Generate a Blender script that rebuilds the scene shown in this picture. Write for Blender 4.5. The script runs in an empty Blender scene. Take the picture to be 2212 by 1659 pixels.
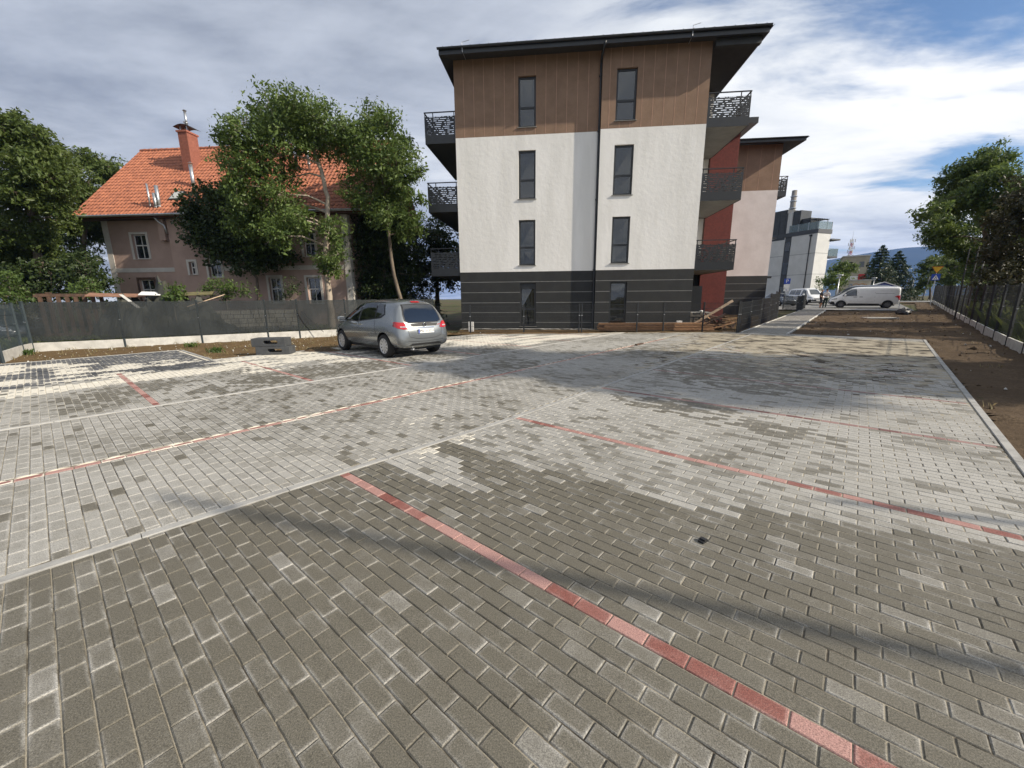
import bpy, bmesh, math, random
import numpy as np
from mathutils import Vector, Matrix, Quaternion
from mathutils.bvhtree import BVHTree

random.seed(7)
RNG = np.random.default_rng(7)
R = math.radians
scene = bpy.context.scene
COL = scene.collection

# ------------------------------------------------------------------ camera
CAM_H = 1.6
cam_data = bpy.data.cameras.new('camera')
cam_data.sensor_width = 36.0
cam_data.sensor_fit = 'HORIZONTAL'
cam_data.lens = 36.0 * 865.0 / 2212.0
cam_data.clip_start = 0.05
cam_data.clip_end = 20000
cam = bpy.data.objects.new('camera', cam_data)
COL.objects.link(cam)
pitch, roll = R(12.04), R(0.45)
fwd = Vector((0, math.cos(pitch), -math.sin(pitch)))
rt0 = Vector((1, 0, 0)); up0 = Vector((0, math.sin(pitch), math.cos(pitch)))
rt = rt0 * math.cos(roll) - up0 * math.sin(roll)
upv = up0 * math.cos(roll) + rt0 * math.sin(roll)
cam.matrix_world = Matrix(((rt.x, upv.x, -fwd.x, 0), (rt.y, upv.y, -fwd.y, 0), (rt.z, upv.z, -fwd.z, CAM_H), (0, 0, 0, 1)))
scene.camera = cam

# ------------------------------------------------------------------ light
SUN_AZ, SUN_EL = 108.0, 31.5          # degrees clockwise from +Y, elevation
world = bpy.data.worlds.new('World'); scene.world = world
world.use_nodes = True
wn = world.node_tree.nodes; wl = world.node_tree.links
wn.clear()
def N(tree, typ, **kw):
    n = tree.nodes.new(typ)
    for k, v in kw.items():
        if k.startswith('i_'):
            key = k[2:]
            n.inputs[int(key) if key.isdigit() else key.replace('_', ' ')].default_value = v
        else:
            setattr(n, k, v)
    return n
WT = world.node_tree
wout = N(WT, 'ShaderNodeOutputWorld'); wbg = N(WT, 'ShaderNodeBackground')
wbg.inputs['Strength'].default_value = 0.10
sky = N(WT, 'ShaderNodeTexSky', sky_type='NISHITA', sun_disc=False)
sky.sun_elevation = R(SUN_EL); sky.sun_rotation = R(SUN_AZ)
sky.air_density = 1.0; sky.dust_density = 0.15; sky.ozone_density = 3.0; sky.altitude = 300
tc = N(WT, 'ShaderNodeTexCoord')
sep = N(WT, 'ShaderNodeSeparateXYZ'); wl.new(tc.outputs['Generated'], sep.inputs[0])
def wm(op, a, b=None, c=None):
    m = N(WT, 'ShaderNodeMath', operation=op)
    for i, v in enumerate((a, b, c)):
        if v is None: continue
        if isinstance(v, (int, float)): m.inputs[i].default_value = v
        else: wl.new(v, m.inputs[i])
    return m.outputs[0]
den = wm('ADD', wm('MAXIMUM', sep.outputs[2], 0.0), 0.10)
cxp = wm('DIVIDE', sep.outputs[0], den); cyp = wm('DIVIDE', sep.outputs[1], den)
comb = N(WT, 'ShaderNodeCombineXYZ'); wl.new(cxp, comb.inputs[0]); wl.new(cyp, comb.inputs[1])
mapn = N(WT, 'ShaderNodeMapping'); wl.new(comb.outputs[0], mapn.inputs[0])
mapn.inputs['Rotation'].default_value = (0, 0, R(38)); mapn.inputs['Scale'].default_value = (0.55, 1.15, 1)
mapn.inputs['Location'].default_value = (3.1, 1.7, 0)
nz1 = N(WT, 'ShaderNodeTexNoise', noise_dimensions='3D'); nz1.inputs['Scale'].default_value = 1.15; nz1.inputs['Detail'].default_value = 11; nz1.inputs['Roughness'].default_value = 0.58; nz1.inputs['Distortion'].default_value = 0.35
wl.new(mapn.outputs[0], nz1.inputs['Vector'])
nz2 = N(WT, 'ShaderNodeTexNoise'); nz2.inputs['Scale'].default_value = 0.75; nz2.inputs['Detail'].default_value = 10; nz2.inputs['Roughness'].default_value = 0.56; nz2.inputs['Distortion'].default_value = 0.25
mapn2 = N(WT, 'ShaderNodeMapping'); wl.new(comb.outputs[0], mapn2.inputs[0]); mapn2.inputs['Location'].default_value = (9.3, 4.2, 2.0); mapn2.inputs['Rotation'].default_value = (0, 0, R(-20)); mapn2.inputs['Scale'].default_value = (0.7, 1.1, 1)
wl.new(mapn2.outputs[0], nz2.inputs['Vector'])
# cloud cover thins out towards the east (right of the view)
cover = N(WT, 'ShaderNodeMapRange'); wl.new(sep.outputs[0], cover.inputs[0])
cover.inputs[1].default_value = 0.10; cover.inputs[2].default_value = 0.72; cover.inputs[3].default_value = 0.28; cover.inputs[4].default_value = 0.0
low = N(WT, 'ShaderNodeMapRange'); wl.new(sep.outputs[2], low.inputs[0])      # cloud bank low over the hills
low.inputs[1].default_value = 0.05; low.inputs[2].default_value = 0.20; low.inputs[3].default_value = 0.20; low.inputs[4].default_value = 0.0
covsum = wm('ADD', wm('ADD', nz1.outputs[0], cover.outputs[0]), low.outputs[0])
cmask = N(WT, 'ShaderNodeMapRange', interpolation_type='SMOOTHSTEP'); wl.new(covsum, cmask.inputs[0])
cmask.inputs[1].default_value = 0.45; cmask.inputs[2].default_value = 0.60
# cloud brightness: broad shaded bellies to the west, bright where thin
thick = N(WT, 'ShaderNodeMapRange'); wl.new(sep.outputs[0], thick.inputs[0])
thick.inputs[1].default_value = -0.75; thick.inputs[2].default_value = 0.40; thick.inputs[3].default_value = 0.29; thick.inputs[4].default_value = -0.07
shade = wm('ADD', wm('ADD', wm('MULTIPLY', wm('SUBTRACT', nz2.outputs[0], 0.5), 1.35), 0.5), thick.outputs[0])
shade = wm('ADD', shade, wm('MULTIPLY', wm('SUBTRACT', nz1.outputs[0], 0.5), -0.75))
cramp = N(WT, 'ShaderNodeValToRGB'); wl.new(shade, cramp.inputs[0])
el = cramp.color_ramp.elements
el[0].position = 0.28; el[0].color = (9.0, 9.0, 8.9, 1)
el[1].position = 0.86; el[1].color = (2.5, 2.8, 3.4, 1)
e = el.new(0.46); e.color = (7.1, 7.35, 7.6, 1)
e = el.new(0.64); e.color = (4.6, 4.95, 5.6, 1)
wmix = N(WT, 'ShaderNodeMix', data_type='RGBA')
wl.new(cmask.outputs[0], wmix.inputs['Factor']); wl.new(sky.outputs[0], wmix.inputs[6]); wl.new(cramp.outputs[0], wmix.inputs[7])
wl.new(wmix.outputs[2], wbg.inputs[0]); wl.new(wbg.outputs[0], wout.inputs[0])

sun_dir = Vector((math.sin(R(SUN_AZ)) * math.cos(R(SUN_EL)), math.cos(R(SUN_AZ)) * math.cos(R(SUN_EL)), math.sin(R(SUN_EL))))
sl = bpy.data.lights.new('sun', 'SUN'); sl.energy = 5.0; sl.angle = R(0.6); sl.color = (1.0, 0.90, 0.75)
so = bpy.data.objects.new('sun', sl); COL.objects.link(so)
so.rotation_euler = (-sun_dir).to_track_quat('-Z', 'Y').to_euler(); so.location = sun_dir * 60
scene.view_settings.view_transform = 'Standard'; scene.view_settings.look = 'None'
scene.view_settings.exposure = 0.36; scene.view_settings.gamma = 1.0
scene.view_settings.use_curve_mapping = False
scene.render.engine = 'CYCLES'
scene.cycles.max_bounces = 6; scene.cycles.transparent_max_bounces = 12
scene.cycles.use_denoising = True

# ------------------------------------------------------------------ frames
S2 = np.array([0.7604, -0.6494]); L2 = np.array([0.6494, 0.7604])   # across / along the parking lane
def W(s, l): return (s * S2[0] + l * L2[0], s * S2[1] + l * L2[1])
def gz(x, y):
    """height of the terrain: flat lot, then rising gently to the north-east"""
    d = np.maximum(0.0, np.asarray(x) * L2[0] + np.asarray(y) * L2[1] - 19.0)
    d = np.minimum(d, 60.0)
    r = 0.0165 * d * d / (d + 3.0)
    return float(r) if np.ndim(r) == 0 else r

# ------------------------------------------------------------------ helpers
def empty(name, loc=(0, 0, 0), rz=0.0):
    o = bpy.data.objects.new(name, None); COL.objects.link(o)
    o.location = loc; o.rotation_euler = (0, 0, rz); o.empty_display_size = 0.2
    return o
def tag(o, label=None, cat=None, group=None, kind=None):
    if label: o['label'] = label
    if cat: o['category'] = cat
    if group: o['group'] = group
    if kind: o['kind'] = kind
    return o
def thing(name, label, cat, loc=(0, 0, 0), rz=0.0, group=None):
    return tag(empty(name, loc, rz), label, cat, group)

class MB:
    """collects shapes, builds ONE mesh object"""
    def __init__(s, M=None): s.v = []; s.f = []; s.m = []; s.M = M or Matrix.Identity(4); s.cm = 0
    def add(s, vs, fs, M=None):
        k = len(s.v); T = s.M @ M if M is not None else s.M
        s.v += [tuple(T @ Vector(p)) for p in vs]
        s.f += [tuple(i + k for i in f) for f in fs]; s.m += [s.cm] * len(fs)
        return s
    def box(s, x0, x1, y0, y1, z0, z1, M=None):
        return s.add([(x0, y0, z0), (x1, y0, z0), (x1, y1, z0), (x0, y1, z0), (x0, y0, z1), (x1, y0, z1), (x1, y1, z1), (x0, y1, z1)],
                     [(3, 2, 1, 0), (4, 5, 6, 7), (0, 1, 5, 4), (1, 2, 6, 5), (2, 3, 7, 6), (3, 0, 4, 7)], M)
    def bar(s, p0, p1, w, h=None, up=(0, 0, 1)):
        """rectangular bar between two points"""
        p0 = Vector(p0); p1 = Vector(p1); h = h or w; d = p1 - p0; L = d.length
        if L < 1e-6: return s
        d.normalize(); a = d.cross(Vector(up))
        if a.length < 1e-4: a = d.cross(Vector((1, 0, 0)))
        a.normalize(); b = a.cross(d)
        T = Matrix((( a.x, b.x, d.x, p0.x), (a.y, b.y, d.y, p0.y), (a.z, b.z, d.z, p0.z), (0, 0, 0, 1)))
        return s.box(-w / 2, w / 2, -h / 2, h / 2, 0, L, T)
    def tube(s, pts, rad, n=8, cap=True):
        pts = [Vector(p) for p in pts]; m = len(pts)
        rad = [rad] * m if isinstance(rad, (int, float)) else rad
        vs = []; prev = None
        for i, p in enumerate(pts):
            d = (pts[min(i + 1, m - 1)] - pts[max(i - 1, 0)]); d.normalize()
            a = prev - d * prev.dot(d) if prev is not None else d.cross(Vector((0.31, 0.17, 0.93)))
            if a.length < 1e-4: a = d.cross(Vector((1, 0, 0)))
            a.normalize(); prev = a; b = d.cross(a)
            for k in range(n):
                t = 2 * math.pi * k / n
                vs.append(p + (a * math.cos(t) + b * math.sin(t)) * rad[i])
        fs = [(i * n + k, i * n + (k + 1) % n, (i + 1) * n + (k + 1) % n, (i + 1) * n + k) for i in range(m - 1) for k in range(n)]
        if cap: fs += [tuple(range(n - 1, -1, -1)), tuple(range((m - 1) * n, m * n))]
        return s.add(vs, fs)
    def lathe(s, prof, n=16, M=None):
        """prof: (r,z) list about z"""
        vs = [(r * math.cos(2 * math.pi * k / n), r * math.sin(2 * math.pi * k / n), z) for r, z in prof for k in range(n)]
        m = len(prof)
        fs = [(i * n + k, i * n + (k + 1) % n, (i + 1) * n + (k + 1) % n, (i + 1) * n + k) for i in range(m - 1) for k in range(n)]
        fs += [tuple(range(n - 1, -1, -1)), tuple(range((m - 1) * n, m * n))]
        return s.add(vs, fs, M)
    def prism(s, poly, y0, y1, M=None):
        """polygon in (x,z) extruded along y"""
        n = len(poly)
        vs = [(x, y0, z) for x, z in poly] + [(x, y1, z) for x, z in poly]
        fs = [tuple(range(n)), tuple(range(2 * n - 1, n - 1, -1))] + [((k + 1) % n, k, n + k, n + (k + 1) % n) for k in range(n)]
        return s.add(vs, fs, M)
    def slab(s, poly, z0, z1, M=None):
        """polygon in (x,y) extruded in z"""
        n = len(poly)
        vs = [(x, y, z0) for x, y in poly] + [(x, y, z1) for x, y in poly]
        fs = [tuple(range(n - 1, -1, -1)), tuple(range(n, 2 * n))] + [(k, (k + 1) % n, n + (k + 1) % n, n + k) for k in range(n)]
        return s.add(vs, fs, M)
    def build(s, name, mats, parent=None, smooth=False):
        me = bpy.data.meshes.new(name); me.from_pydata(s.v, [], s.f)
        mats = mats if isinstance(mats, (list, tuple)) else [mats]
        for m in mats: me.materials.append(m)
        if len(mats) > 1: me.polygons.foreach_set('material_index', s.m)
        if smooth: me.polygons.foreach_set('use_smooth', [True] * len(me.polygons))
        me.update()
        o = bpy.data.objects.new(name, me); COL.objects.link(o)
        if parent: o.parent = parent
        return o
def fix_normals(o):
    bm = bmesh.new(); bm.from_mesh(o.data); bmesh.ops.recalc_face_normals(bm, faces=bm.faces); bm.to_mesh(o.data); bm.free(); return o
def mesh_np(name, verts, quads, mats, parent=None, smooth=False):
    """fast mesh from numpy arrays (all faces the same size)"""
    me = bpy.data.meshes.new(name); nf, k = quads.shape
    me.vertices.add(len(verts)); me.vertices.foreach_set('co', np.ascontiguousarray(verts, dtype=np.float32).ravel())
    me.loops.add(nf * k); me.loops.foreach_set('vertex_index', np.ascontiguousarray(quads, dtype=np.int32).ravel())
    me.polygons.add(nf); me.polygons.foreach_set('loop_start', np.arange(0, nf * k, k, dtype=np.int32))
    for m in (mats if isinstance(mats, (list, tuple)) else [mats]): me.materials.append(m)
    me.polygons.foreach_set('use_smooth', np.full(nf, smooth, dtype=bool))
    me.update(calc_edges=True); me.validate()
    o = bpy.data.objects.new(name, me); COL.objects.link(o)
    if parent: o.parent = parent
    return o
def copy_tree(o, parent=None):
    c = o.copy(); COL.objects.link(c); c.parent = parent
    for ch in list(o.children):
        if ch is not c: copy_tree(ch, c)
    return c

# ------------------------------------------------------------------ materials
def new_mat(name):
    m = bpy.data.materials.new(name); m.use_nodes = True
    t = m.node_tree; t.nodes.clear()
    out = N(t, 'ShaderNodeOutputMaterial'); b = N(t, 'ShaderNodeBsdfPrincipled')
    t.links.new(b.outputs[0], out.inputs[0])
    return m, t, b, out
def mixc(t, fac, a, b):
    m = N(t, 'ShaderNodeMix', data_type='RGBA')
    for sock, v in ((m.inputs['Factor'], fac), (m.inputs[6], a), (m.inputs[7], b)):
        if hasattr(v, 'is_output'): t.links.new(v, sock)
        elif isinstance(v, (int, float)): sock.default_value = v
        else: sock.default_value = tuple(v) + ((1,) if len(v) == 3 else ())
    return m.outputs[2]
def mth(t, op, a, b=None, c=None, clamp=False):
    m = N(t, 'ShaderNodeMath', operation=op, use_clamp=clamp)
    for i, v in enumerate((a, b, c)):
        if v is None: continue
        if isinstance(v, (int, float)): m.inputs[i].default_value = v
        else: t.links.new(v, m.inputs[i])
    return m.outputs[0]
def rng(t, v, a, b, c=0.0, d=1.0, smooth=True):
    m = N(t, 'ShaderNodeMapRange', interpolation_type='SMOOTHSTEP' if smooth else 'LINEAR')
    t.links.new(v, m.inputs[0])
    for i, q in enumerate((a, b, c, d)): m.inputs[i + 1].default_value = q
    return m.outputs[0]
def noise(t, scale, detail=4, rough=0.55, vec=None, stretch=None):
    n = N(t, 'ShaderNodeTexNoise'); n.inputs['Scale'].default_value = scale; n.inputs['Detail'].default_value = detail; n.inputs['Roughness'].default_value = rough
    if vec is None:
        g = N(t, 'ShaderNodeNewGeometry'); vec = g.outputs['Position']
    if stretch:
        mp = N(t, 'ShaderNodeMapping'); mp.inputs['Scale'].default_value = stretch; t.links.new(vec, mp.inputs[0]); vec = mp.outputs[0]
    t.links.new(vec, n.inputs['Vector'])
    return n.outputs[0]
def pmat(name, c1, c2=None, scale=3.0, rough=0.7, metal=0.0, bump=0.0, bscale=40.0, stretch=None, spec=0.5, lo=0.35, hi=0.65, coat=0.0, fine=0.0, fscale=120.0):
    m, t, b, out = new_mat(name)
    c2 = c2 or tuple(min(1, x * 0.82) for x in c1)
    f = rng(t, noise(t, scale, 5, 0.6, stretch=stretch), lo, hi)
    col = mixc(t, f, c1, c2)
    if fine > 0:
        f2 = rng(t, noise(t, fscale, 3, 0.7), 0.3, 0.7, 1 - fine, 1 + fine, False)
        hv = N(t, 'ShaderNodeVectorMath', operation='SCALE'); t.links.new(col, hv.inputs[0]); t.links.new(f2, hv.inputs['Scale']); col = hv.outputs[0]
    t.links.new(col, b.inputs['Base Color'])
    b.inputs['Roughness'].default_value = rough; b.inputs['Metallic'].default_value = metal
    b.inputs['Specular IOR Level'].default_value = spec; b.inputs['Coat Weight'].default_value = coat
    b.inputs['Coat Roughness'].default_value = 0.04
    if bump > 0:
        bp = N(t, 'ShaderNodeBump'); bp.inputs['Strength'].default_value = bump; bp.inputs['Distance'].default_value = 0.02
        t.links.new(noise(t, bscale, 5, 0.6), bp.inputs['Height']); t.links.new(bp.outputs[0], b.inputs['Normal'])
    return m
def glass_mat(name, tint=(0.02, 0.025, 0.03), rough=0.03, trans=0.35):
    m, t, b, out = new_mat(name)
    b.inputs['Base Color'].default_value = tint + (1,); b.inputs['Roughness'].default_value = rough
    b.inputs['Specular IOR Level'].default_value = 0.9; b.inputs['IOR'].default_value = 1.8
    tr = N(t, 'ShaderNodeBsdfTransparent'); tr.inputs[0].default_value = (0.75, 0.8, 0.8, 1)
    mx = N(t, 'ShaderNodeMixShader'); mx.inputs[0].default_value = trans
    t.links.new(b.outputs[0], mx.inputs[1]); t.links.new(tr.outputs[0], mx.inputs[2]); t.links.new(mx.outputs[0], out.inputs[0])
    return m
def leaf_mat(name, c1, c2, trans=0.35):
    m, t, b, out = new_mat(name)
    at = N(t, 'ShaderNodeAttribute', attribute_name='lv')
    n = rng(t, noise(t, 0.9, 3, 0.6), 0.35, 0.65)
    f = mth(t, 'ADD', mth(t, 'MULTIPLY', at.outputs['Fac'], 0.6), mth(t, 'MULTIPLY', n, 0.4))
    col = mixc(t, f, c1, c2)
    t.links.new(col, b.inputs['Base Color']); b.inputs['Roughness'].default_value = 0.48; b.inputs['Specular IOR Level'].default_value = 0.4
    tl = N(t, 'ShaderNodeBsdfTranslucent')
    hs = N(t, 'ShaderNodeHueSaturation'); hs.inputs['Value'].default_value = 1.3; hs.inputs['Hue'].default_value = 0.485; t.links.new(col, hs.inputs['Color'])
    t.links.new(hs.outputs[0], tl.inputs[0])
    mx = N(t, 'ShaderNodeMixShader'); mx.inputs[0].default_value = trans
    t.links.new(b.outputs[0], mx.inputs[1]); t.links.new(tl.outputs[0], mx.inputs[2]); t.links.new(mx.outputs[0], out.inputs[0])
    return m

M_white = pmat('white_stucco', (0.85, 0.835, 0.80), (0.765, 0.75, 0.712), 1.3, 0.9, bump=0.5, bscale=5.0, fine=0.05, fscale=60, stretch=(1.3, 1.3, 0.22))
M_white2 = pmat('pale_pink_stucco', (0.72, 0.66, 0.63), (0.64, 0.58, 0.55), 0.8, 0.9, bump=0.35, bscale=6.0)
M_brown = pmat('brown_stucco', (0.275, 0.180, 0.122), (0.235, 0.152, 0.102), 1.6, 0.92, bump=0.35, bscale=30.0, fine=0.10, fscale=80)
M_groove = pmat('groove_paint', (0.44, 0.27, 0.19), None, 4, 0.9)
M_plinth = pmat('charcoal_stucco', (0.030, 0.031, 0.030), (0.024, 0.025, 0.025), 2.0, 0.85, bump=0.25, bscale=40)
M_plinth_line = pmat('plinth_line', (0.22, 0.22, 0.21), None, 5, 0.85)
M_anth = pmat('anthracite_metal', (0.018, 0.021, 0.024), (0.015, 0.017, 0.020), 6, 0.45, spec=0.5)
M_soffit = pmat('soffit_board', (0.045, 0.046, 0.045), (0.038, 0.038, 0.038), 3, 0.7)
M_slab = pmat('balcony_underside', (0.26, 0.255, 0.235), (0.22, 0.215, 0.20), 2, 0.85)
M_roofdark = pmat('dark_roof_sheet', (0.030, 0.032, 0.034), (0.024, 0.026, 0.028), 4, 0.4)
M_frame = pmat('window_frame_dark', (0.022, 0.024, 0.026), None, 8, 0.4)
M_glass = glass_mat('window_glass', (0.010, 0.013, 0.016), 0.02, 0.42)
M_inside = pmat('room_interior', (0.10, 0.09, 0.075), (0.05, 0.045, 0.04), 0.7, 0.9)
M_blind = pmat('grey_blind', (0.42, 0.43, 0.42), (0.36, 0.37, 0.36), 2, 0.8)
M_brick = pmat('red_brick', (0.21, 0.048, 0.037), (0.15, 0.036, 0.028), 9, 0.85, bump=0.3, bscale=50)
M_mortar = pmat('brick_mortar', (0.13, 0.07, 0.06), (0.10, 0.055, 0.048), 6, 0.95)
M_concrete = pmat('pale_concrete', (0.56, 0.55, 0.51), (0.44, 0.43, 0.40), 4, 0.9, bump=0.3, bscale=60, fine=0.12)
M_kerb = pmat('kerb_concrete', (0.36, 0.355, 0.335), (0.27, 0.265, 0.25), 5, 0.9, bump=0.25, bscale=90, fine=0.14, fscale=160)
M_black = pmat('black_plastic', (0.018, 0.018, 0.019), (0.014, 0.014, 0.015), 5, 0.5)
M_rubber = pmat('tyre_rubber', (0.016, 0.016, 0.016), (0.022, 0.021, 0.020), 8, 0.85)
M_steel = pmat('galvanised_steel', (0.55, 0.56, 0.57), (0.42, 0.43, 0.44), 6, 0.35, metal=0.85)
M_alu = pmat('wheel_silver', (0.62, 0.63, 0.64), (0.52, 0.53, 0.54), 10, 0.35, metal=0.6)
M_wood_new = pmat('orange_timber', (0.50, 0.29, 0.15), (0.34, 0.175, 0.085), 6, 0.75, stretch=(1, 6, 6), fine=0.15, fscale=30)
M_wood_old = pmat('weathered_timber', (0.115, 0.065, 0.042), (0.065, 0.040, 0.028), 8, 0.85, fine=0.2, fscale=30)
M_wood_pale = pmat('pale_plank', (0.62, 0.47, 0.33), (0.50, 0.36, 0.24), 8, 0.75)
M_paper = pmat('white_enamel', (0.82, 0.82, 0.80), (0.76, 0.76, 0.74), 5, 0.5)
M_bark = pmat('tree_bark', (0.175, 0.14, 0.105), (0.10, 0.078, 0.058), 7, 0.95, bump=0.6, bscale=18, stretch=(1, 1, 0.35))
M_bark_pale = pmat('pale_ash_bark', (0.40, 0.34, 0.27), (0.27, 0.22, 0.17), 6, 0.9, bump=0.5, bscale=16, stretch=(1, 1, 0.3))
M_redplastic = pmat('red_lens', (0.45, 0.012, 0.014), (0.36, 0.008, 0.010), 6, 0.12, spec=0.8, coat=0.6)
# ================================================================== GROUND
def grass_ground_mat():
    m, t, b, out = new_mat('ground_earth')
    f1 = rng(t, noise(t, 0.35, 6, 0.6), 0.40, 0.60)
    f2 = rng(t, noise(t, 6.0, 6, 0.7), 0.35, 0.68)
    green = mixc(t, f2, (0.045, 0.062, 0.018), (0.085, 0.095, 0.032))
    dirt = mixc(t, f2, (0.075, 0.052, 0.032), (0.13, 0.095, 0.060))
    t.links.new(mixc(t, f1, green, dirt), b.inputs['Base Color']); b.inputs['Roughness'].default_value = 0.95; b.inputs['Specular IOR Level'].default_value = 0.15
    bp = N(t, 'ShaderNodeBump'); bp.inputs['Strength'].default_value = 0.8; bp.inputs['Distance'].default_value = 0.05
    t.links.new(noise(t, 14, 6, 0.7), bp.inputs['Height']); t.links.new(bp.outputs[0], b.inputs['Normal'])
    return m
def soil_mat(name, ca, cb, cc):
    m, t, b, out = new_mat(name)
    f1 = rng(t, noise(t, 1.1, 5, 0.6), 0.35, 0.65); f2 = rng(t, noise(t, 22, 5, 0.75), 0.35, 0.65)
    f3 = rng(t, noise(t, 70, 3, 0.6), 0.66, 0.72)
    col = mixc(t, f2, mixc(t, f1, ca, cb), tuple(x * 0.55 for x in ca)); col = mixc(t, f3, col, cc)
    t.links.new(col, b.inputs['Base Color']); b.inputs['Roughness'].default_value = 0.97; b.inputs['Specular IOR Level'].default_value = 0.1
    bp = N(t, 'ShaderNodeBump'); bp.inputs['Strength'].default_value = 0.9; bp.inputs['Distance'].default_value = 0.04
    t.links.new(noise(t, 26, 6, 0.72), bp.inputs['Height']); t.links.new(bp.outputs[0], b.inputs['Normal'])
    return m
M_ground = grass_ground_mat()
M_soil = soil_mat('turned_soil', (0.150, 0.108, 0.070), (0.105, 0.074, 0.048), (0.26, 0.21, 0.14))
M_soil2 = soil_mat('dry_clay_soil', (0.20, 0.135, 0.068), (0.145, 0.098, 0.052), (0.34, 0.29, 0.21))

def axis_pts():
    a = [0.0]; st = 1.2
    while a[-1] < 3000: a.append(a[-1] + st); st *= 1.09
    a = np.array(a); return np.concatenate([-a[:0:-1], a])
ax = axis_pts(); gxx, gyy = np.meshgrid(ax, ax, indexing='ij')
gzz = gz(gxx, gyy) - 0.09
V = np.stack([gxx.ravel(), gyy.ravel(), gzz.ravel()], 1); n = len(ax)
i, j = np.meshgrid(np.arange(n - 1), np.arange(n - 1), indexing='ij')
Q = np.stack([i * n + j, (i + 1) * n + j, (i + 1) * n + j + 1, i * n + j + 1], -1).reshape(-1, 4)
ground = tag(mesh_np('ground', V, Q, M_ground, smooth=True), kind='structure')

def vnoise(x, y, seed, octs=((1.0, 1.0), (2.3, 0.5), (5.1, 0.25))):
    """cheap value noise for lumps"""
    r = np.random.default_rng(seed); T = r.random((256, 256)); out = np.zeros_like(x)
    for fq, am in octs:
        u, v = x * fq + 17.3, y * fq + 5.7
        iu, iv = np.floor(u).astype(int), np.floor(v).astype(int); fu, fv = u - iu, v - iv
        fu = fu * fu * (3 - 2 * fu); fv = fv * fv * (3 - 2 * fv)
        g = lambda a, b: T[a % 256, b % 256]
        out += am * ((g(iu, iv) * (1 - fu) + g(iu + 1, iv) * fu) * (1 - fv) + (g(iu, iv + 1) * (1 - fu) + g(iu + 1, iv + 1) * fu) * fv - 0.5)
    return out
def in_poly(x, y, poly):
    ins = np.zeros(x.shape, bool); k = len(poly)
    for a in range(k):
        x0, y0 = poly[a]; x1, y1 = poly[(a + 1) % k]
        if y0 == y1: continue
        c = ((y0 > y) != (y1 > y)) & (x < (x1 - x0) * (y - y0) / (y1 - y0) + x0); ins ^= c
    return ins
def patch_sheet(name, poly, step, mat, amp, seed, base=-0.035, frq=1.0, parent=None):
    """lumpy sheet that fills a polygon on the terrain"""
    P = np.array(poly); x0, y0 = P.min(0); x1, y1 = P.max(0)
    xs = np.arange(x0, x1 + step, step); ys = np.arange(y0, y1 + step, step)
    X, Y = np.meshgrid(xs, ys, indexing='ij')
    X = X + RNG.uniform(-.3, .3, X.shape) * step; Y = Y + RNG.uniform(-.3, .3, Y.shape) * step
    Z = gz(X, Y) + base + amp * vnoise(X, Y, seed, ((0.5 * frq, 0.8), (1.6 * frq, 0.7), (4.3 * frq, 0.6), (9.0 * frq, 0.4)))
    nx, ny = X.shape; i, j = np.meshgrid(np.arange(nx - 1), np.arange(ny - 1), indexing='ij')
    Q = np.stack([i * ny + j, (i + 1) * ny + j, (i + 1) * ny + j + 1, i * ny + j + 1], -1).reshape(-1, 4)
    cx = X.ravel()[Q].mean(1); cy = Y.ravel()[Q].mean(1)
    Q = Q[in_poly(cx, cy, poly)]
    used, inv = np.unique(Q, return_inverse=True); Q = inv.reshape(Q.shape)
    Vv = np.stack([X.ravel(), Y.ravel(), Z.ravel()], 1)[used]
    return mesh_np(name, Vv, Q, mat, parent, smooth=True)

def kerb_s(l): return 1.12 + 0.039 * l      # right hand kerb of the lot
# soil verge right of the lot, up to the fence; strips left and before the building
verge = [W(kerb_s(-3) + .08, -3), W(kerb_s(20.95) + .08, 20.95), W(-2.15, 20.98), W(-2.15, 45.4), W(3.6, 45.6), W(4.9, 66), W(0.9, 72), (51.2, 49.6), (30.1, 27.4), (18.1, 14.9), (12.5, 9.2), (4.9, 0.8)]
tag(patch_sheet('soil_verge', verge, 0.13, M_soil, 0.085, 3), kind='structure')
strip_left = [W(-13.55, 6.6), W(-13.55, 2.97), W(-17.1, 2.97), W(-17.1, -4), (-17.5, 8.6), (-14.4, 11.0), (-16.1, 13.4), (-14.1, 14.6), (-12.4, 16.1), (-9.7, 18.1), (-7.4, 19.3), (-5.0, 19.6), (-3.2, 18.8)]
strip_left = [W(-13.5, 2.95), W(-17.15, 2.95), W(-17.15, -5.5), (-20.5, 9.0), (-14.4, 11.15), (-15.6, 12.75), (-16.1, 13.45), (-14.1, 14.65), (-12.4, 16.15), (-10.3, 17.2), (-9.7, 18.15), (-7.6, 19.25), (-4.0, 21.6), (-2.6, 19.5), (-3.0, 18.72), W(-13.5, 11.4)]
tag(patch_sheet('soil_bank', strip_left, 0.12, M_soil2, 0.05, 5, base=-0.03), kind='structure')
strip_b = [(-3.0, 18.75), (10.3, 18.2), (11.9, 20.2), (17.4, 26.6), (22, 40), (14, 42), (9, 22.2), (8.6, 20.7), (-2.6, 21.9)]
tag(patch_sheet('soil_strip', strip_b, 0.13, M_soil2, 0.05, 9, base=-0.02), kind='structure')

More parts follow.
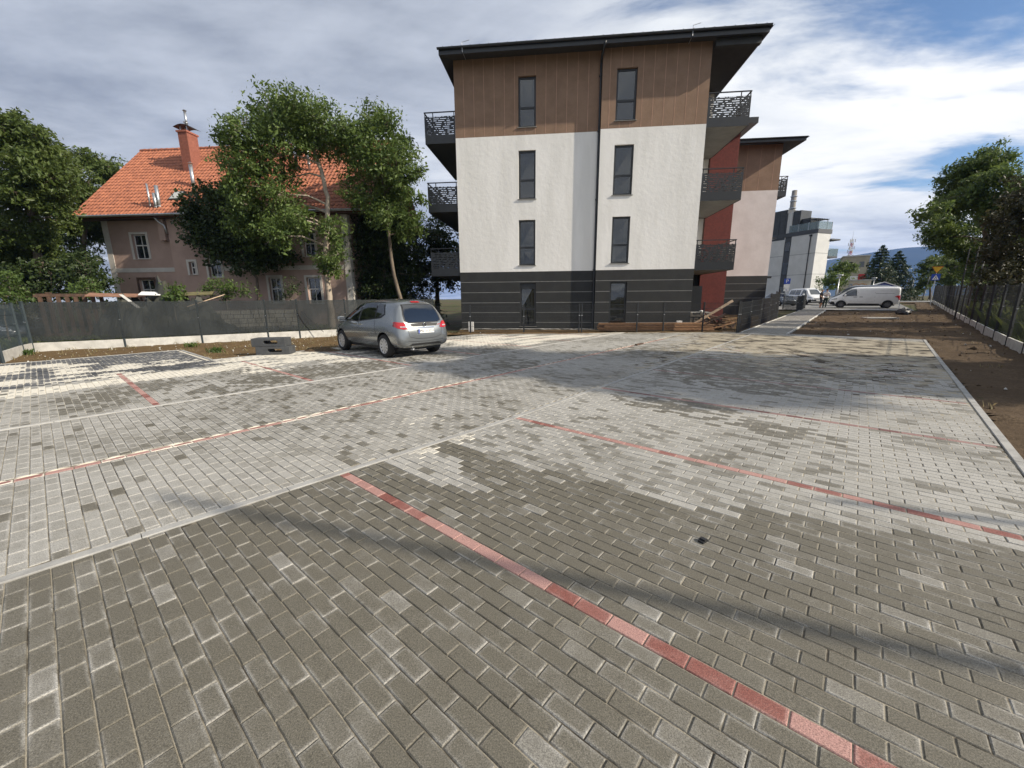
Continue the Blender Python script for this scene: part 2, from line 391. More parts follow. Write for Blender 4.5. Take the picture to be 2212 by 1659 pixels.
# ================================================================== PAVING
PL, PW, JT = 0.19, 0.0895, 0.0055
def paver_mat(name, from_object):
    m, t, b, out = new_mat(name)
    if from_object:
        oi = N(t, 'ShaderNodeObjectInfo'); c = oi.outputs['Color']
    else:
        c = N(t, 'ShaderNodeAttribute', attribute_name='pcol').outputs['Color']
    sp = N(t, 'ShaderNodeSeparateColor'); t.links.new(c, sp.inputs[0]); tone, sand, kind = sp.outputs
    uv = N(t, 'ShaderNodeUVMap', uv_map='UVMap'); su = N(t, 'ShaderNodeSeparateXYZ'); t.links.new(uv.outputs[0], su.inputs[0])
    g = N(t, 'ShaderNodeNewGeometry'); pos = g.outputs['Position']
    n_mid = noise(t, 9, 5, 0.65, pos); n_fine = noise(t, 165, 3, 0.8, pos); n_spk = noise(t, 300, 2, 0.6, pos); n_big = noise(t, 0.9, 5, 0.6, pos)
    # distance to the paver's edge, in metres (uv is in metres from the centre)
    ex = mth(t, 'SUBTRACT', PL / 2, mth(t, 'ABSOLUTE', su.outputs[0])); ey = mth(t, 'SUBTRACT', PW / 2, mth(t, 'ABSOLUTE', su.outputs[1]))
    dn = mth(t, 'ADD', mth(t, 'SMOOTH_MIN', ex, ey, 0.02), mth(t, 'MULTIPLY', mth(t, 'SUBTRACT', n_mid, 0.5), 0.045))
    rim = rng(t, dn, 0.0, 0.022, 1.0, 0.0)
    mott = mth(t, 'ADD', tone, mth(t, 'MULTIPLY', mth(t, 'SUBTRACT', n_mid, 0.5), 0.42))
    mott = mth(t, 'ADD', mott, mth(t, 'MULTIPLY', mth(t, 'SUBTRACT', n_big, 0.5), 0.30))
    # damp pavers dry from the rim inwards: a dark core is left in the middle
    patchy = rng(t, noise(t, 4.5, 4, 0.6, pos), 0.42, 0.64, 0.09, 0.75)
    dry = mth(t, 'MULTIPLY', mth(t, 'MULTIPLY', rim, patchy), rng(t, tone, 0.62, 0.9, 0.62, 0.0))
    tt = mth(t, 'ADD', mott, dry, clamp=True)
    grey = mixc(t, rng(t, tt, 0.12, 0.95), (0.118, 0.108, 0.084), (0.352, 0.342, 0.315))
    graph = mixc(t, rng(t, tt, 0.0, 1.2), (0.030, 0.032, 0.036), (0.11, 0.115, 0.125))
    red = mixc(t, rng(t, tt, 0.15, 0.8), (0.19, 0.066, 0.052), (0.37, 0.215, 0.188))
    col = mixc(t, rng(t, kind, 0.2, 0.45), grey, graph); col = mixc(t, rng(t, kind, 0.6, 0.9), col, red)
    spk = rng(t, n_fine, 0.36, 0.64, 0.56, 1.46, False)
    hv = N(t, 'ShaderNodeVectorMath', operation='SCALE'); t.links.new(col, hv.inputs[0]); t.links.new(spk, hv.inputs['Scale']); col = hv.outputs[0]
    col = mixc(t, mth(t, 'MULTIPLY', rng(t, n_spk, 0.62, 0.70), 0.35), col, (0.50, 0.47, 0.42))
    # jointing sand swept over the top
    sm = mth(t, 'ADD', mth(t, 'MULTIPLY', sand, 1.5), mth(t, 'MULTIPLY', mth(t, 'SUBTRACT', noise(t, 5, 6, 0.7, pos), 0.5), 1.3))
    sm = mth(t, 'ADD', sm, mth(t, 'MULTIPLY', rim, mth(t, 'MULTIPLY', sand, 0.8)))
    smask = rng(t, sm, 0.62, 0.92); smask = mth(t, 'MULTIPLY', smask, rng(t, sand, 0.02, 0.2))
    col = mixc(t, mth(t, 'MULTIPLY', smask, 0.93), col, (0.66, 0.62, 0.53))
    t.links.new(col, b.inputs['Base Color'])
    t.links.new(rng(t, tt, 0.1, 0.8, 0.62, 0.88, False), b.inputs['Roughness']); b.inputs['Specular IOR Level'].default_value = 0.35
    bp = N(t, 'ShaderNodeBump'); bp.inputs['Strength'].default_value = 0.55; bp.inputs['Distance'].default_value = 0.0025
    t.links.new(mth(t, 'ADD', n_fine, mth(t, 'MULTIPLY', n_spk, 0.6)), bp.inputs['Height']); t.links.new(bp.outputs[0], b.inputs['Normal'])
    return m
M_pav_o = paver_mat('concrete_paver', True); M_pav_s = paver_mat('concrete_paver_field', False)
def bed_mat():
    m, t, b, out = new_mat('jointing_sand')
    f = rng(t, noise(t, 1.6, 6, 0.7), 0.38, 0.56); f2 = rng(t, noise(t, 160, 3, 0.7), 0.35, 0.65)
    col = mixc(t, f, (0.055, 0.048, 0.038), (0.40, 0.36, 0.28)); col = mixc(t, mth(t, 'MULTIPLY', f2, 0.4), col, (0.12, 0.10, 0.08))
    t.links.new(col, b.inputs['Base Color']); b.inputs['Roughness'].default_value = 0.97; b.inputs['Specular IOR Level'].default_value = 0.1
    bp = N(t, 'ShaderNodeBump'); bp.inputs['Strength'].default_value = 0.8; bp.inputs['Distance'].default_value = 0.004
    t.links.new(noise(t, 220, 3, 0.7), bp.inputs['Height']); t.links.new(bp.outputs[0], b.inputs['Normal'])
    return m
M_bed = bed_mat()
M_sandline = pmat('white_sand_line', (0.62, 0.58, 0.49), (0.48, 0.44, 0.36), 12, 0.95, fine=0.15, fscale=150)

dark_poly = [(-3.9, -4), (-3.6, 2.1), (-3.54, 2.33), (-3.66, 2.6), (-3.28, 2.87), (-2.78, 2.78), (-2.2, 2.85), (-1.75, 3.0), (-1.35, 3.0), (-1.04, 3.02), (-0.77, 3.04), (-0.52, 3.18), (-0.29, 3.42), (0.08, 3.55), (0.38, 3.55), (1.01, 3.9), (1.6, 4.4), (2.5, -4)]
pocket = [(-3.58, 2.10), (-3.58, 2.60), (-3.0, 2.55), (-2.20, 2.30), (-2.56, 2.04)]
sand_spots = [(-15.2, -0.7, 1.1, .30, .95), (-14.2, .3, .9, .28, 1.0), (-13.8, 1.1, .7, .35, 1.0), (-13.8, 2.2, .45, .35, .8), (-11.6, 2.4, .5, 1.0, 1.0), (-11.5, 3.4, .45, .6, 1.0),
              (-11.6, 1.5, .35, .9, 1.0), (-11.0, -.4, .30, .9, .85), (-11.4, .2, .35, .6, .9), (-11.7, 4.6, .9, .5, .95), (-12.9, 5.9, .7, .9, .9), (-10.3, 5.7, .35, .7, .8), (-10.4, 3.3, .25, .5, .7), (-12.9, 4.3, .6, .9, .8),
              (-11.8, 10.8, 1.3, 1.3, .95), (-10.5, 12.2, 1.1, 1.3, 1.0), (-9.9, 13.9, .9, 1.2, .95), (-10.1, 10.6, .6, .9, .7), (-4.4, 3.2, .5, .5, .35), (-3.4, 2.75, .3, .35, .5), (-7.1, 10, .5, 1.4, .25), (-1.2, 19.6, 1.8, .7, .28), (-9.2, 15.2, .6, 1.2, .7), (-12.5, 8.2, .8, 1.2, .6), (-5.8, 17, .5, 3, .4)]
dark_spots = [(-9.3, .4, .7, .35), (-10.1, 1.0, .6, .8), (-8.9, 2.4, .6, .7), (-9.2, 3.1, .6, .7), (-9.4, 4.2, .7, 1.0), (-9.0, 5.6, .6, 1.0), (-2.6, 10.2, .9, 1.8), (-1.4, 8.8, 1.2, 1.0), (-0.8, 10.6, 1.4, .9), (-4.8, 12.2, 1.0, 1.5), (-1.9, 6.0, 0.7, 0.5), (-.6, 5.6, .6, .3), (-6.4, 7.5, .7, .8)]
rp = random.Random(11)
_ss = []
for a_, c_, ra_, rc_, k_ in sand_spots:      # swept sand lies in streaks along the lane, not in round patches
    n_ = 9 if a_ < -9 else 4
    for q_ in range(n_): _ss.append((a_ + rp.gauss(0, .75) * ra_, c_ + rp.gauss(0, .7) * rc_, ra_ * rp.uniform(.12, .42), rc_ * rp.uniform(.35, 1.0) + .1, min(1, k_ * rp.uniform(.75, 1.15))))
sand_spots = _ss
def tone_at(s, l, area):
    v = vnoise(np.array([s * .7]), np.array([l * .7]), 21)[0]
    r = rp.random()
    if area == 'right':
        ragged = 0.10 * (rp.random() - .5)
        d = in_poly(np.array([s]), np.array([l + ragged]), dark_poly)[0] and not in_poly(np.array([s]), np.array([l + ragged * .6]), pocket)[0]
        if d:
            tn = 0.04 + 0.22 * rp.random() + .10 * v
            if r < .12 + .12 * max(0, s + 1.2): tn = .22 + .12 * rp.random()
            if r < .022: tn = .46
        else:
            tn = 0.74 + 0.24 * (rp.random() - .5) + .25 * v
            if rp.random() < .10 + (.25 if v < -.22 else 0): tn = .30 + .2 * rp.random()
    elif area == 'lane':
        tn = 0.64 + 0.20 * (rp.random() - .5) + .25 * v
        if rp.random() < .06 + (.12 if v < -.15 else 0): tn = .16 + .28 * rp.random()
    elif area == 'left':
        tn = 0.62 + 0.3 * (rp.random() - .5) + .45 * v
        if rp.random() < .15: tn = .25
    else:
        tn = 0.50 + 0.12 * (rp.random() - .5) + .1 * v
    for a, c, ra, rc in dark_spots:
        q = ((s - a) / ra) ** 2 + ((l - c) / rc) ** 2
        if q < 1.6 and rp.random() < .78 - .3 * q: tn = min(tn, .16 + .14 * rp.random())
    sd = 0.0
    for a, c, ra, rc, k in sand_spots:
        q = ((s - a) / ra) ** 2 + ((l - c) / rc) ** 2
        if q < 4: sd = max(sd, k * math.exp(-q * .8))
    if area == 'left': sd = max(sd, (.16 if s > -12.3 else .30) + .1 * v)
    if area == 'lane': sd = max(sd, .05)
    return max(0, min(1, tn)), max(0, min(1, sd))

CH = 0.0042
def paver_geo(hl, hw):
    """half sizes; chamfered block top, 12 verts 9 quads, origin at the top's centre"""
    v = []
    for (a, b2, z) in ((hl - CH, hw - CH, 0), (hl, hw, -CH), (hl, hw, -0.035)):
        v += [(-a, -b2, z), (a, -b2, z), (a, b2, z), (-a, b2, z)]
    f = [(0, 1, 2, 3)]
    for k in (0, 4):
        for e in range(4): f.append((k + e, k + 4 + e, k + 4 + (e + 1) % 4, k + (e + 1) % 4))
    f = [tuple(reversed(q)) if i else q for i, q in enumerate(f)]
    f = [f[0]] + [(q[0], q[1], q[2], q[3]) for q in f[1:]]
    return np.array(v), np.array(f)
ANG_S = math.atan2(S2[1], S2[0])
_shared = {}
def shared_paver(hl, hw, turned):
    k = (round(hl, 3), round(hw, 3), turned)
    if k not in _shared:
        v, f = paver_geo(hl, hw)
        me = bpy.data.meshes.new('paver'); me.from_pydata(v.tolist(), [], f.tolist()); me.materials.append(M_pav_o)
        u = me.uv_layers.new(name='UVMap')
        li = np.array([x.vertex_index for x in me.loops]); sx = PL / 2 / hl; sy = PW / 2 / hw
        u.data.foreach_set('uv', (v[li][:, :2] * np.array([sx, sy])).astype(np.float32).ravel()); me.update()
        _shared[k] = me
    return _shared[k]
cam_inv = cam.matrix_world.inverted()
def in_frame(x, y, z=0.0, m=0.03):
    p = cam_inv @ Vector((x, y, z))
    if p.z > -0.2: return None
    fx = 865 / 2212 * p.x / -p.z; fy = 865 / 2212 * p.y / -p.z
    if abs(fx) > .5 + m or abs(fy) > .375 + m: return None
    return p.length
def build_paving(root, items, name='paver'):
    """items: (s,l,half_len,half_wid,turned,tone,sand,kind). nearest 300 in view become parts, the rest one field"""
    vis = []
    for k, it in enumerate(items):
        x, y = W(it[0], it[1]); d = in_frame(x, y)
        if d is not None: vis.append((d - (0.4 if it[7] > .6 else 0), k))
    vis.sort(); near = {k for d, k in vis[:300]}
    V = []; F = []; UV = []; PC = []; base = 0
    for k, (s, l, hl, hw, tu, tn, sd, kd) in enumerate(items):
        x, y = W(s, l); z = gz(x, y) + rp.uniform(-.0016, .0016); a = ANG_S + (math.pi / 2 if tu else 0) + rp.uniform(-.006, .006)
        tx, ty = rp.uniform(-.006, .006), rp.uniform(-.008, .008)
        if k in near:
            o = bpy.data.objects.new('red_paver' if kd > .6 else name, shared_paver(hl, hw, tu)); COL.objects.link(o)
            o.location = (x, y, z); o.rotation_euler = (tx, ty, a); o.color = (tn, sd, kd, 1); o.parent = root
        else:
            v, f = paver_geo(hl, hw); c, sn = math.cos(a), math.sin(a)
            w = np.stack([x + v[:, 0] * c - v[:, 1] * sn, y + v[:, 0] * sn + v[:, 1] * c, z + v[:, 2] + v[:, 0] * ty * -1 + v[:, 1] * tx], 1)
            V.append(w); F.append(f + base); base += len(v)
            UV.append((v[:, :2] * np.array([PL / 2 / hl, PW / 2 / hw]))); PC.append(np.tile([tn, sd, kd, 1.0], (len(v), 1)))
    if V:
        V = np.concatenate(V); F = np.concatenate(F); UV = np.concatenate(UV); PC = np.concatenate(PC)
        o = mesh_np('paver_field', V, F, M_pav_s, root); me = o.data
        u = me.uv_layers.new(name='UVMap'); u.data.foreach_set('uv', UV[F.ravel()].astype(np.float32).ravel())
        at = me.attributes.new('pcol', 'FLOAT_COLOR', 'POINT'); at.data.foreach_set('color', PC.astype(np.float32).ravel())
        o['kind'] = 'stuff'
def rows(items, l0, l1, s_lo, s_hi, area, red_rows=(), kind=lambda s, l: 0.0, keep=None):
    j0 = math.ceil((l0 - 1.597) / PW); j1 = math.floor((l1 - 1.597) / PW)
    for j in range(j0, j1):
        lc = 1.597 + (j + .5) * PW; a, b = s_lo(lc), s_hi(lc)
        red = j in red_rows; off = 0 if (j % 2 == 0) else PL / 2
        k = math.floor((a - off) / PL)
        while True:
            p0 = max(a, off + k * PL); p1 = min(b, off + (k + 1) * PL); k += 1
            if off + (k - 1) * PL > b: break
            if p1 - p0 < .035: continue
            sc = (p0 + p1) / 2
            if keep and not keep(sc, lc): continue
            tn, sd = tone_at(sc, lc, area); kd = kind(sc, lc)
            rd = red_rows.get(j) if red else None
            if rd and rd[0] <= sc <= rd[1]:
                kd = 1.0 if len(rd) < 3 else rd[2]; tn = .55 + .35 * rp.random() if rp.random() > .3 else .2 + .2 * rp.random(); sd *= .5
            items.append((sc, lc, (p1 - p0 - JT) / 2, (PW - JT) / 2, False, tn, sd, kd))
lot_far = lambda s, l: (lambda p: p[1] < 18.74 + (p[0] + 3.1) * -0.030)(W(s, l))
def bed(name, poly, root, z=-0.0075, mat=None):
    P = [(x, y) for x, y in poly]
    b = MB(); n = len(P)
    b.add([(x, y, gz(x, y) + z) for x, y in P], [tuple(range(n))])
    return b.build(name, mat or M_bed, root)

def klo(l): return -3.43 - .048 * max(0.0, 4.0 - l)      # kerb between lane and right hand bays
# right hand bays
pave_r = tag(empty('pavement'), kind='structure')
items = []
rows(items, -1.2, 20.9, lambda l: klo(l) + .05, lambda l: kerb_s(l) - .012, 'right', {27 * k: ((-3.6, 3) if k < 2 else (-3.6, 3, .78)) for k in range(0, 7)})  # farther red lines mixed with grey: the tree shade is in their colour
build_paving(pave_r, items)
bed('sand_bed', [W(klo(-3) + .02, -3), W(kerb_s(-3), -3), W(kerb_s(20.9), 20.9), W(klo(20) + .02, 20.9), W(klo(4) + .02, 4.0)], pave_r)
# driving lane
pave_l = tag(empty('driveway'), kind='structure')
items = []
rows(items, -2.6, 21.5, lambda l: -5.655, lambda l: klo(l) - .05, 'lane', keep=lot_far)
rows(items, -3.4, 21.5, lambda l: -8.14, lambda l: -5.80, 'lane', keep=lot_far)
k = -14
while k * PL < 17.4:
    lc = (k + .5) * PL
    if lc < 15.9: items.append((-5.703, lc, (PL - JT) / 2, (PW - JT) / 2, True, .3 + .5 * rp.random(), .16 + .28 * rp.random(), 1.0))
    k += 1
build_paving(pave_l, items)
bed('sand_bed', [W(-8.15, -4), W(klo(-4) - .02, -4), W(klo(4) - .02, 4.0), W(klo(20) - .02, 21), W(-5.0, 20.4), W(-8.15, 18.2)], pave_l)
b = MB(); k = 0
ll = -2.8
while ll < 16.0:       # ragged heap of jointing sand along the red line
    w0 = .005 + .009 * rp.random(); x = [W(-5.775 - w0, ll), W(-5.775 + w0, ll), W(-5.775 + w0 * rp.uniform(.7, 1.2), ll + .2), W(-5.775 - w0 * rp.uniform(.7, 1.2), ll + .2)]
    b.add([(p[0], p[1], -.012) for p in x] + [(p[0] * .25 + c[0] * .75, p[1] * .25 + c[1] * .75, .003) for p in x for c in [W(-5.775, ll + .1)]],
          [(4, 5, 6, 7), (0, 1, 5, 4), (1, 2, 6, 5), (2, 3, 7, 6), (3, 0, 4, 7)]); ll += .2 if rp.random() > .12 else .3
b.build('sand_ridge', M_sandline, pave_l)['kind'] = 'stuff'
# left hand bays
pave_f = tag(empty('pavement'), kind='structure')
items = []
gk = lambda s, l: .5 if (s < -12.1 + .12 * rp.random() - .1 * max(0, l) and l < 2.92) else 0.0
red_l = {-7 + 27 * k: (-12.6, -8.2) for k in range(0, 7)}
rows(items, -5.0, 2.93, lambda l: -17.05, lambda l: -8.26, 'left', red_l, gk)
rows(items, 2.93 - PW + .002, 21, lambda l: -13.42, lambda l: -8.26, 'left', red_l, gk, keep=lot_far)
build_paving(pave_f, items)
bed('sand_bed', [W(-17.06, -6), W(-8.25, -6), W(-8.25, 18.1), W(-13.43, 11.6), W(-13.43, 2.94), W(-17.06, 2.94)], pave_f, mat=M_sandline)
# footpath towards the street
pave_p = tag(empty('path'), kind='structure')
items = []
rows(items, 20.95, 45.3, lambda l: -3.93, lambda l: -2.27, 'path', kind=lambda s, l: 0.0)
items = [(s, l, hl, hw, tu, tn, 0.0, kd) for s, l, hl, hw, tu, tn, sd, kd in items]
rows2 = []
rows(rows2, 19.5, 20.9, lambda l: -5.0, lambda l: -3.45, 'lane', keep=lambda s, l: not lot_far(s, l) and W(s, l)[0] > 9.9)
build_paving(pave_p, items + rows2)
b = MB(); n = 14
for q in range(n):
    l0 = 20.9 + (45.4 - 20.9) * q / n; l1 = 20.9 + (45.4 - 20.9) * (q + 1) / n
    P = [W(-3.95, l0), W(-2.25, l0), W(-2.25, l1), W(-3.95, l1)]; b.add([(x, y, gz(x, y) - .0075) for x, y in P], [(0, 1, 2, 3)])
b.build('sand_bed', M_bed, pave_p)

# kerbs: flush edging stones, each a metre long
def kerb_line(label, pts, w=0.085, top=0.004, length=1.0, mat=None):
    root = tag(empty('kerb'), kind='structure')
    for (sa, la), (sb, lb) in zip(pts[:-1], pts[1:]):
        L = math.hypot(sb - sa, lb - la); nst = max(1, round(L / length))
        for q in range(nst):
            f0, f1 = q / nst, (q + 1) / nst
            p0 = W(sa + (sb - sa) * f0, la + (lb - la) * f0); p1 = W(sa + (sb - sa) * f1, la + (lb - la) * f1)
            d = Vector((p1[0] - p0[0], p1[1] - p0[1], 0)); Ld = d.length; d.normalize(); nrm = Vector((-d.y, d.x, 0))
            z = top + rp.uniform(-.002, .002); g = .005; c = .006
            A = Vector((p0[0], p0[1], gz(*p0))) + d * g / 2; B = Vector((p1[0], p1[1], gz(*p1))) - d * g / 2
            ring = lambda P: [P + nrm * (w / 2) + Vector((0, 0, -.07)), P + nrm * (w / 2) + Vector((0, 0, z - c)), P + nrm * (w / 2 - c) + Vector((0, 0, z)), P - nrm * (w / 2 - c) + Vector((0, 0, z)), P - nrm * (w / 2) + Vector((0, 0, z - c)), P - nrm * (w / 2) + Vector((0, 0, -.07))]
            mb = MB(); mb.add(ring(A) + ring(B), [(i, i + 1, i + 7, i + 6) for i in range(5)] + [(5, 4, 3, 2, 1, 0), (6, 7, 8, 9, 10, 11)])
            fix_normals(mb.build('kerb_stone', mat or M_kerb, root))
    return root
kerb_line('lane right', [(klo(-2.6), -2.6), (klo(4), 4.0), (klo(20), 20.9)])
kerb_line('lane left', [(-8.20, -4.0), (-8.20, 17.6)], mat=pmat('pale_kerb', (.43, .42, .39), (.34, .33, .31), 5, .9, fine=.12, fscale=120))
kerb_line('lot right', [(kerb_s(-1) + .035, -1), (kerb_s(20.9) + .035, 20.9)], w=.08, top=.012)
kerb_line('lot far', [(-2.2, 20.95), (kerb_s(20.9), 20.95)], w=.08, top=.006)
kerb_line('left back', [(-17.1, -5.0), (-17.1, 2.97)], w=.08, top=.01)
kerb_line('left step', [(-17.1, 2.98), (-13.47, 2.98)], w=.08, top=.01)
kerb_line('left back 2', [(-13.47, 2.98), (-13.47, 11.3)], w=.08, top=.01)
kerb_line('path right', [(-2.22, 20.95), (-2.22, 45.3)], w=.08, top=.02, mat=M_concrete)
kerb_line('path left', [(-3.98, 20.95), (-3.98, 45.3)], w=.07, top=.02, mat=M_concrete)
# ================================================================== MAIN APARTMENT BLOCK
def wall_face(mb, u0, u1, z0, z1, d, openings, rev=0.14, back=None):
    """front wall (faces -y) at depth d with rectangular openings (ua,ub,za,zb) and reveals"""
    us = sorted({u0, u1, *[o[0] for o in openings], *[o[1] for o in openings]}); us = [u for u in us if u0 <= u <= u1]
    zs = sorted({z0, z1, *[o[2] for o in openings], *[o[3] for o in openings]}); zs = [z for z in zs if z0 <= z <= z1]
    for a, b in zip(us[:-1], us[1:]):
        for c, e in zip(zs[:-1], zs[1:]):
            um, zm = (a + b) / 2, (c + e) / 2
            if any(o[0] < um < o[1] and o[2] < zm < o[3] for o in openings): continue
            mb.add([(a, d, c), (b, d, c), (b, d, e), (a, d, e)], [(0, 1, 2, 3)])
    for ua, ub, za, zb in openings:
        if zb <= z0 or za >= z1: continue
        c, e = max(za, z0), min(zb, z1)
        mb.add([(ua, d, c), (ua, d, e), (ua, d + rev, e), (ua, d + rev, c)], [(0, 1, 2, 3)])
        mb.add([(ub, d, c), (ub, d + rev, c), (ub, d + rev, e), (ub, d, e)], [(0, 1, 2, 3)])
        if zb <= z1: mb.add([(ua, d, zb), (ub, d, zb), (ub, d + rev, zb), (ua, d + rev, zb)], [(0, 1, 2, 3)])
        if za >= z0: mb.add([(ua, d, za), (ua, d + rev, za), (ub, d + rev, za), (ub, d, za)], [(0, 1, 2, 3)])
def window(parent, u0, u1, z0, z1, d, rev=0.13, split=0.40, sill=True, blind=None, mat_fr=None, mat_gl=None, fw=0.085, mull=(), sill_mat=None, inside=True):
    """recessed window: frame ring, transom, panes, sill; a dark room behind"""
    mf = mat_fr or M_frame; mg = mat_gl or M_glass
    fr = MB(); y0, y1 = d + rev - .02, d + rev + .05; e = .002
    fr.box(u0 + e, u0 + fw, y0, y1, z0 + e, z1 - e); fr.box(u1 - fw, u1 - e, y0, y1, z0 + e, z1 - e)
    fr.box(u0 + fw, u1 - fw, y0, y1, z0 + e, z0 + fw); fr.box(u0 + fw, u1 - fw, y0, y1, z1 - fw, z1 - e)
    zs = z0 + (z1 - z0) * split if split else None
    if zs: fr.box(u0 + fw, u1 - fw, y0 + .002, y1, zs - fw * .55, zs + fw * .55)
    for k in mull:
        um = u0 + (u1 - u0) * k; fr.box(um - fw * .3, um + fw * .3, y0 + .004, y1 - .002, z0 + fw, z1 - fw)
    w = fr.build('window', mf, parent)
    spans = [(z0 + fw, zs - fw * .55), (zs + fw * .55, z1 - fw)] if zs else [(z0 + fw, z1 - fw)]
    for a, b in spans:
        k1, k2 = RNG.uniform(-.014, .014, 2)          # no two panes hang quite in one plane
        q = [(u0 + fw, y0 + .03 + k1, a), (u1 - fw, y0 + .03 - k1 + k2, a), (u1 - fw, y0 + .03 - k2, b), (u0 + fw, y0 + .03 + k2 * .5, b)]
        MB().add(q + [(x, y + .01, z) for x, y, z in q], [(0, 1, 2, 3), (7, 6, 5, 4), (0, 4, 5, 1), (1, 5, 6, 2), (2, 6, 7, 3), (3, 7, 4, 0)]).build('pane', mg, w)
    if blind:
        MB().box(u0 + fw, u1 - fw, y0 + .06, y0 + .075, z0 + (z1 - z0) * blind[0], z0 + (z1 - z0) * blind[1]).build('blind', M_blind, w)
    if sill:
        MB().box(u0 - .05, u1 + .05, d - .05, d + rev, z0 - .028, z0 - .003).build('sill', sill_mat or M_anth, w)
    if inside:
        bk = MB(); bk.add([(u0, y1 + .9, z0), (u1, y1 + .9, z0), (u1, y1 + .9, z1), (u0, y1 + .9, z1), (u0, y1, z0), (u1, y1, z0), (u1, y1, z1), (u0, y1, z1)], [(0, 1, 2, 3), (4, 0, 3, 7), (5, 6, 2, 1), (4, 5, 1, 0), (7, 3, 2, 6)])
        bk.build('room', M_inside, w)
    return w
def perforated(mb, L, z0, z1, seed, t=0.010, rowh=0.082, M=None, dens=0.38):
    """sheet with rows of horizontal slots, along local x, at y=0"""
    r = random.Random(seed); n = max(3, int((z1 - z0) / rowh)); h = (z1 - z0) / n; m = 0.05
    mb.box(0, m, -t / 2, t / 2, z0, z1, M); mb.box(L - m, L, -t / 2, t / 2, z0, z1, M)
    for k in range(n):
        a = z0 + k * h; mb.box(m, L - m, -t / 2, t / 2, a, a + h * .64, M)
        x = m
        while x < L - m:
            s = r.choice((.05, .08, .12, .20)) * (1.3 - dens); e = min(x + s, L - m)
            mb.box(x, e, -t / 2, t / 2, a + h * .64, a + h, M)
            x = e + r.choice((.08, .14, .22, .32, .42)) * dens * 2
    mb.box(m, L - m, -t / 2, t / 2, z1 - .004, z1, M)
def balcony(parent, ux0, ux1, d0, d1, z0, seed, under=None, outer=-1):
    """slab between ux0..ux1, d0..d1; perforated guard on the three free sides. z0 = underside"""
    s = MB(); s.box(ux0 + .015, ux1 - .015, d0 + .015, d1, z0 + .03, z0 + .24)
    sl_ = s.build('balcony', M_soffit, parent)
    MB().box(ux0 + .02, ux1 - .02, d0 + .02, d1 - .01, z0, z0 + .027).build('balcony_soffit', under or M_soffit, sl_)
    xo = ux0 if outer < 0 else ux1; xi = ux1 if outer < 0 else ux0
    Lx = abs(ux1 - ux0); xl = min(ux0, ux1)
    # front guard
    g = MB(); T = Matrix.Translation((xl, d0, 0)); g.box(0, Lx, -.006, .006, z0 - .01, z0 + .335, T); perforated(g, Lx, z0 + .335, z0 + 1.20, seed, M=T)
    g.build('guard_panel', M_anth, sl_)
    # side guard
    T = Matrix.Translation((xo, d0, 0)) @ Matrix.Rotation(math.pi / 2, 4, 'Z')
    g = MB(); g.box(.012, d1 - d0, -.006, .006, z0 - .01, z0 + .335, T); perforated(g, d1 - d0, z0 + .335, z0 + 1.20, seed + 50, M=T)
    g.build('guard_panel', M_anth, sl_)
    g = MB(); T = Matrix.Translation((xl, d1, 0)); g.box(0, Lx, -.006, .006, z0 - .01, z0 + .335, T); perforated(g, Lx, z0 + .335, z0 + 1.20, seed + 90, M=T)
    g.build('guard_panel', M_anth, sl_)
    h = MB(); zt = z0 + 1.40
    h.box(xl - .01, xl + Lx + .01, d0 - .025, d0 + .025, zt - .04, zt); h.box(xo - .025, xo + .025, d0 + .026, d1, zt - .04, zt); h.box(xl, xl + Lx, d1 - .02, d1 + .02, zt - .041, zt - .001)
    h.build('handrail', M_anth, sl_)
    for px, py in ((xo + (.02 if outer < 0 else -.02), d0 + .02), (xi + (-.05 if outer < 0 else .05), d0 + .02), (xo + (.42 if outer < 0 else -.42), d0 + .03), (xo + (.02 if outer < 0 else -.02), (d0 + d1) / 2)):
        MB().box(px - .018, px + .018, py - .01, py + .026, z0 + .24, zt - .041).build('baluster', M_anth, sl_)

YAW = R(5.9)
apt = thing('apartment_building', 'new four storey apartment block with brown top floor and charcoal base', 'building', (-2.62, 21.79, 0), -YAW)
STEP = -0.26                                         # right half stands proud of the left half
UL, UM, UR = -0.06, 6.93, 11.67
wl_ = [(3.04, 3.88, 9.67, 11.84), (3.04, 3.88, 6.45, 8.66), (3.04, 3.88, 3.27, 5.47), (3.10, 3.92, .16, 2.38)]
wr_ = [(7.58, 8.50, 9.64, 11.79), (7.60, 8.50, 6.43, 8.63), (7.64, 8.50, 3.28, 5.46), (7.66, 8.50, .16, 2.38)]
Z1b, Z2b, ZT = 2.96, 9.33, 12.72
def block_walls(u0, u1, d, ops, zt=ZT, z1=Z1b, z2=Z2b, base=-.3, mw=None, ls=None, rs=None, side_depth=16):
    m = mw or M_white
    for nm, a, b, mat in (('brown_wall', z2, zt, M_brown), ('white_wall', z1, z2, m), ('plinth_wall', base, z1, M_plinth)):
        mb = MB(); wall_face(mb, u0, u1, a, b, d, ops)
        if ls is not None: mb.add([(u0, d, a), (u0, d, b), (u0, ls, b), (u0, ls, a)], [(0, 1, 2, 3)])
        if rs is not None: mb.add([(u1, d, a), (u1, rs, a), (u1, rs, b), (u1, d, b)], [(0, 1, 2, 3)])
        mb.build(nm, mat, apt)
block_walls(UL, UM, 0.0, wl_, ls=16)
block_walls(UM, UR, STEP, wr_, ls=0.02, rs=16)
MB().box(UL + .3, UR - .3, 15.7, 16, -.3, ZT).build('rear_wall', M_white, apt)
for k, (a, b, c, e) in enumerate(wl_): window(apt, a, b, c, e, 0.0, split=.40, sill=True, sill_mat=M_slab, blind=((.42, .97) if k == 0 else ((.45, .97) if k == 1 else None)))
for k, (a, b, c, e) in enumerate(wr_): window(apt, a, b, c, e, STEP, split=.40, sill=True, sill_mat=M_slab, blind=((.42, .97) if k == 0 else ((.42, .97) if k == 1 else None)))
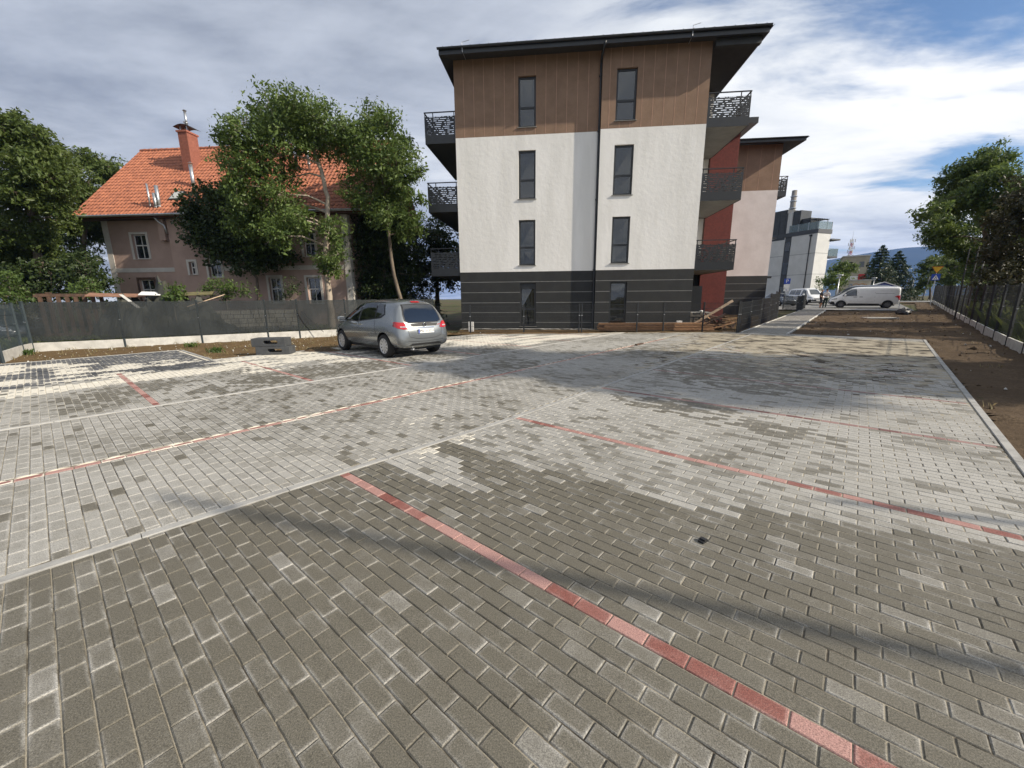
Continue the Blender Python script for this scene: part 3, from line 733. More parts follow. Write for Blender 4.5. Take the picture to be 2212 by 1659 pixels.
M_lit_strip = pmat('lit_interior_beige', (0.52, 0.46, 0.30), (0.42, 0.36, 0.22), 6, .85)  # beige strips behind the glass imitate a yellowish lit interior by colour
for a_, b_, c_, e_ in ((8.24, 8.40, 3.4, 5.36), (8.24, 8.40, .3, 2.28), (7.76, 7.86, 3.4, 4.6)): MB().box(a_, b_, STEP + .24, STEP + .27, c_, e_).build('lit_interior_strip', M_lit_strip, apt)
for a_, b_, c_, e_ in ((3.16, 3.3, 3.4, 5.3), (3.66, 3.76, .3, 2.0)): MB().box(a_, b_, .24, .27, c_, e_).build('lit_interior_strip', M_lit_strip, apt)
# roller shutter box over the left door
MB().box(3.17, 3.85, .06, .10, 2.08, 2.31).build('shutter_box', M_anth, apt)
def vstrips(u_list, d, z0, z1, ops, parent=apt, mat=None):
    for u in u_list:
        segs = [(z0, z1)]
        for a, b, c, e in ops:
            if a - .02 < u < b + .02:
                segs = [q for s0, s1 in segs for q in ((s0, min(s1, c - .04)), (max(s0, e + .01), s1)) if q[1] - q[0] > .05]
        for s0, s1 in segs: MB().box(u - .013, u + .013, d - .004, d + .004, s0, s1).build('groove_strip', mat or M_groove, parent)
vstrips([.40 + .494 * k for k in range(14)], 0.0, Z2b + .01, ZT - .02, wl_)
vstrips([7.28 + .489 * k for k in range(9)], STEP, Z2b + .01, ZT - .02, wr_)
def hstrips(zs, u0, u1, d, ops):
    for z in zs:
        segs = [(u0, u1)]
        for a, b, c, e in ops:
            if c - .02 < z < e + .02: segs = [q for s0, s1 in segs for q in ((s0, min(s1, a - .01)), (max(s0, b + .01), s1)) if q[1] - q[0] > .05]
        for s0, s1 in segs: MB().box(s0, s1, d - .004, d + .004, z - .014, z + .014).build('plinth_strip', M_plinth_line, apt)
hz = [2.45, 1.92, 1.39, .88, .36]
hstrips(hz, UL + .01, UM - .01, 0.0, wl_); hstrips(hz, UM + .01, UR - .01, STEP, wr_)
# roof: hipped, broad eaves with a sloping soffit, fascia and gutter
def hip_roof(parent, u0, u1, d0, d1, ze, name='roof', th=.25, rise=1.3, soff=None, wu0=None, wu1=None, wd0=None, zw=None):
    mb = MB(); e = .0
    c = min(u1 - u0, d1 - d0) / 2 * .98
    mb.add([(u0, d0, ze), (u1, d0, ze), (u1, d1, ze), (u0, d1, ze), (u0 + c, d0 + c, ze + rise), (u1 - c, d0 + c, ze + rise), (u1 - c, d1 - c, ze + rise), (u0 + c, d1 - c, ze + rise)],
           [(0, 1, 5, 4), (1, 2, 6, 5), (2, 3, 7, 6), (3, 0, 4, 7), (4, 5, 6, 7)])
    r = mb.build(name, M_roofdark, parent)
    f = MB(); t = .03
    f.box(u0, u1, d0, d0 + t, ze - th, ze - .003); f.box(u0, u0 + t, d0 + t, d1, ze - th, ze - .003); f.box(u1 - t, u1, d0 + t, d1, ze - th, ze - .003)
    f.build('fascia', M_roofdark, r)
    s = MB()      # soffit slopes up from the eave edge to the wall head
    zs = ze - th + .02; zw = zw if zw is not None else zs + .22
    s.add([(u0 + t, d0 + t, zs), (u1 - t, d0 + t, zs), (u1 - t, d1, zs), (u0 + t, d1, zs), (wu0, wd0, zw), (wu1, wd0, zw), (wu1, d1, zw), (wu0, d1, zw)],
          [(0, 4, 5, 1), (1, 5, 6, 2), (0, 3, 7, 4)])
    s.build('soffit', soff or M_soffit, r)
    g = MB(); prof = [(-.065, 0), (-.05, -.055), (0, -.075), (.05, -.055), (.065, 0)]
    for k in range(4):
        (a, za), (b, zb) = prof[k], prof[k + 1]
        y0 = d0 - .07
        g.add([(u0 - .05, y0 + a, ze - .02 + za), (u1 + .05, y0 + a, ze - .02 + za), (u1 + .05, y0 + b, ze - .02 + zb), (u0 - .05, y0 + b, ze - .02 + zb)], [(0, 1, 2, 3)])
        x0 = u1 + .07
        g.add([(x0 + a, d0 - .1, ze - .02 + za), (x0 + a, d1, ze - .02 + za), (x0 + b, d1, ze - .02 + zb), (x0 + b, d0 - .1, ze - .02 + zb)], [(0, 1, 2, 3)])
    g.build('gutter', M_roofdark, r)
    return r
roof = hip_roof(apt, -.52, 13.72, -.88, 17.0, 12.74, wu0=UL - .01, wu1=UR + .01, wd0=-.02, zw=12.66, th=.27, rise=1.4)
# seams of the roof sheet showing along the eave
for k in range(34):
    u = -.3 + k * .42; MB().box(u - .012, u + .012, -.93, -.4, 12.745, 12.79).build('roof_seam', M_roofdark, roof)
MB().box(UR + .01, 13.55, -.62, -.40, 12.22, 12.5).build('eave_beam', M_soffit, roof)
for u in (.62, 10.6):
    MB().tube([(u, -.35, 12.5), (u - .02, -.95, 12.5), (u - .03, -.99, 12.85), (u + .3, -.9, 12.97)], .012, 6).build('lightning_conductor', M_steel, roof)
# rainwater pipe at the step
p = MB(); ux = UM - .06
p.tube([(ux + .08, -.95, 12.55), (ux + .04, -.9, 12.42), (ux, -.12, 12.25), (ux, -.10, 12.0), (ux, -.10, .15), (ux - .03, -.2, .02)], .052, 10)
pipe = p.build('drainpipe', M_anth, apt, smooth=True)
for z in (1.0, 3.0, 6.3, 9.3, 11.6): MB().box(ux - .075, ux + .075, -.165, -.03, z - .02, z + .02).build('pipe_clip', M_anth, pipe)
# balconies on both flanks
for k, z in enumerate((9.15, 5.97, 2.80)): balcony(apt, -1.60, UL - .01, 0.03, 6.3, z, 100 + k, outer=-1)
for k, z in enumerate((9.20, 6.06, 2.90)): balcony(apt, UR + .01, 13.52, STEP + .03, 4.25, z, 200 + k, under=M_slab, outer=1)
# recessed white wall, brick stair tower
mb = MB(); mb.box(UR + .01, 13.44, 4.30, 5.0, Z1b, 12.5); mb.build('white_wall', M_white, apt)
mb = MB(); mb.box(UR + .01, 13.44, 4.28, 5.0, -.3, Z1b - .002); mb.build('plinth_wall', M_plinth, apt)
TW0, TW1, TD, TZ = 13.45, 14.93, 4.1, 10.55
tower = MB().box(TW0, TW1, TD, 12.5, -.3, TZ).build('brick_tower', M_mortar, apt)
bw, bh = .245, .068; br = MB(); row = 0; z = -.2; rb = random.Random(3); nobj = 0; proto = {}
def brick_obj(x0, x1, z0):
    key = round(x1 - x0, 3)
    if key not in proto:
        me = bpy.data.meshes.new('brick'); w2 = (x1 - x0) / 2
        mbx = MB().box(-w2, w2, -.006, .010, 0, bh - .012); me.from_pydata(mbx.v, [], mbx.f); me.materials.append(M_brick); proto[key] = me
    o = bpy.data.objects.new('brick', proto[key]); COL.objects.link(o); o.parent = tower; o.location = ((x0 + x1) / 2, TD - .002 - rb.random() * .003, z0)
while z < TZ - .06:
    u = TW0 - (bw / 2 if row % 2 else 0)
    while u < TW1 - .02:
        a, b = max(u, TW0) + .004, min(u + bw, TW1) - .004
        if b - a > .04 and not (a < 13.95 and z < 2.25 and z > -.1 and False):
            if z < 3.2 and nobj < 300 and z > .15: brick_obj(a, b, z); nobj += 1
            else: br.box(a, b, TD - .006 - rb.random() * .003, TD + .01, z, z + bh - .012)
        u += bw
    z += bh; row += 1
for zrow in range(0): pass
fb = br.build('brick_field', M_brick, tower); fb['kind'] = 'stuff'
# tower's right flank bricks
br = MB(); z = -.2; row = 0
while z < TZ - .06:
    y = TD - (bw / 2 if row % 2 else 0)
    while y < 12.4:
        br.box(TW1 - .01, TW1 + .006, max(y, TD) + .004, min(y + bw, 12.5) - .004, z, z + bh - .012); y += bw
    z += bh; row += 1
br.build('brick_field', M_brick, tower)['kind'] = 'stuff'
tr = MB(); tr.box(13.0, 15.45, 3.3, 13, TZ + .02, TZ + .30); tr.build('tower_roof', M_roofdark, apt)
MB().box(12.85, 13.62, 4.04, 4.09, .05, 2.25).build('entrance_door', M_frame, apt)
MB().box(12.95, 12.99, 4.0, 4.05, .95, 1.25).build('door_handle', M_steel, apt)
# rear wing seen past the tower
B2, U20, U21 = 12.5, 14.6, 21.3
ops2 = []
for nm, a, b, mat in (('brown_wall', 9.33, 12.45, M_brown), ('white_wall', 3.18, 9.33, M_white2), ('plinth_wall', -.2, 3.18, M_plinth)):
    mb = MB(); wall_face(mb, U20, U21, a, b, B2, ops2); mb.add([(U21, B2, a), (U21, 26, a), (U21, 26, b), (U21, B2, b)], [(0, 1, 2, 3)]); mb.build(nm, mat, apt)
vstrips([15.1 + .95 * k for k in range(7)], B2, 9.34, 12.42, [])
for z in (2.6, 2.05, 1.5, .95): MB().box(U20, U21 - .01, B2 - .005, B2 + .004, z - .016, z + .016).build('plinth_strip', M_plinth_line, apt)
MB().box(14.94, 16.3, B2 - .25, B2 - .006, 3.1, 3.22).build('canopy_slab', M_concrete, apt)
hip_roof(apt, 14.0, 22.3, B2 - 1.0, 27, 12.55, wu0=14.6, wu1=U21 + .01, wd0=B2 - .02, zw=12.5, th=.26, rise=1.2)
for k, z in enumerate((8.95,)): balcony(apt, U21 + .01, U21 + .75, B2 + .3, B2 + 4.2, z, 300 + k, outer=1)
lam = MB()
for k in range(7): lam.box(U21 + .05, U21 + .11, B2 + .3 + k * .22, B2 + .36 + k * .22, 3.2, 8.6)
lam.build('timber_screen', M_wood_new, apt)
MB().box(U21 + .005, U21 + .4, B2 + .2, B2 + 2.2, 3.0, 3.15).build('screen_shelf', M_anth, apt)
MB().box(U21 + .005, U21 + .4, B2 + .2, B2 + 2.2, 5.9, 6.02).build('screen_shelf', M_anth, apt)
# gravel drip strip in front of the block (on its soil)
M_gravel = pmat('drip_gravel', (0.50, 0.48, 0.44), (0.22, 0.21, 0.19), 60, 0.95, bump=0.8, bscale=60)
gv = patch_sheet('gravel_strip', [(-2.75, 21.35), (4.25, 20.62), (4.3, 21.05), (-2.7, 21.78)], .06, M_gravel, .03, 31, base=.03, frq=3); tag(gv, kind='structure')

# two white meter boxes standing before the facade
for (x, y, lab) in ((8.35, 20.15, 'white meter box at the foot of the charcoal wall behind the timber stack'), (-2.08, 20.75, 'white meter box low at the left corner of the charcoal wall')):
    mb = MB(); mb.box(-.13, .13, -.06, .06, -.06, .46); mb.box(-.11, .11, -.072, -.0605, .03, .43); o = mb.build('meter_box', M_paper); o.location = (x, y, 0); o.rotation_euler = (0, 0, -YAW)
    tag(o, lab, 'meter box')

# ================================================================== FENCES
M_fence = pmat('fence_coating', (0.018, 0.021, 0.024), (0.024, 0.027, 0.030), 6, 0.5)
M_post_blue = pmat('slate_fence_post', (0.040, 0.055, 0.062), (0.032, 0.045, 0.052), 6, 0.55)
def wires(mb, p0, p1, z0, z1, pitch=.055, r=.0028, hz=(0, .5, 1), dbl=True, lean=None):
    """welded mesh panel between two ground points"""
    p0 = Vector(p0); p1 = Vector(p1); L = (p1 - p0).length; n = max(2, int(L / pitch)); d = (p1 - p0) / L
    nr = Vector((-d.y, d.x, 0)).normalized() if abs(d.z) < .99 else Vector((1, 0, 0))
    for k in range(n + 1):
        p = p0 + d * (L * k / n); mb.bar(p + Vector((0, 0, z0)), p + Vector((0, 0, z1)), r * 2)
    for h in hz:
        z = z0 + (z1 - z0) * h
        for s in ((-1, 1) if dbl else (0,)):
            o = nr * s * .006; mb.bar(p0 + o + Vector((0, 0, z)), p1 + o + Vector((0, 0, z)), r * 2.4)
def fence(name, label, posts, heights, base, panel_z, post_w=.06, mat=None, plinth=None, hz=(0, .25, .5, .75, 1), pitch=.055, wire_mat=None, rail=None, label_group=None, skip=(), r=.0028, cap=True):
    root = thing(name, label, 'fence')
    for k, (x, y) in enumerate(posts):
        z = gz(x, y); h = heights[k]
        q = MB(); q.box(x - post_w / 2, x + post_w / 2, y - post_w / 2, y + post_w / 2, z - .25, z + h)
        po = q.build('post', mat or M_fence, root)
        if cap: MB().box(x - post_w / 2 - .006, x + post_w / 2 + .006, y - post_w / 2 - .006, y + post_w / 2 + .006, z + h + .001, z + h + .018).build('post_cap', mat or M_fence, po)
        for zz_ in (.3, .6, .9):
            MB().box(x - .03, x + .03, y - post_w / 2 - .022, y - post_w / 2 - .002, z + h * zz_ - .015, z + h * zz_ + .015).build('clamp', M_steel if zz_ == .6 else (mat or M_fence), po)
    for k in range(len(posts) - 1):
        if k in skip: continue
        (x0, y0), (x1, y1) = posts[k], posts[k + 1]; d = Vector((x1 - x0, y1 - y0, 0)).normalized() * (post_w / 2 + .004)
        a = Vector((x0, y0, gz(x0, y0))) + d; b = Vector((x1, y1, gz(x1, y1))) - d
        w = MB(); wires(w, a, b, panel_z, min(heights[k], heights[k + 1]) - .03, pitch=pitch, hz=hz, r=r)
        w.build('mesh_panel', wire_mat or mat or M_fence, root)
        if plinth:
            t = .05; nr = Vector((-d.y, d.x, 0)).normalized() * t / 2; pm = MB()
            pm.add([a + nr + Vector((0, 0, -.15)), a - nr + Vector((0, 0, -.15)), b - nr + Vector((0, 0, -.15)), b + nr + Vector((0, 0, -.15)), a + nr + Vector((0, 0, plinth)), a - nr + Vector((0, 0, plinth)), b - nr + Vector((0, 0, plinth)), b + nr + Vector((0, 0, plinth))],
                   [(3, 2, 1, 0), (4, 5, 6, 7), (0, 1, 5, 4), (1, 2, 6, 5), (2, 3, 7, 6), (3, 0, 4, 7)])
            fix_normals(pm.build('plinth_board', M_concrete, root))
    return root
# fence in front of the block and along the footpath
fp = [(-4.7, 19.75), (-1.98, 19.45), (.59, 19.46), (3.25, 19.44), (3.37, 19.43), (6.01, 19.38), (7.25, 19.3), (9.07, 19.16), (10.2, 18.22)]
fence('mesh_fence', 'low black wire mesh fence in front of the white apartment block', fp, [1.3, 1.3, 1.28, 1.32, 1.32, 1.34, 1.34, 1.35, 1.37], 0, .05, skip=(3,), hz=(0, .2, .4, .6, .8, 1), r=.0042)
fp = [(10.32, 18.3), (11.9, 20.19), (13.51, 21.99), (15.41, 24.25), (16.66, 25.72), (17.4, 26.57)]
fence('mesh_fence', 'black mesh fence with tall posts running beside the grey footpath', fp, [1.37, 1.40, 1.45, 1.65, 1.75, 1.85], 0, .05, hz=(0, .2, .4, .6, .8, 1), r=.0034)
fp = [(25.8, 38.7), (24.05, 34.3), (25.9, 36.4), (27.82, 38.64)]
fence('mesh_fence', 'short black fence corner at the far end of the footpath', fp, [1.3] * 4, 0, .05, post_w=.07)
# long fence along the right edge, on concrete boards
A = np.array([14.32, 11.11]); Bq = np.array([51.11, 49.66]); Lr = np.linalg.norm(Bq - A); dr = (Bq - A) / Lr
rp_ = [tuple(A + dr * (k * 2.55 - 7.6)) for k in range(int(Lr / 2.55) + 4)]
fence('mesh_fence', 'long dark mesh fence on concrete boards along the right edge', rp_, [1.92] * len(rp_), 0, .32, plinth=.25, hz=(0, .28, .55, .57, .82, .98, 1), mat=M_fence, post_w=.065, pitch=.11, r=.0022)
# left fence with shade cloth
lp = [(-15.6, 12.72), (-16.09, 13.42), (-14.12, 14.62), (-12.39, 16.12), (-10.33, 17.16), (-9.72, 18.14), (-8.0, 19.05), (-6.1, 19.95), (-4.2, 20.85)]
lp = [(-16.09, 13.42), (-14.14, 14.66), (-12.3, 15.96), (-10.42, 17.22), (-9.4, 17.86), (-7.75, 18.95), (-5.9, 20.15), (-4.1, 21.3)]
lf = fence('screened_fence', 'mesh fence hung with dark shade cloth on white concrete boards', lp, [1.62] * 8, 0, .33, plinth=.265, mat=M_post_blue, post_w=.06, hz=(0, .35, .7, 1))
def cloth_mat():
    m, t, b, out = new_mat('shade_cloth')
    n1 = rng(t, noise(t, 1.2, 5, 0.6, stretch=(1, 1, 0.25)), 0.35, 0.65); n2 = rng(t, noise(t, 5, 4, 0.6, stretch=(1.5, 1.5, 0.2)), 0.3, 0.7)
    col = mixc(t, mth(t, 'MULTIPLY', mth(t, 'ADD', n1, n2), .5), (0.012, 0.016, 0.017), (0.027, 0.033, 0.035))
    t.links.new(col, b.inputs['Base Color']); b.inputs['Roughness'].default_value = 0.8
    tr = N(t, 'ShaderNodeBsdfTransparent'); mx = N(t, 'ShaderNodeMixShader'); mx.inputs[0].default_value = 0.17
    t.links.new(b.outputs[0], mx.inputs[1]); t.links.new(tr.outputs[0], mx.inputs[2]); t.links.new(mx.outputs[0], out.inputs[0])
    return m
M_cloth = cloth_mat()
for k in range(7):
    (x0, y0), (x1, y1) = lp[k], lp[k + 1]; nx_, nz_ = 16, 8; d = Vector((x1 - x0, y1 - y0, 0)); nr = Vector((d.y, -d.x, 0)).normalized()
    vs = []; rr = random.Random(k)
    for a in range(nx_ + 1):
        for c in range(nz_ + 1):
            f = a / nx_; h = c / nz_; bulge = .045 + .018 * math.sin(f * 9 + k) * math.sin(h * 7) + rr.uniform(-.004, .004)
            z = .30 + h * (1.60 - .30) + (.022 * math.sin(f * 21 + k * 2) if c == 0 else 0) - .012 * math.sin(f * math.pi * 6) * (c == nz_)
            pt = Vector((x0, y0, z)) + d * f + nr * bulge; vs.append(tuple(pt))
    fs = [(a * (nz_ + 1) + c, (a + 1) * (nz_ + 1) + c, (a + 1) * (nz_ + 1) + c + 1, a * (nz_ + 1) + c + 1) for a in range(nx_) for c in range(nz_)]
    MB().add(vs, fs).build('shade_cloth', M_cloth, lf, smooth=True)
fence('mesh_fence', 'bare slate mesh fence section on concrete boards at the left edge', [(-14.1, 11.0), (-15.55, 12.7), (-16.0, 13.35)], [1.58, 1.58, 1.6], 0, .3, plinth=.27, mat=M_post_blue)
MB_ = MB(); MB_.bar((-9.2, 17.75, 1.15), (-8.4, 18.0, .2), .02); tag(MB_.build('brace_wire', M_fence), 'thin dark brace leaning on the shade cloth beside the car', 'brace')
# ================================================================== PINK HOUSE BEHIND THE LEFT FENCE
M_pink = pmat('dusty_pink_render', (0.44, 0.315, 0.262), (0.38, 0.27, 0.225), 1.2, 0.9, bump=0.15, bscale=60)
M_trim = pmat('cream_trim', (0.60, 0.57, 0.52), (0.52, 0.49, 0.45), 2, 0.85)
M_tile = pmat('orange_clay_tile', (0.41, 0.148, 0.076), (0.25, 0.088, 0.048), 3.6, 0.75, fine=0.20, fscale=9, lo=.3, hi=.7)
M_wframe = pmat('white_window_frame', (0.72, 0.71, 0.68), None, 5, 0.6)
M_curt = glass_mat('house_glass', (0.02, 0.025, 0.03), 0.04, 0.3)
M_chim = pmat('orange_brick', (0.33, 0.12, 0.078), (0.26, 0.09, 0.058), 8, 0.85)
HY = R(4.5)
house = thing('pink_house', 'old pink rendered house with orange tiled gable roof and brick chimney', 'house', (-24.02, 25.0, 0), -HY)
HE, HR, HD0, HDR = 6.42, 11.45, -.62, 4.5           # eave z, ridge z, eave depth, ridge depth
slope = (HR - HE) / (HDR - HD0)
hops = [(1.72, 2.62, 4.07, 5.45), (1.66, 2.62, 1.55, 2.88)]
mb = MB(); wall_face(mb, 0, 4.28, -.3, 6.75, 0.0, hops, rev=.18)
mb.add([(0, 0, -.3), (0, 0, 6.75), (0, 4.5, 11.2), (0, 9.0, 6.75), (0, 9, -.3)], [(0, 1, 2, 3, 4)]); mb.build('wall', M_pink, house)
hops2 = [(5.24, 5.62, 3.12, 3.84), (6.42, 7.2, 2.95, 4.28), (12.35, 13.0, 4.02, 5.30), (10.0, 10.72, 1.45, 2.9), (12.3, 13.1, 1.40, 2.88), (8.3, 9.0, 4.0, 5.3)]
HP = -.22
mb = MB(); wall_face(mb, 4.28, 15.0, -.3, 6.6, HP, hops2, rev=.18); mb.add([(4.28, HP, -.3), (4.28, HP, 6.6), (4.28, .02, 6.6), (4.28, .02, -.3)], [(0, 1, 2, 3)])
mb.add([(15.0, HP, -.3), (15.0, 9, -.3), (15.0, 9, 6.75), (15, 4.5, 11.2), (15.0, HP, 6.6)], [(0, 1, 2, 3, 4)]); mb.build('wall', M_pink, house)
MB().box(-.015, .34, -.025, .3, -.2, 6.55).build('corner_pilaster', M_trim, house)
MB().box(.345, 4.275, -.022, .02, 3.31, 3.55).build('string_course', M_trim, house)
MB().box(4.285, 15.0, HP - .022, HP + .02, 3.31, 3.55).build('string_course', M_trim, house) if False else None
for a, b in ((7.35, 9.9), (10.0, 14.6)): MB().box(a, b, HP - .022, HP + .02, 3.31, 3.55).build('string_course', M_trim, house)
MB().box(14.66, 15.02, HP - .028, HP + .3, -.2, 6.5).build('corner_pilaster', M_trim, house)
def house_window(a, b, c, e, d, trim=M_trim):
    w = window(house, a, b, c, e, d, rev=.16, split=.56, sill=True, mat_fr=M_wframe, mat_gl=M_curt, fw=.055, mull=(.5,), sill_mat=M_trim)
    s = MB(); t = .13
    s.box(a - t, a - .003, d - .03, d + .05, c - .02, e + t); s.box(b + .003, b + t, d - .03, d + .05, c - .02, e + t); s.box(a, b, d - .03, d + .05, e + .003, e + t - .002)
    s.build('surround', trim, w)
for q in hops[:1]: house_window(*q, 0.0)
for q in hops[1:]: house_window(*q, 0.0, trim=M_wood_old)
for q in hops2: house_window(*q, HP)
MB().box(3.76, 4.12, -.28, -.002, 5.05, 6.3).build('boiler_shaft', M_pink, house)
mb = MB(); mb.tube([(3.9, -.55, 6.25), (3.92, -.35, 6.05), (4.2, -.32, 5.85), (4.3, -.3, 5.4)], .05, 8); mb.build('downpipe', M_steel, house, True)
# roof: two slopes, clay pantiles laid one by one
deck = MB()
U0, U1 = -1.1, 16.4
for s in (0,):
    deck.add([(U0 + .03, HD0 + .05, HE - .03), (U1, HD0 + .05, HE - .03), (U1, HDR, HR - .05), (U0 + .03, HDR, HR - .05), (U1, 9.6, HE - .05), (U0 + .03, 9.6, HE - .05)], [(0, 1, 2, 3), (3, 2, 4, 5)])
    deck.add([(U0 + .03, HD0 + .05, HE - .16), (U1, HD0 + .05, HE - .16), (U1, HDR, HR - .18), (U0 + .03, HDR, HR - .18)], [(3, 2, 1, 0)])
rf = deck.build('roof', M_tile, house)
tw, tl = .232, .345
def tile_mesh():
    """S-profile pantile, local x across, y up the slope, z off the roof"""
    prof = [(-.116, .004), (-.085, .034), (-.045, .046), (-.005, .030), (.030, .010), (.080, .004), (.118, .012)]
    L = tl * 1.10; v = []; f = []; n = len(prof); th = .016
    for y, dz in ((0, .026), (L, 0.0)):
        v += [(x, y, z + dz) for x, z in prof]
    v += [(x, 0.0, z + .026 - th) for x, z in prof]
    f += [(k, k + 1, n + k + 1, n + k) for k in range(n - 1)] + [(2 * n + k, 2 * n + k + 1, k + 1, k) for k in range(n - 1)]
    return np.array(v), np.array(f)
tv, tf = tile_mesh()
ang = math.atan2(HR - HE, HDR - HD0); slen = math.hypot(HR - HE, HDR - HD0); nrow = int(slen / tl) + 1; ncol = int((U1 - U0) / tw)
tme = bpy.data.meshes.new('roof_tile'); tme.from_pydata(tv.tolist(), [], tf.tolist()); tme.materials.append(M_tile)
ca, sa = math.cos(ang), math.sin(ang)
TV = []; TF = []; base = 0; rt_ = random.Random(5); cnt = 0
for r in range(nrow):
    for c in range(ncol):
        u = U0 + (c + .5) * tw + rt_.uniform(-.004, .004); y = r * tl * .985 + rt_.uniform(-.006, .006)
        dep = HD0 - .04 + y * ca; z = HE - .02 + y * sa
        if abs(u - 3.81) < .3 and abs(dep - 2.85) < .42: continue
        if u < 5.6 and cnt < 300 and r >= 3 and r < 15:
            o = bpy.data.objects.new('roof_tile', tme); COL.objects.link(o); o.parent = rf; o.location = (u, dep, z); o.rotation_euler = (ang + rt_.uniform(-.012, .012), 0, 0); cnt += 1
        else:
            a2 = ang + rt_.uniform(-.012, .012); c2, s2 = math.cos(a2), math.sin(a2)
            TV.append(np.stack([tv[:, 0] + u, dep + tv[:, 1] * c2 - tv[:, 2] * s2, z + tv[:, 1] * s2 + tv[:, 2] * c2], 1)); TF.append(tf + base); base += len(tv)
o = mesh_np('roof_tile_field', np.concatenate(TV), np.concatenate(TF), M_tile, rf); o['kind'] = 'stuff'
for k in range(44):
    u = U0 + .2 + k * .4; mb = MB(); mb.tube([(u - .21, HDR, HR + .0), (u + .2, HDR, HR + .012)], [.12, .135], 8); mb.build('ridge_tile', M_tile, rf)
mb = MB(); mb.bar((U0, HD0 - .02, HE - .09), (U0, HDR, HR - .1), .04, .2); mb.build('barge_board', M_wood_old, rf)
mb = MB(); mb.tube([(U0 - .02, HD0 - .09, HE - .06), (U1, HD0 - .09, HE - .06)], .07, 8); mb.build('gutter', M_steel, rf)
mb = MB(); mb.box(U0 + .03, U1, HD0, .0, HE - .2, HE - .17); mb.build('soffit', M_wood_old, rf)
# skylight
mb = MB(M=Matrix.Translation((4.55, .55, HE - .02 + (.55 - HD0) * slope)) @ Matrix.Rotation(ang, 4, 'X')); mb.box(-.33, .33, -.4, .4, .02, .12); sk = mb.build('skylight', M_frame, rf)
mb = MB(M=Matrix.Translation((4.55, .55, HE - .02 + (.55 - HD0) * slope)) @ Matrix.Rotation(ang, 4, 'X')); mb.box(-.26, .26, -.33, .33, .121, .13); mb.build('pane', M_blind, sk)
# brick chimney with sheet cap and twin flues
ch = MB().box(3.52, 4.10, 2.45, 3.25, 8.9, 11.75).build('chimney', M_mortar, rf)
cb = MB(); z = 9.0; row = 0
while z < 11.7:
    for (ax0, ax1, fix, face) in ((3.52, 4.10, 2.45, 'y'), (2.45, 3.25, 4.10, 'x')):
        u = ax0 - (.12 if row % 2 else 0)
        while u < ax1 - .02:
            a, b = max(u, ax0) + .005, min(u + .24, ax1) - .005
            if b - a > .03:
                if face == 'y': cb.box(a, b, fix - .008, fix + .01, z + .005, z + .067)
                else: cb.box(fix - .01, fix + .008, a, b, z + .005, z + .067)
            u += .24
    z += .075; row += 1
cbo = cb.build('chimney_bricks', M_chim, ch); cbo['kind'] = 'stuff'
MB().box(3.46, 4.16, 2.39, 3.31, 11.70, 11.80).build('chimney_crown', M_chim, ch)
MB().box(3.44, 4.18, 2.34, 2.46, 8.76, 9.06).build('flashing', M_steel, ch)
cp = MB(); vs = []
for a in range(7):
    x = 3.30 + 1.05 * a / 6; zz_ = 12.0 + .14 * math.sin(math.pi * a / 6); vs += [(x, 2.42, zz_), (x, 3.38, zz_)]
cp.add(vs + [(x, y, z + .015) for x, y, z in vs], [(2 * a, 2 * a + 1, 2 * a + 3, 2 * a + 2) for a in range(6)] + [(14 + 2 * a, 14 + 2 * a + 2, 14 + 2 * a + 3, 14 + 2 * a + 1) for a in range(6)] + [(2 * a, 2 * a + 2, 16 + 2 * a, 14 + 2 * a) for a in range(6)])
cp.build('chimney_cap', M_roofdark, ch)
for u in (3.6, 4.03): MB().box(u - .03, u + .03, 2.6, 2.66, 11.8, 12.12).build('cap_leg', M_steel, ch)
def flue(u, d, z0, z1, r, par, cowl=True):
    mb = MB(); mb.tube([(u, d, z0), (u, d, z1)], r, 10); mb.tube([(u, d, z0 + (z1 - z0) * .22), (u, d, z0 + (z1 - z0) * .22 + .05)], r * 1.25, 10)
    f = mb.build('flue_pipe', M_steel, par, True)
    if cowl: MB().tube([(u, d, z1 + .05), (u, d, z1 + .12)], [r * 1.7, r * .4], 10).build('cowl', M_steel, f)
flue(3.9, 2.8, 12.1, 12.95, .07, ch); flue(3.62, 3.0, 12.0, 12.4, .05, ch)
flue(3.52, -.25, 6.6, 8.1, .05, rf, False); flue(3.86, -.25, 6.6, 7.6, .085, rf, False); flue(4.02, -.2, 6.55, 8.0, .095, rf, False)
flue(5.05, 1.25, 7.9, 9.5, .10, rf); flue(6.9, 4.5, 11.4, 12.6, .08, rf); flue(7.15, 4.4, 11.4, 12.2, .06, rf)
flue(9.2, 2.6, 9.6, 11.2, .09, rf); flue(10.9, 2.4, 9.2, 11.4, .10, rf); flue(11.8, 2.2, 9.2, 10.9, .08, rf)
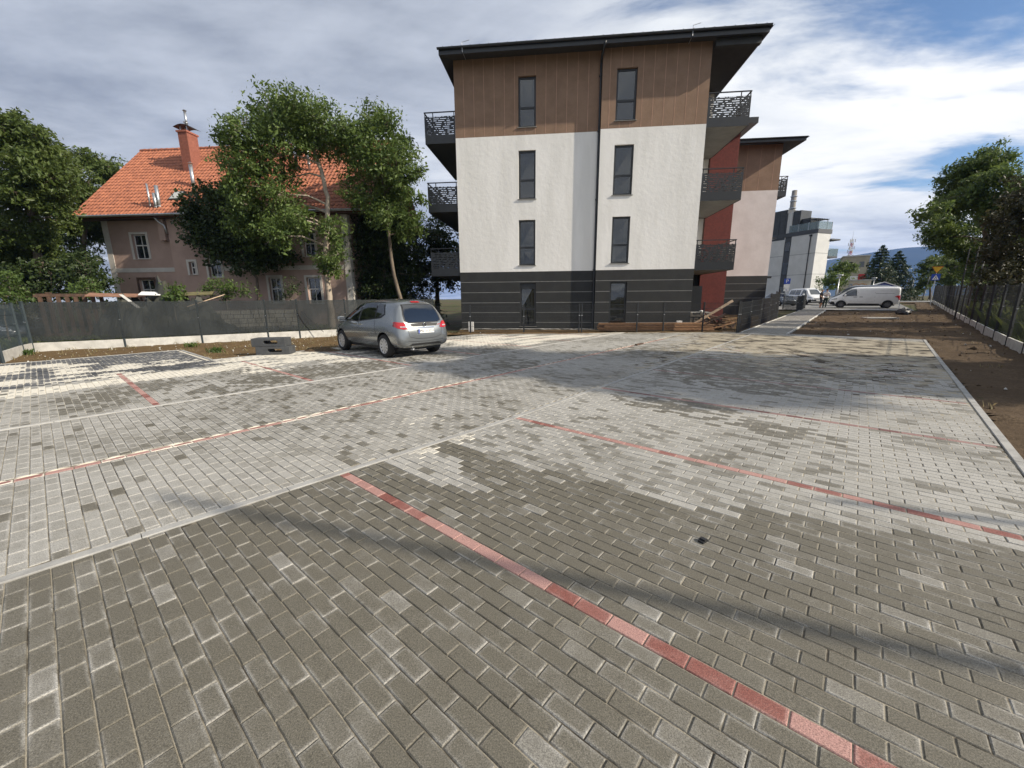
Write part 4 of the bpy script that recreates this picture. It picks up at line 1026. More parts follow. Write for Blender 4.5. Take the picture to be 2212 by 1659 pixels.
# ================================================================== TREES
T_left = dict(trunk=[(-25.23,22.0,1.43),(-24.96,22.0,2.87),(-24.69,22.0,5.19),(-24.59,22.0,6.98)],
lobes=[(-23.75,20.94,8.76,1.58),(-21.92,20.41,8.38,1.36),(-25.51,21.58,6.89,1.97),(-22.82,20.62,6.64,1.45),(-21.35,20.27,7.24,0.74),(-25.07,21.61,5.14,1.57),(-25.61,23.67,6.19,1.15),(-28.59,23.2,3.95,1.97),(-26.12,23.06,3.92,1.4),(-25.61,20.89,8.15,2.03),(-28.15,22.15,5.92,2.15),(-23.34,21.11,9.41,0.9),(-21.88,20.69,8.07,0.75),(-22.56,20.42,7.6,1.24),(-22.13,20.86,6.48,0.71),(-30.29,23.71,3.0,2.01)])
T_left2 = dict(trunk=[(-30.37,29.0,1.35),(-29.65,29.0,4.5),(-28.8,29.0,7.5)],
lobes=[(-29.6,29.99,10.52,1.46),(-28.15,29.92,10.35,1.27),(-27.19,29.9,10.28,0.91),(-27.47,28.08,8.44,1.53),(-29.1,28.43,8.25,1.55),(-28.83,29.38,6.97,1.6),(-30.72,29.7,5.82,1.98),(-28.19,30.06,8.61,1.09),(-28.9,30.14,6.49,1.28),(-28.82,27.76,3.78,1.52)])
S_dark = dict(trunk=[(-23.83,21.0,0.73),(-23.54,21.0,1.9)],
lobes=[(-25.69,21.17,2.61,1.16),(-24.09,21.27,2.83,1.16),(-22.33,21.01,3.03,1.15),(-20.75,20.48,2.99,0.87),(-21.79,20.96,2.11,0.89),(-24.41,20.34,1.9,0.99),(-24.32,21.7,1.91,1.05),(-21.54,21.58,2.36,0.52)])
S_pale = dict(trunk=[(-18.31,17.6,1.29),(-18.18,17.6,1.93)],
lobes=[(-18.19,17.63,2.19,0.47),(-17.79,17.48,1.99,0.34),(-18.76,17.85,2.0,0.35),(-18.06,17.64,2.42,0.3)])
S_edge = dict(trunk=[(-18.23,14.6,1.01),(-18.01,14.6,1.82)],
lobes=[(-18.22,14.83,2.23,0.47),(-17.95,14.81,2.06,0.36),(-18.1,14.61,1.82,0.43),(-17.62,14.55,1.82,0.28),(-17.83,14.66,2.46,0.25)])
T_ash = dict(trunk=[(-9.32,21.0,1.51),(-9.34,21.0,2.68),(-9.39,21.0,3.34),(-9.07,21.0,5.1),(-8.92,21.0,6.49),(-9.11,21.0,7.7),(-9.46,21.0,8.88)],
lobes=[(-11.07,20.79,10.3,0.78),(-9.65,19.98,10.09,0.75),(-9.06,20.42,9.85,0.77),(-9.06,21.94,10.69,0.53),(-11.7,19.63,8.83,0.74),(-12.25,19.64,8.63,0.48),(-11.94,21.38,9.39,0.99),(-10.34,20.34,9.14,0.94),(-9.79,21.1,9.28,0.89),(-8.57,20.91,9.34,0.74),(-7.69,20.53,9.47,0.5),(-14.12,22.49,9.11,0.55),(-11.79,20.09,8.09,0.84),(-11.14,20.74,8.29,0.87),(-12.23,20.11,7.32,0.89),(-12.48,21.4,6.76,1.04),(-10.91,20.33,6.5,0.72),(-12.7,20.57,6.12,0.77),(-12.67,21.74,5.65,1.06),(-10.89,20.46,5.33,0.9),(-10.64,21.18,5.14,0.7),(-13.51,22.21,4.91,0.83),(-10.94,19.8,4.54,0.7),(-9.75,19.68,5.4,0.48),(-8.46,20.19,4.96,0.49),(-9.11,21.8,4.57,0.48),(-9.33,21.35,3.86,0.42),(-9.28,20.21,3.43,0.31),(-8.7,20.49,3.05,0.36),(-8.94,20.03,5.09,0.31),(-9.42,20.88,8.69,0.65),(-12.39,19.63,6.7,0.52),(-10.25,21.59,10.19,0.76),(-11.63,22.19,10.36,0.88),(-9.08,22.36,9.11,0.59),(-8.12,21.7,9.11,0.57),(-9.6,22.38,9.89,0.69),(-8.08,19.55,3.67,0.39),(-8.79,20.37,3.28,0.4),(-14.41,22.4,8.45,0.49),(-14.09,21.83,6.88,0.58),(-13.31,20.73,5.47,0.64),(-11.45,22.33,6.33,0.59),(-10.78,21.36,7.51,0.52)])
T_ash2 = dict(trunk=[(-5.91,22.0,1.47),(-6.24,22.0,2.88),(-6.33,22.0,4.83),(-6.37,22.0,6.22),(-6.51,22.0,7.65)],
lobes=[(-6.78,22.83,10.88,0.55),(-6.67,21.46,9.75,0.71),(-5.77,21.2,9.86,0.61),(-7.3,21.85,9.68,0.63),(-6.61,21.05,8.73,0.88),(-5.81,21.69,9.09,0.81),(-5.59,23.2,9.6,0.51),(-6.5,21.56,8.07,0.95),(-5.37,20.72,7.88,0.78),(-7.13,20.82,8.22,0.69),(-7.55,21.14,7.58,0.56),(-6.57,22.74,7.53,0.8),(-5.41,21.64,7.39,0.62),(-6.9,21.45,6.81,0.57),(-4.84,20.95,8.32,0.42),(-6.31,23.25,7.07,0.56),(-4.85,21.8,7.59,0.29),(-4.38,21.24,7.66,0.21),(-4.84,20.85,6.65,0.32),(-4.29,20.84,6.27,0.18),(-7.77,21.14,8.76,0.56),(-5.69,22.46,6.47,0.59),(-4.96,21.09,5.63,0.45),(-5.96,20.81,5.58,0.55),(-4.94,21.98,5.23,0.35),(-6.85,21.35,5.93,0.57),(-7.98,23.29,6.84,0.62),(-7.75,21.02,6.64,0.51),(-5.5,22.08,5.0,0.44)])
T_yew = dict(trunk=[(-7.6,24.6,1.42),(-7.5,24.6,2.84),(-7.45,24.6,4.74)],
lobes=[(-8.63,24.93,6.2,0.77),(-7.55,24.49,5.66,0.87),(-6.75,25.19,5.95,0.83),(-5.82,24.57,5.66,0.6),(-8.99,24.29,4.9,0.7),(-8.12,24.49,4.55,0.87),(-6.82,24.04,4.39,0.85),(-5.97,24.51,4.44,0.7),(-8.83,24.3,3.5,0.75),(-7.91,25.07,3.36,0.89),(-6.67,25.0,3.34,0.88),(-8.73,24.6,2.46,0.71),(-7.36,24.04,2.33,0.8),(-6.35,24.31,2.33,0.7),(-5.71,24.29,3.0,0.54),(-7.29,24.25,6.69,0.64),(-6.36,24.28,6.51,0.54),(-5.63,25.04,4.02,0.44)])
T_maple = dict(trunk=[(-14.08,22.8,1.48),(-14.01,22.8,2.8),(-14.48,22.8,3.87),(-15.24,22.8,4.92)],
lobes=[(-15.43,22.37,6.85,0.74),(-14.72,22.26,6.98,0.64),(-16.49,23.31,6.22,0.82),(-15.32,22.88,5.88,0.76),(-16.45,23.39,5.1,0.93),(-14.98,22.68,4.9,0.85),(-14.72,23.28,4.37,0.82),(-13.64,22.98,4.15,0.76),(-13.1,23.15,4.07,0.66),(-12.32,23.09,4.06,0.56),(-15.63,22.79,4.14,0.75),(-14.4,22.31,3.48,0.49),(-13.59,22.45,3.48,0.45),(-17.18,23.25,6.73,0.62),(-17.54,23.28,5.88,0.62),(-17.34,23.31,5.01,0.62)])
S_lit = dict(trunk=[(-13.17,18.9,1.4),(-13.1,18.9,1.86)],
lobes=[(-13.24,18.77,2.31,0.41),(-12.83,19.03,2.16,0.42),(-13.84,19.14,2.17,0.42),(-12.21,19.01,2.04,0.29),(-14.2,19.15,1.94,0.34),(-13.1,18.92,1.93,0.42)])
S_small = dict(trunk=[(-10.63,19.6,1.37),(-10.54,19.6,2.08)],
lobes=[(-10.5,19.66,2.39,0.28),(-10.67,19.67,2.0,0.28),(-10.31,19.51,1.92,0.24)])
S_small2 = dict(trunk=[(-13.54,16.4,1.41),(-13.46,16.4,1.83)],
lobes=[(-13.48,16.53,2.1,0.22),(-13.59,16.54,1.9,0.2),(-13.2,16.27,1.77,0.18),(-13.75,16.54,1.77,0.15)])
T_back = dict(trunk=[(-5.61,31.0,1.65),(-5.54,31.0,3.13),(-5.45,31.0,4.94)],
lobes=[(-5.74,32.39,6.93,0.79),(-6.13,31.51,5.84,1.04),(-4.69,29.63,5.8,1.11),(-6.83,32.2,4.95,0.78),(-5.15,29.88,4.47,1.25),(-4.66,32.41,4.96,0.86),(-6.13,31.5,3.41,1.25),(-4.58,29.68,3.06,1.05),(-6.57,30.0,3.33,0.66)])
T_right = dict(trunk=[(35.55,30.0,-0.18),(34.76,30.0,2.81),(33.73,30.0,6.0),(32.73,30.0,8.15)],
lobes=[(32.41,30.7,10.13,1.79),(33.7,30.36,10.56,1.33),(32.03,31.28,9.53,1.37),(32.48,32.22,8.17,1.25),(30.98,28.54,7.83,2.01),(31.41,27.42,8.12,1.83),(33.65,32.2,6.67,1.88),(27.04,27.47,6.73,0.73),(35.93,31.96,6.29,2.56),(33.26,28.0,6.56,2.24),(32.68,31.61,5.86,0.77),(34.89,31.47,3.9,2.1),(37.93,31.96,3.92,2.33),(37.68,30.26,4.11,2.2),(38.77,31.97,8.87,1.94),(33.03,28.45,2.07,1.04),(37.07,30.89,1.49,1.5)])
T_rust = dict(trunk=[(26.06,20.0,-0.29),(25.29,20.0,2.39),(24.57,20.0,4.52)],
lobes=[(23.38,19.59,6.06,0.81),(25.16,20.94,5.09,1.17),(25.72,20.66,3.75,1.76),(23.41,19.93,3.58,0.87),(24.76,20.06,2.4,1.12),(23.69,18.86,5.12,1.37),(22.72,18.88,2.15,0.83),(26.1,20.23,1.96,1.23)])
T_small = dict(trunk=[(41.73,52.0,1.79),(41.52,52.0,3.03),(41.48,52.0,4.19)],
lobes=[(41.42,51.97,5.33,0.58),(41.78,52.88,4.82,0.82),(42.64,52.26,4.77,0.73),(39.81,51.13,3.87,0.71),(41.29,51.67,3.74,0.77),(43.42,52.64,5.15,0.39),(40.17,52.06,3.33,0.57),(40.17,50.83,2.86,0.63),(40.02,52.81,3.22,0.36)])
T_sapling = dict(trunk=[(37.69,50.0,1.8),(37.51,50.0,2.58),(37.23,50.0,3.69)],
lobes=[(37.42,50.26,3.7,0.25),(37.2,49.67,3.19,0.31),(37.36,50.03,2.79,0.34),(37.56,49.9,2.43,0.31),(37.3,50.23,3.43,0.16)])
T_far1 = dict(trunk=[(63.45,62.0,1.46),(62.9,62.0,4.07)],
lobes=[(61.12,61.24,5.57,0.86),(61.54,60.93,6.21,0.85),(63.72,61.95,6.62,1.06),(64.43,63.87,4.15,0.89),(60.57,60.38,3.17,0.75),(61.68,60.46,4.84,1.03)])
T_far2 = dict(trunk=[(56.88,53.0,2.06),(56.51,53.0,3.69)],
lobes=[(56.0,53.48,5.63,1.0),(57.37,54.54,4.51,1.19),(56.88,53.05,5.01,1.24),(56.57,52.74,3.53,1.15),(59.5,54.43,4.19,1.18),(56.83,54.11,3.44,0.84),(53.04,51.27,4.34,0.64)])
S_far = dict(trunk=[(65.06,66.0,1.47),(64.94,66.0,2.03)],
lobes=[(65.51,66.61,2.22,0.62),(65.21,65.51,2.11,0.53),(63.87,65.68,2.03,0.49),(65.71,66.54,2.78,0.41)])
M_leaf_ash = leaf_mat('ash_leaves', (0.048, 0.088, 0.017), (0.145, 0.205, 0.052))
M_leaf_dark = leaf_mat('dark_maple_leaves', (0.020, 0.036, 0.011), (0.056, 0.084, 0.022), .28)
M_leaf_left = leaf_mat('walnut_leaves', (0.042, 0.072, 0.015), (0.130, 0.172, 0.044))
M_leaf_rust = leaf_mat('rusty_leaves', (0.026, 0.032, 0.012), (0.070, 0.066, 0.026), .25)
M_leaf_bush = leaf_mat('bush_leaves', (0.038, 0.072, 0.014), (0.11, 0.165, 0.038))
M_needle = leaf_mat('spruce_needles', (0.010, 0.018, 0.007), (0.026, 0.040, 0.014), .15)
M_needle2 = leaf_mat('fir_needles', (0.022, 0.042, 0.020), (0.060, 0.092, 0.040), .15)
def leaves_mesh(name, C, size, mat, parent, seed, asp=.42, drop=.35, out=None, outw=.5):
    """C: (n,3) leaf positions -> one folded two-triangle leaf each"""
    r = np.random.default_rng(seed); n = len(C)
    ax_ = r.normal(size=(n, 3)); ax_[:, 2] -= drop
    if out is not None: ax_ += out * .6
    ax_ /= np.linalg.norm(ax_, axis=1)[:, None]
    nr = r.normal(size=(n, 3)) * .8; nr[:, 2] += .55
    if out is not None: nr += out * outw
    sd = np.cross(ax_, nr); sd /= np.maximum(np.linalg.norm(sd, axis=1), 1e-5)[:, None]
    up = np.cross(sd, ax_)
    L = (size * np.clip(r.lognormal(-.08, .38, n), .4, 2.0))[:, None]; Wd = L * asp * .5
    a = C - ax_ * L * .5; b = C + ax_ * L * .5; m1 = C + sd * Wd + up * L * .06; m2 = C - sd * Wd + up * L * .06
    V = np.stack([a, m1, b, m2], 1).reshape(-1, 3); F = (np.arange(n)[:, None] * 4 + np.array([0, 1, 2, 3]))
    F3 = np.concatenate([F[:, [0, 1, 2]], F[:, [0, 2, 3]]], 1).reshape(-1, 3)
    o = mesh_np(name, V, F3, mat, parent)
    at = o.data.attributes.new('lv', 'FLOAT', 'FACE'); at.data.foreach_set('value', np.repeat(r.random(n), 2).astype(np.float32))
    return o
def tree(name, label, T, leaf, bark, size, per, r0, seed, group=None, cat='tree', asp=.42, twigs=26, spread=.17, drop=.35, limb=.5):
    tr = T['trunk']; bx, by, bz = tr[0]; g = gz(bx, by)
    root = thing(name, label, cat, (bx, by, g - .1), 0, group); off = np.array([bx, by, g - .1])
    r = random.Random(seed); rn = np.random.default_rng(seed)
    P = [Vector((bx, by, g - .15))] + [Vector(p) for p in tr if p[2] > g + .25]
    P = [p - Vector(off) for p in P]; n = len(P)
    tb = MB(); rad = [r0 * (1 - .55 * k / max(1, n - 1)) for k in range(n)]; rad[0] *= 1.25
    # smooth the trunk a little
    Q = []; RR = []
    for k in range(n - 1):
        for s in range(4):
            f = s / 4; w = Vector((r.uniform(-.02, .02), r.uniform(-.02, .02), 0)); Q.append(P[k].lerp(P[k + 1], f) + w); RR.append(rad[k] * (1 - f) + rad[k + 1] * f)
    Q.append(P[-1]); RR.append(rad[-1]); tb.tube(Q, RR, 9); tb.build('trunk', bark, root, True)
    # limbs: every lobe hangs on its nearest lower node
    big = []
    for l in T['lobes']:
        if l[3] < 1.15: big.append((l[0], l[1], l[2], l[3] * 1.12)); continue
        for q in range(6):          # large masses break up into separate bough clumps
            a, b_ = r.uniform(0, 6.283), r.uniform(-.8, 1); d_ = l[3] * .62; c_ = math.sqrt(max(0, 1 - b_ * b_)); big.append((l[0] + d_ * c_ * math.cos(a), l[1] + d_ * c_ * math.sin(a), l[2] + d_ * b_ * .85, l[3] * r.uniform(.34, .52)))
    lob = sorted([np.array(l) for l in big], key=lambda l: np.linalg.norm(l[:3] - off - np.array(P[-1])))
    nodes = [(Vector(q), rr) for q, rr in zip(Q[len(Q) // 3:], RR[len(RR) // 3:])]
    br = MB(); C = []; O = []
    for l in lob:
        c = Vector(l[:3] - off); R_ = float(l[3])
        best = min(nodes, key=lambda q: (q[0] - c).length + (1.2 if q[0].z > c.z - .1 else 0) - q[1] * 4)
        p0, rr = best; d = c - p0; r1 = max(.014, min(rr * .66, .040 * d.length * limb + .016)); mid = p0 + d * .5 + Vector((r.uniform(-.12, .12), r.uniform(-.12, .12), .10)) * d.length
        pts = [p0, p0 + (mid - p0) * .5 + Vector((0, 0, .02)), mid, mid + (c - mid) * .6, c + d.normalized() * R_ * .3 if d.length > 1e-3 else c]
        br.tube(pts, [r1, r1 * .85, r1 * .7, r1 * .5, r1 * .25], 6); nodes.append((c, r1 * .5)); nodes.append((mid, r1 * .7))
        nt = int(max(8, twigs * (R_ / .75) ** 1.7))
        dirs = rn.normal(size=(nt, 3)); dirs /= np.linalg.norm(dirs, axis=1)[:, None]; dirs[:, 2] *= .85
        rad_ = R_ * (.25 + .95 * rn.random(nt) ** .7); tips = np.array(c) + dirs * rad_[:, None]
        for tpt in tips[::3]: br.tube([c, (Vector(tpt) + c) * .5 + Vector((0, 0, .05 * R_)), Vector(tpt)], [.012 + r1 * .12, .008, .004], 4, False)
        nl = per; sg = spread * (.55 + .45 * min(R_, 1.3))
        C.append((tips[:, None, :] + rn.normal(size=(nt, nl, 3)) * np.array([sg, sg, sg * .75])).reshape(-1, 3)); O.append(np.repeat(dirs, nl, 0))
    br.build('branches', bark, root, True)
    C = np.concatenate(C); O = np.concatenate(O)
    keep = C[:, 2] > .02; C = C[keep]; O = O[keep]
    leaves_mesh('crown', C, size, leaf, root, seed, asp, drop, O)
    return root, len(C)
NL = []
NL.append(tree('ash_tree', 'tall pale-trunked ash tree with feathery crown before the pink house', T_ash, M_leaf_ash, M_bark_pale, .16, 26, .17, 1, twigs=34, spread=.2))
NL.append(tree('ash_tree', 'slender leaning ash tree with a narrow crown left of the balconies', T_ash2, M_leaf_ash, M_bark, .16, 26, .12, 2, twigs=34, spread=.2))
NL.append(tree('maple_tree', 'dark low maple covering the middle of the pink house', T_maple, M_leaf_dark, M_bark, .14, 26, .09, 3, asp=.75, twigs=32, spread=.2))
NL.append(tree('evergreen_tree', 'dense dark evergreen reaching down to the fence behind the silver car', T_yew, M_leaf_dark, M_bark, .13, 26, .14, 33, asp=.5, twigs=34, spread=.22))
NL.append(tree('walnut_tree', 'large dense broadleaf tree filling the left edge of the picture', T_left, M_leaf_left, M_bark, .19, 26, .26, 4, twigs=32))
NL.append(tree('broadleaf_tree', 'green tree standing against the left gable of the pink house', T_left2, M_leaf_left, M_bark, .22, 20, .22, 5, twigs=26))
NL.append(tree('dark_shrub', 'dark thicket of shrubs under the left trees behind the shade cloth', S_dark, M_leaf_dark, M_bark, .15, 24, .05, 6, cat='shrub', asp=.6))
NL.append(tree('leafy_shrub', 'pale green shrub at the left corner of the pink house', S_pale, M_leaf_bush, M_bark, .10, 22, .025, 7, cat='shrub', asp=.55))
NL.append(tree('leafy_shrub', 'bright green bush behind the bare fence at the left edge', S_edge, M_leaf_bush, M_bark, .10, 22, .03, 8, cat='shrub', asp=.55))
NL.append(tree('leafy_shrub', 'broad sunlit shrub in front of the pink house windows', S_lit, M_leaf_bush, M_bark, .11, 22, .03, 9, cat='shrub', asp=.5))
NL.append(tree('leafy_shrub', 'small dark shrub between two ground floor windows of the pink house', S_small, M_leaf_dark, M_bark, .09, 20, .02, 10, cat='shrub', asp=.5))
NL.append(tree('leafy_shrub', 'small upright shrub rising over the rubble heap', S_small2, M_leaf_bush, M_bark, .10, 20, .02, 11, cat='shrub', asp=.6))
NL.append(tree('broadleaf_tree', 'dark green tree half hidden behind the left balconies of the white block', T_back, M_leaf_dark, M_bark, .2, 22, .2, 12, asp=.5))
NL.append(tree('broadleaf_tree', 'big loose-crowned green tree behind the right hand fence', T_right, M_leaf_ash, M_bark, .19, 30, .28, 13, twigs=34))
NL.append(tree('rusty_tree', 'brownish dark tree at the right edge behind the fence', T_rust, M_leaf_rust, M_bark, .16, 26, .18, 14, asp=.5, twigs=34))
NL.append(tree('small_tree', 'small green tree beside the grey flats and the lamp post', T_small, M_leaf_ash, M_bark, .24, 20, .12, 15))
NL.append(tree('sapling', 'thin pale sapling by the corner of the grey flats', T_sapling, M_leaf_bush, M_bark_pale, .16, 9, .03, 16, cat='tree', twigs=10))
NL.append(tree('broadleaf_tree', 'far green tree under the hill beside the street', T_far1, M_leaf_left, M_bark, .32, 18, .2, 17))
NL.append(tree('broadleaf_tree', 'bushy dark green tree behind the yellow triangle sign', T_far2, M_leaf_left, M_bark, .26, 20, .2, 18))
NL.append(tree('leafy_shrub', 'low yellow-green bush across the street right of the van', S_far, M_leaf_bush, M_bark, .22, 16, .05, 19, cat='shrub'))
def conifer(name, label, base, h, rad, leaf, seed, bare=.06, n=26, droop=.35, size=.22, per=52):
    x, y = base; g = gz(x, y); root = thing(name, label, 'tree', (x, y, g - .1)); r = random.Random(seed); rn = np.random.default_rng(seed)
    tb = MB(); tb.tube([(0, 0, -.1), (0, 0, h * .5), (0, 0, h)], [.06 + .012 * h, .03 + .006 * h, .01], 8); tb.build('trunk', M_bark, root, True)
    br = MB(); C = []; O = []
    for k in range(n):
        f = bare + (1 - bare) * k / (n - 1); z = h * f; R_ = rad * (1 - f) ** .85 + .12
        m = max(4, int(7 + 5 * (1 - f)))
        for q in range(m):
            a = 2 * math.pi * (q + r.random() * .8) / m + k * 1.3; L = R_ * r.uniform(.7, 1.15); d = Vector((math.cos(a), math.sin(a), 0))
            tip = d * L + Vector((0, 0, z - droop * L * .6 + .1)); mid = d * L * .55 + Vector((0, 0, z + .02 * L))
            br.tube([(0, 0, z), mid, tip], [.025, .016, .006], 4, False)
            t = rn.random(per) ** .7; pts = np.array([(Vector((0, 0, z)).lerp(mid, min(1, u * 2)) if u < .5 else mid.lerp(tip, (u - .5) * 2)) for u in t])
            pts += rn.normal(size=pts.shape) * np.array([.10, .10, .07]) * (L * .35 + .35) * (.4 + t[:, None] * .7); pts[:, 2] -= rn.random(per) * .12 * L
            C.append(pts); O.append(np.tile(np.array(d), (per, 1)))
    br.build('branches', M_bark, root, True)
    leaves_mesh('crown', np.concatenate(C), size, leaf, root, seed, .30, .5, np.concatenate(O), .3)
    return root
conifer('spruce_tree', 'nearly black spruce in shade behind the leaning ash tree', (-7.5, 26.0), 9.6, 3.5, M_needle, 41, n=28, size=.26, per=70)
conifer('fir_tree', 'pointed dark fir standing beyond the white van', (53.2, 60), 7.6, 3.6, M_needle2, 42, n=20, size=.34, per=48)
conifer('fir_tree', 'broader rounded conifer right of the pointed fir', (57.6, 62), 7.0, 4.0, M_needle2, 43, n=18, size=.36, per=50)
# ================================================================== VEHICLES
def paint(name, c, metal=.35, rough=.32):
    m, t, b, out = new_mat(name)
    n = rng(t, noise(t, 3, 3), .3, .7, .93, 1.05, False); hv = N(t, 'ShaderNodeVectorMath', operation='SCALE'); hv.inputs[0].default_value = c; t.links.new(n, hv.inputs['Scale'])
    t.links.new(hv.outputs[0], b.inputs['Base Color']); b.inputs['Metallic'].default_value = metal; b.inputs['Roughness'].default_value = rough
    b.inputs['Coat Weight'].default_value = .8; b.inputs['Coat Roughness'].default_value = .05
    return m
M_silver = paint('shaded_silver_paint', (0.25, 0.265, 0.27), .65, .24)  # base lowered: tree shade over the car is put into the paint colour
M_vanwhite = paint('white_van_paint', (0.74, 0.75, 0.75), 0, .35)
M_darkcar = paint('dark_blue_paint', (0.030, 0.036, 0.045), .3, .3)
M_greycar = paint('grey_blue_paint', (0.10, 0.115, 0.135), .4, .3)
M_vglass = glass_mat('vehicle_glass', (0.008, 0.010, 0.012), 0.02, 0.18)
M_seal = pmat('rubber_seal', (0.010, 0.010, 0.011), None, 5, .6)
M_lamp = pmat('lamp_glass', (0.55, 0.58, 0.60), (0.35, 0.37, 0.39), 14, .12, metal=.3, coat=.8)
M_chrome = pmat('chrome_trim', (0.75, 0.76, 0.77), None, 6, .12, metal=1.0)
M_blue = pmat('plate_blue', (0.03, 0.08, 0.42), None, 6, .5)
def car_body(name, st, parent, mat, wheels, wr, half):
    """st: (x, zb, zbelt, ztop, w_low, w_mid, w_belt, w_top). subdivided loft with wheel arches cut out"""
    vs = []; fs = []; nr_ = None
    for (x, zb, zl, zt, wlo, wmi, wbe, wto) in st:
        ring = [(0, zb), (wlo * .82, zb), (wlo, zb + .07), (wmi, zb + (zl - zb) * .50), (wbe, zl), (wbe + (wto - wbe) * .92, zl + (zt - zl) * .82), (wto * .78, zt - (zt - zl) * .03), (0, zt)]
        full = [(x, y, z) for y, z in ring] + [(x, -y, z) for y, z in ring[-2:0:-1]]
        nr_ = len(full); vs += full
    n = len(st)
    for i in range(n - 1):
        for k in range(nr_): fs.append((i * nr_ + k, i * nr_ + (k + 1) % nr_, (i + 1) * nr_ + (k + 1) % nr_, (i + 1) * nr_ + k))
    fs += [tuple(range(nr_ - 1, -1, -1)), tuple(range((n - 1) * nr_, n * nr_))]
    o = MB().add(vs, fs).build(name, [mat, M_black]); fix_normals(o)
    ss = o.modifiers.new('s', 'SUBSURF'); ss.levels = 2; ss.render_levels = 2
    cut = []
    for wx in wheels:
        for sgn in (-1, 1):
            c = MB(); T = Matrix.Translation((wx, sgn * (half - .30), wr[0])) @ Matrix.Rotation(math.pi / 2, 4, 'X')
            c.lathe([(wr[1], -.34), (wr[1], .55 if False else .34)], 28, T); co = c.build('cutter', [M_black]); fix_normals(co); cut.append(co)
            m = o.modifiers.new('b', 'BOOLEAN'); m.operation = 'DIFFERENCE'; m.solver = 'EXACT'; m.object = co
            try: m.material_mode = 'TRANSFER'
            except Exception: pass
    bpy.context.view_layer.update()
    dg = bpy.context.evaluated_depsgraph_get(); me = bpy.data.meshes.new_from_object(o.evaluated_get(dg), depsgraph=dg)
    o.modifiers.clear(); o.data = me
    for c in cut: bpy.data.objects.remove(c)
    me.polygons.foreach_set('use_smooth', [True] * len(me.polygons))
    try: me.set_sharp_from_angle(angle=R(38))
    except Exception: pass
    me.name = name; o.parent = parent
    bm = bmesh.new(); bm.from_mesh(me); bv = BVHTree.FromBMesh(bm); bm.free()
    return o, bv
def patch(name, bv, outline, axis, sign, mat, parent, off=.006, cuts=3):
    """panel that lies on the body, given by its outline seen from one side"""
    bm = bmesh.new(); f = bm.faces.new([bm.verts.new((a, 0, b)) for a, b in outline])
    bmesh.ops.triangulate(bm, faces=bm.faces[:]); bmesh.ops.subdivide_edges(bm, edges=bm.edges[:], cuts=cuts, use_grid_fill=True)
    for v in bm.verts:
        a, b = v.co.x, v.co.z
        if axis == 'y': org, d = Vector((a, sign * 3, b)), Vector((0, -sign, 0))
        else: org, d = Vector((sign * 12 if sign > 0 else -6, a, b)), Vector((-sign, 0, 0))
        h = bv.ray_cast(org, d)
        if h[0] is None: h = bv.find_nearest(Vector((a, sign * .9, b)) if axis == 'y' else Vector((sign * 5 if sign > 0 else 0, a, b)))
        nrm = h[1]
        if nrm.dot(d) > 0: nrm = -nrm
        v.co = h[0] + nrm * off
    me = bpy.data.meshes.new(name); bm.to_mesh(me); bm.free(); me.materials.append(mat)
    me.polygons.foreach_set('use_smooth', [True] * len(me.polygons))
    o = bpy.data.objects.new(name, me); COL.objects.link(o); o.parent = parent; return o
def grow(poly, d):
    n = len(poly); c = (sum(p[0] for p in poly) / n, sum(p[1] for p in poly) / n); out = []
    for x, z in poly:
        dx, dz = x - c[0], z - c[1]; L = math.hypot(dx, dz); out.append((x + dx / L * d, z + dz / L * d))
    return out
def seam(bv, pts, w, mat, parent, sign, axis='y', name='seam', off=.003):
    lft = []; rgt = []
    for i, (x, z) in enumerate(pts):
        a = pts[max(i - 1, 0)]; b = pts[min(i + 1, len(pts) - 1)]; dx, dz = b[0] - a[0], b[1] - a[1]; L = math.hypot(dx, dz); nx, nz = -dz / L * w / 2, dx / L * w / 2
        lft.append((x + nx, z + nz)); rgt.append((x - nx, z - nz))
    return patch(name, bv, lft + rgt[::-1], axis, sign, mat, parent, off, 1)
def wheel(parent, x, y, r, w, sgn, rim_r, spokes, rim_mat=None):
    """x,y centre; sgn +1 = left side (outer face towards +y)"""
    T = Matrix.Translation((x, y, r)) @ Matrix.Rotation(-sgn * math.pi / 2, 4, 'X')
    t = MB(); t.lathe([(rim_r * .98, -w / 2), (r * .93, -w / 2), (r * .985, -w * .38), (r, -w * .2), (r, w * .2), (r * .985, w * .38), (r * .93, w / 2), (rim_r * 1.02, w / 2), (rim_r * .97, w * .40)], 32, T)
    ty = t.build('wheel', M_rubber, parent, True)
    rm = rim_mat or M_alu
    q = MB(); q.lathe([(rim_r * .99, w * .30), (rim_r * 1.0, w * .49), (rim_r * .93, w * .50), (rim_r * .90, w * .34)], 32, T); q.build('rim', rm, ty, True)
    q = MB(); q.lathe([(rim_r * .92, w * .05), (rim_r * .92, w * .16)], 24, T); q.build('brake_disc', M_black, ty)
    sp = MB()
    for k in range(spokes):
        a = 2 * math.pi * k / spokes; wd = rim_r * 2 * math.pi / spokes * .30
        sp.add([(rim_r * .16, -wd * .45, w * .42), (rim_r * .92, -wd, w * .45), (rim_r * .92, wd, w * .45), (rim_r * .16, wd * .45, w * .42), (rim_r * .16, -wd * .45, w * .34), (rim_r * .92, -wd, w * .36), (rim_r * .92, wd, w * .36), (rim_r * .16, wd * .45, w * .34)],
               [(0, 1, 2, 3), (0, 4, 5, 1), (2, 6, 7, 3), (1, 5, 6, 2)], T @ Matrix.Rotation(a, 4, 'Z'))
    sp.build('spokes', rm, ty)
    q = MB(); q.lathe([(rim_r * .24, w * .30), (rim_r * .24, w * .44), (rim_r * .16, w * .47)], 16, T); q.build('hub', rm, ty, True)
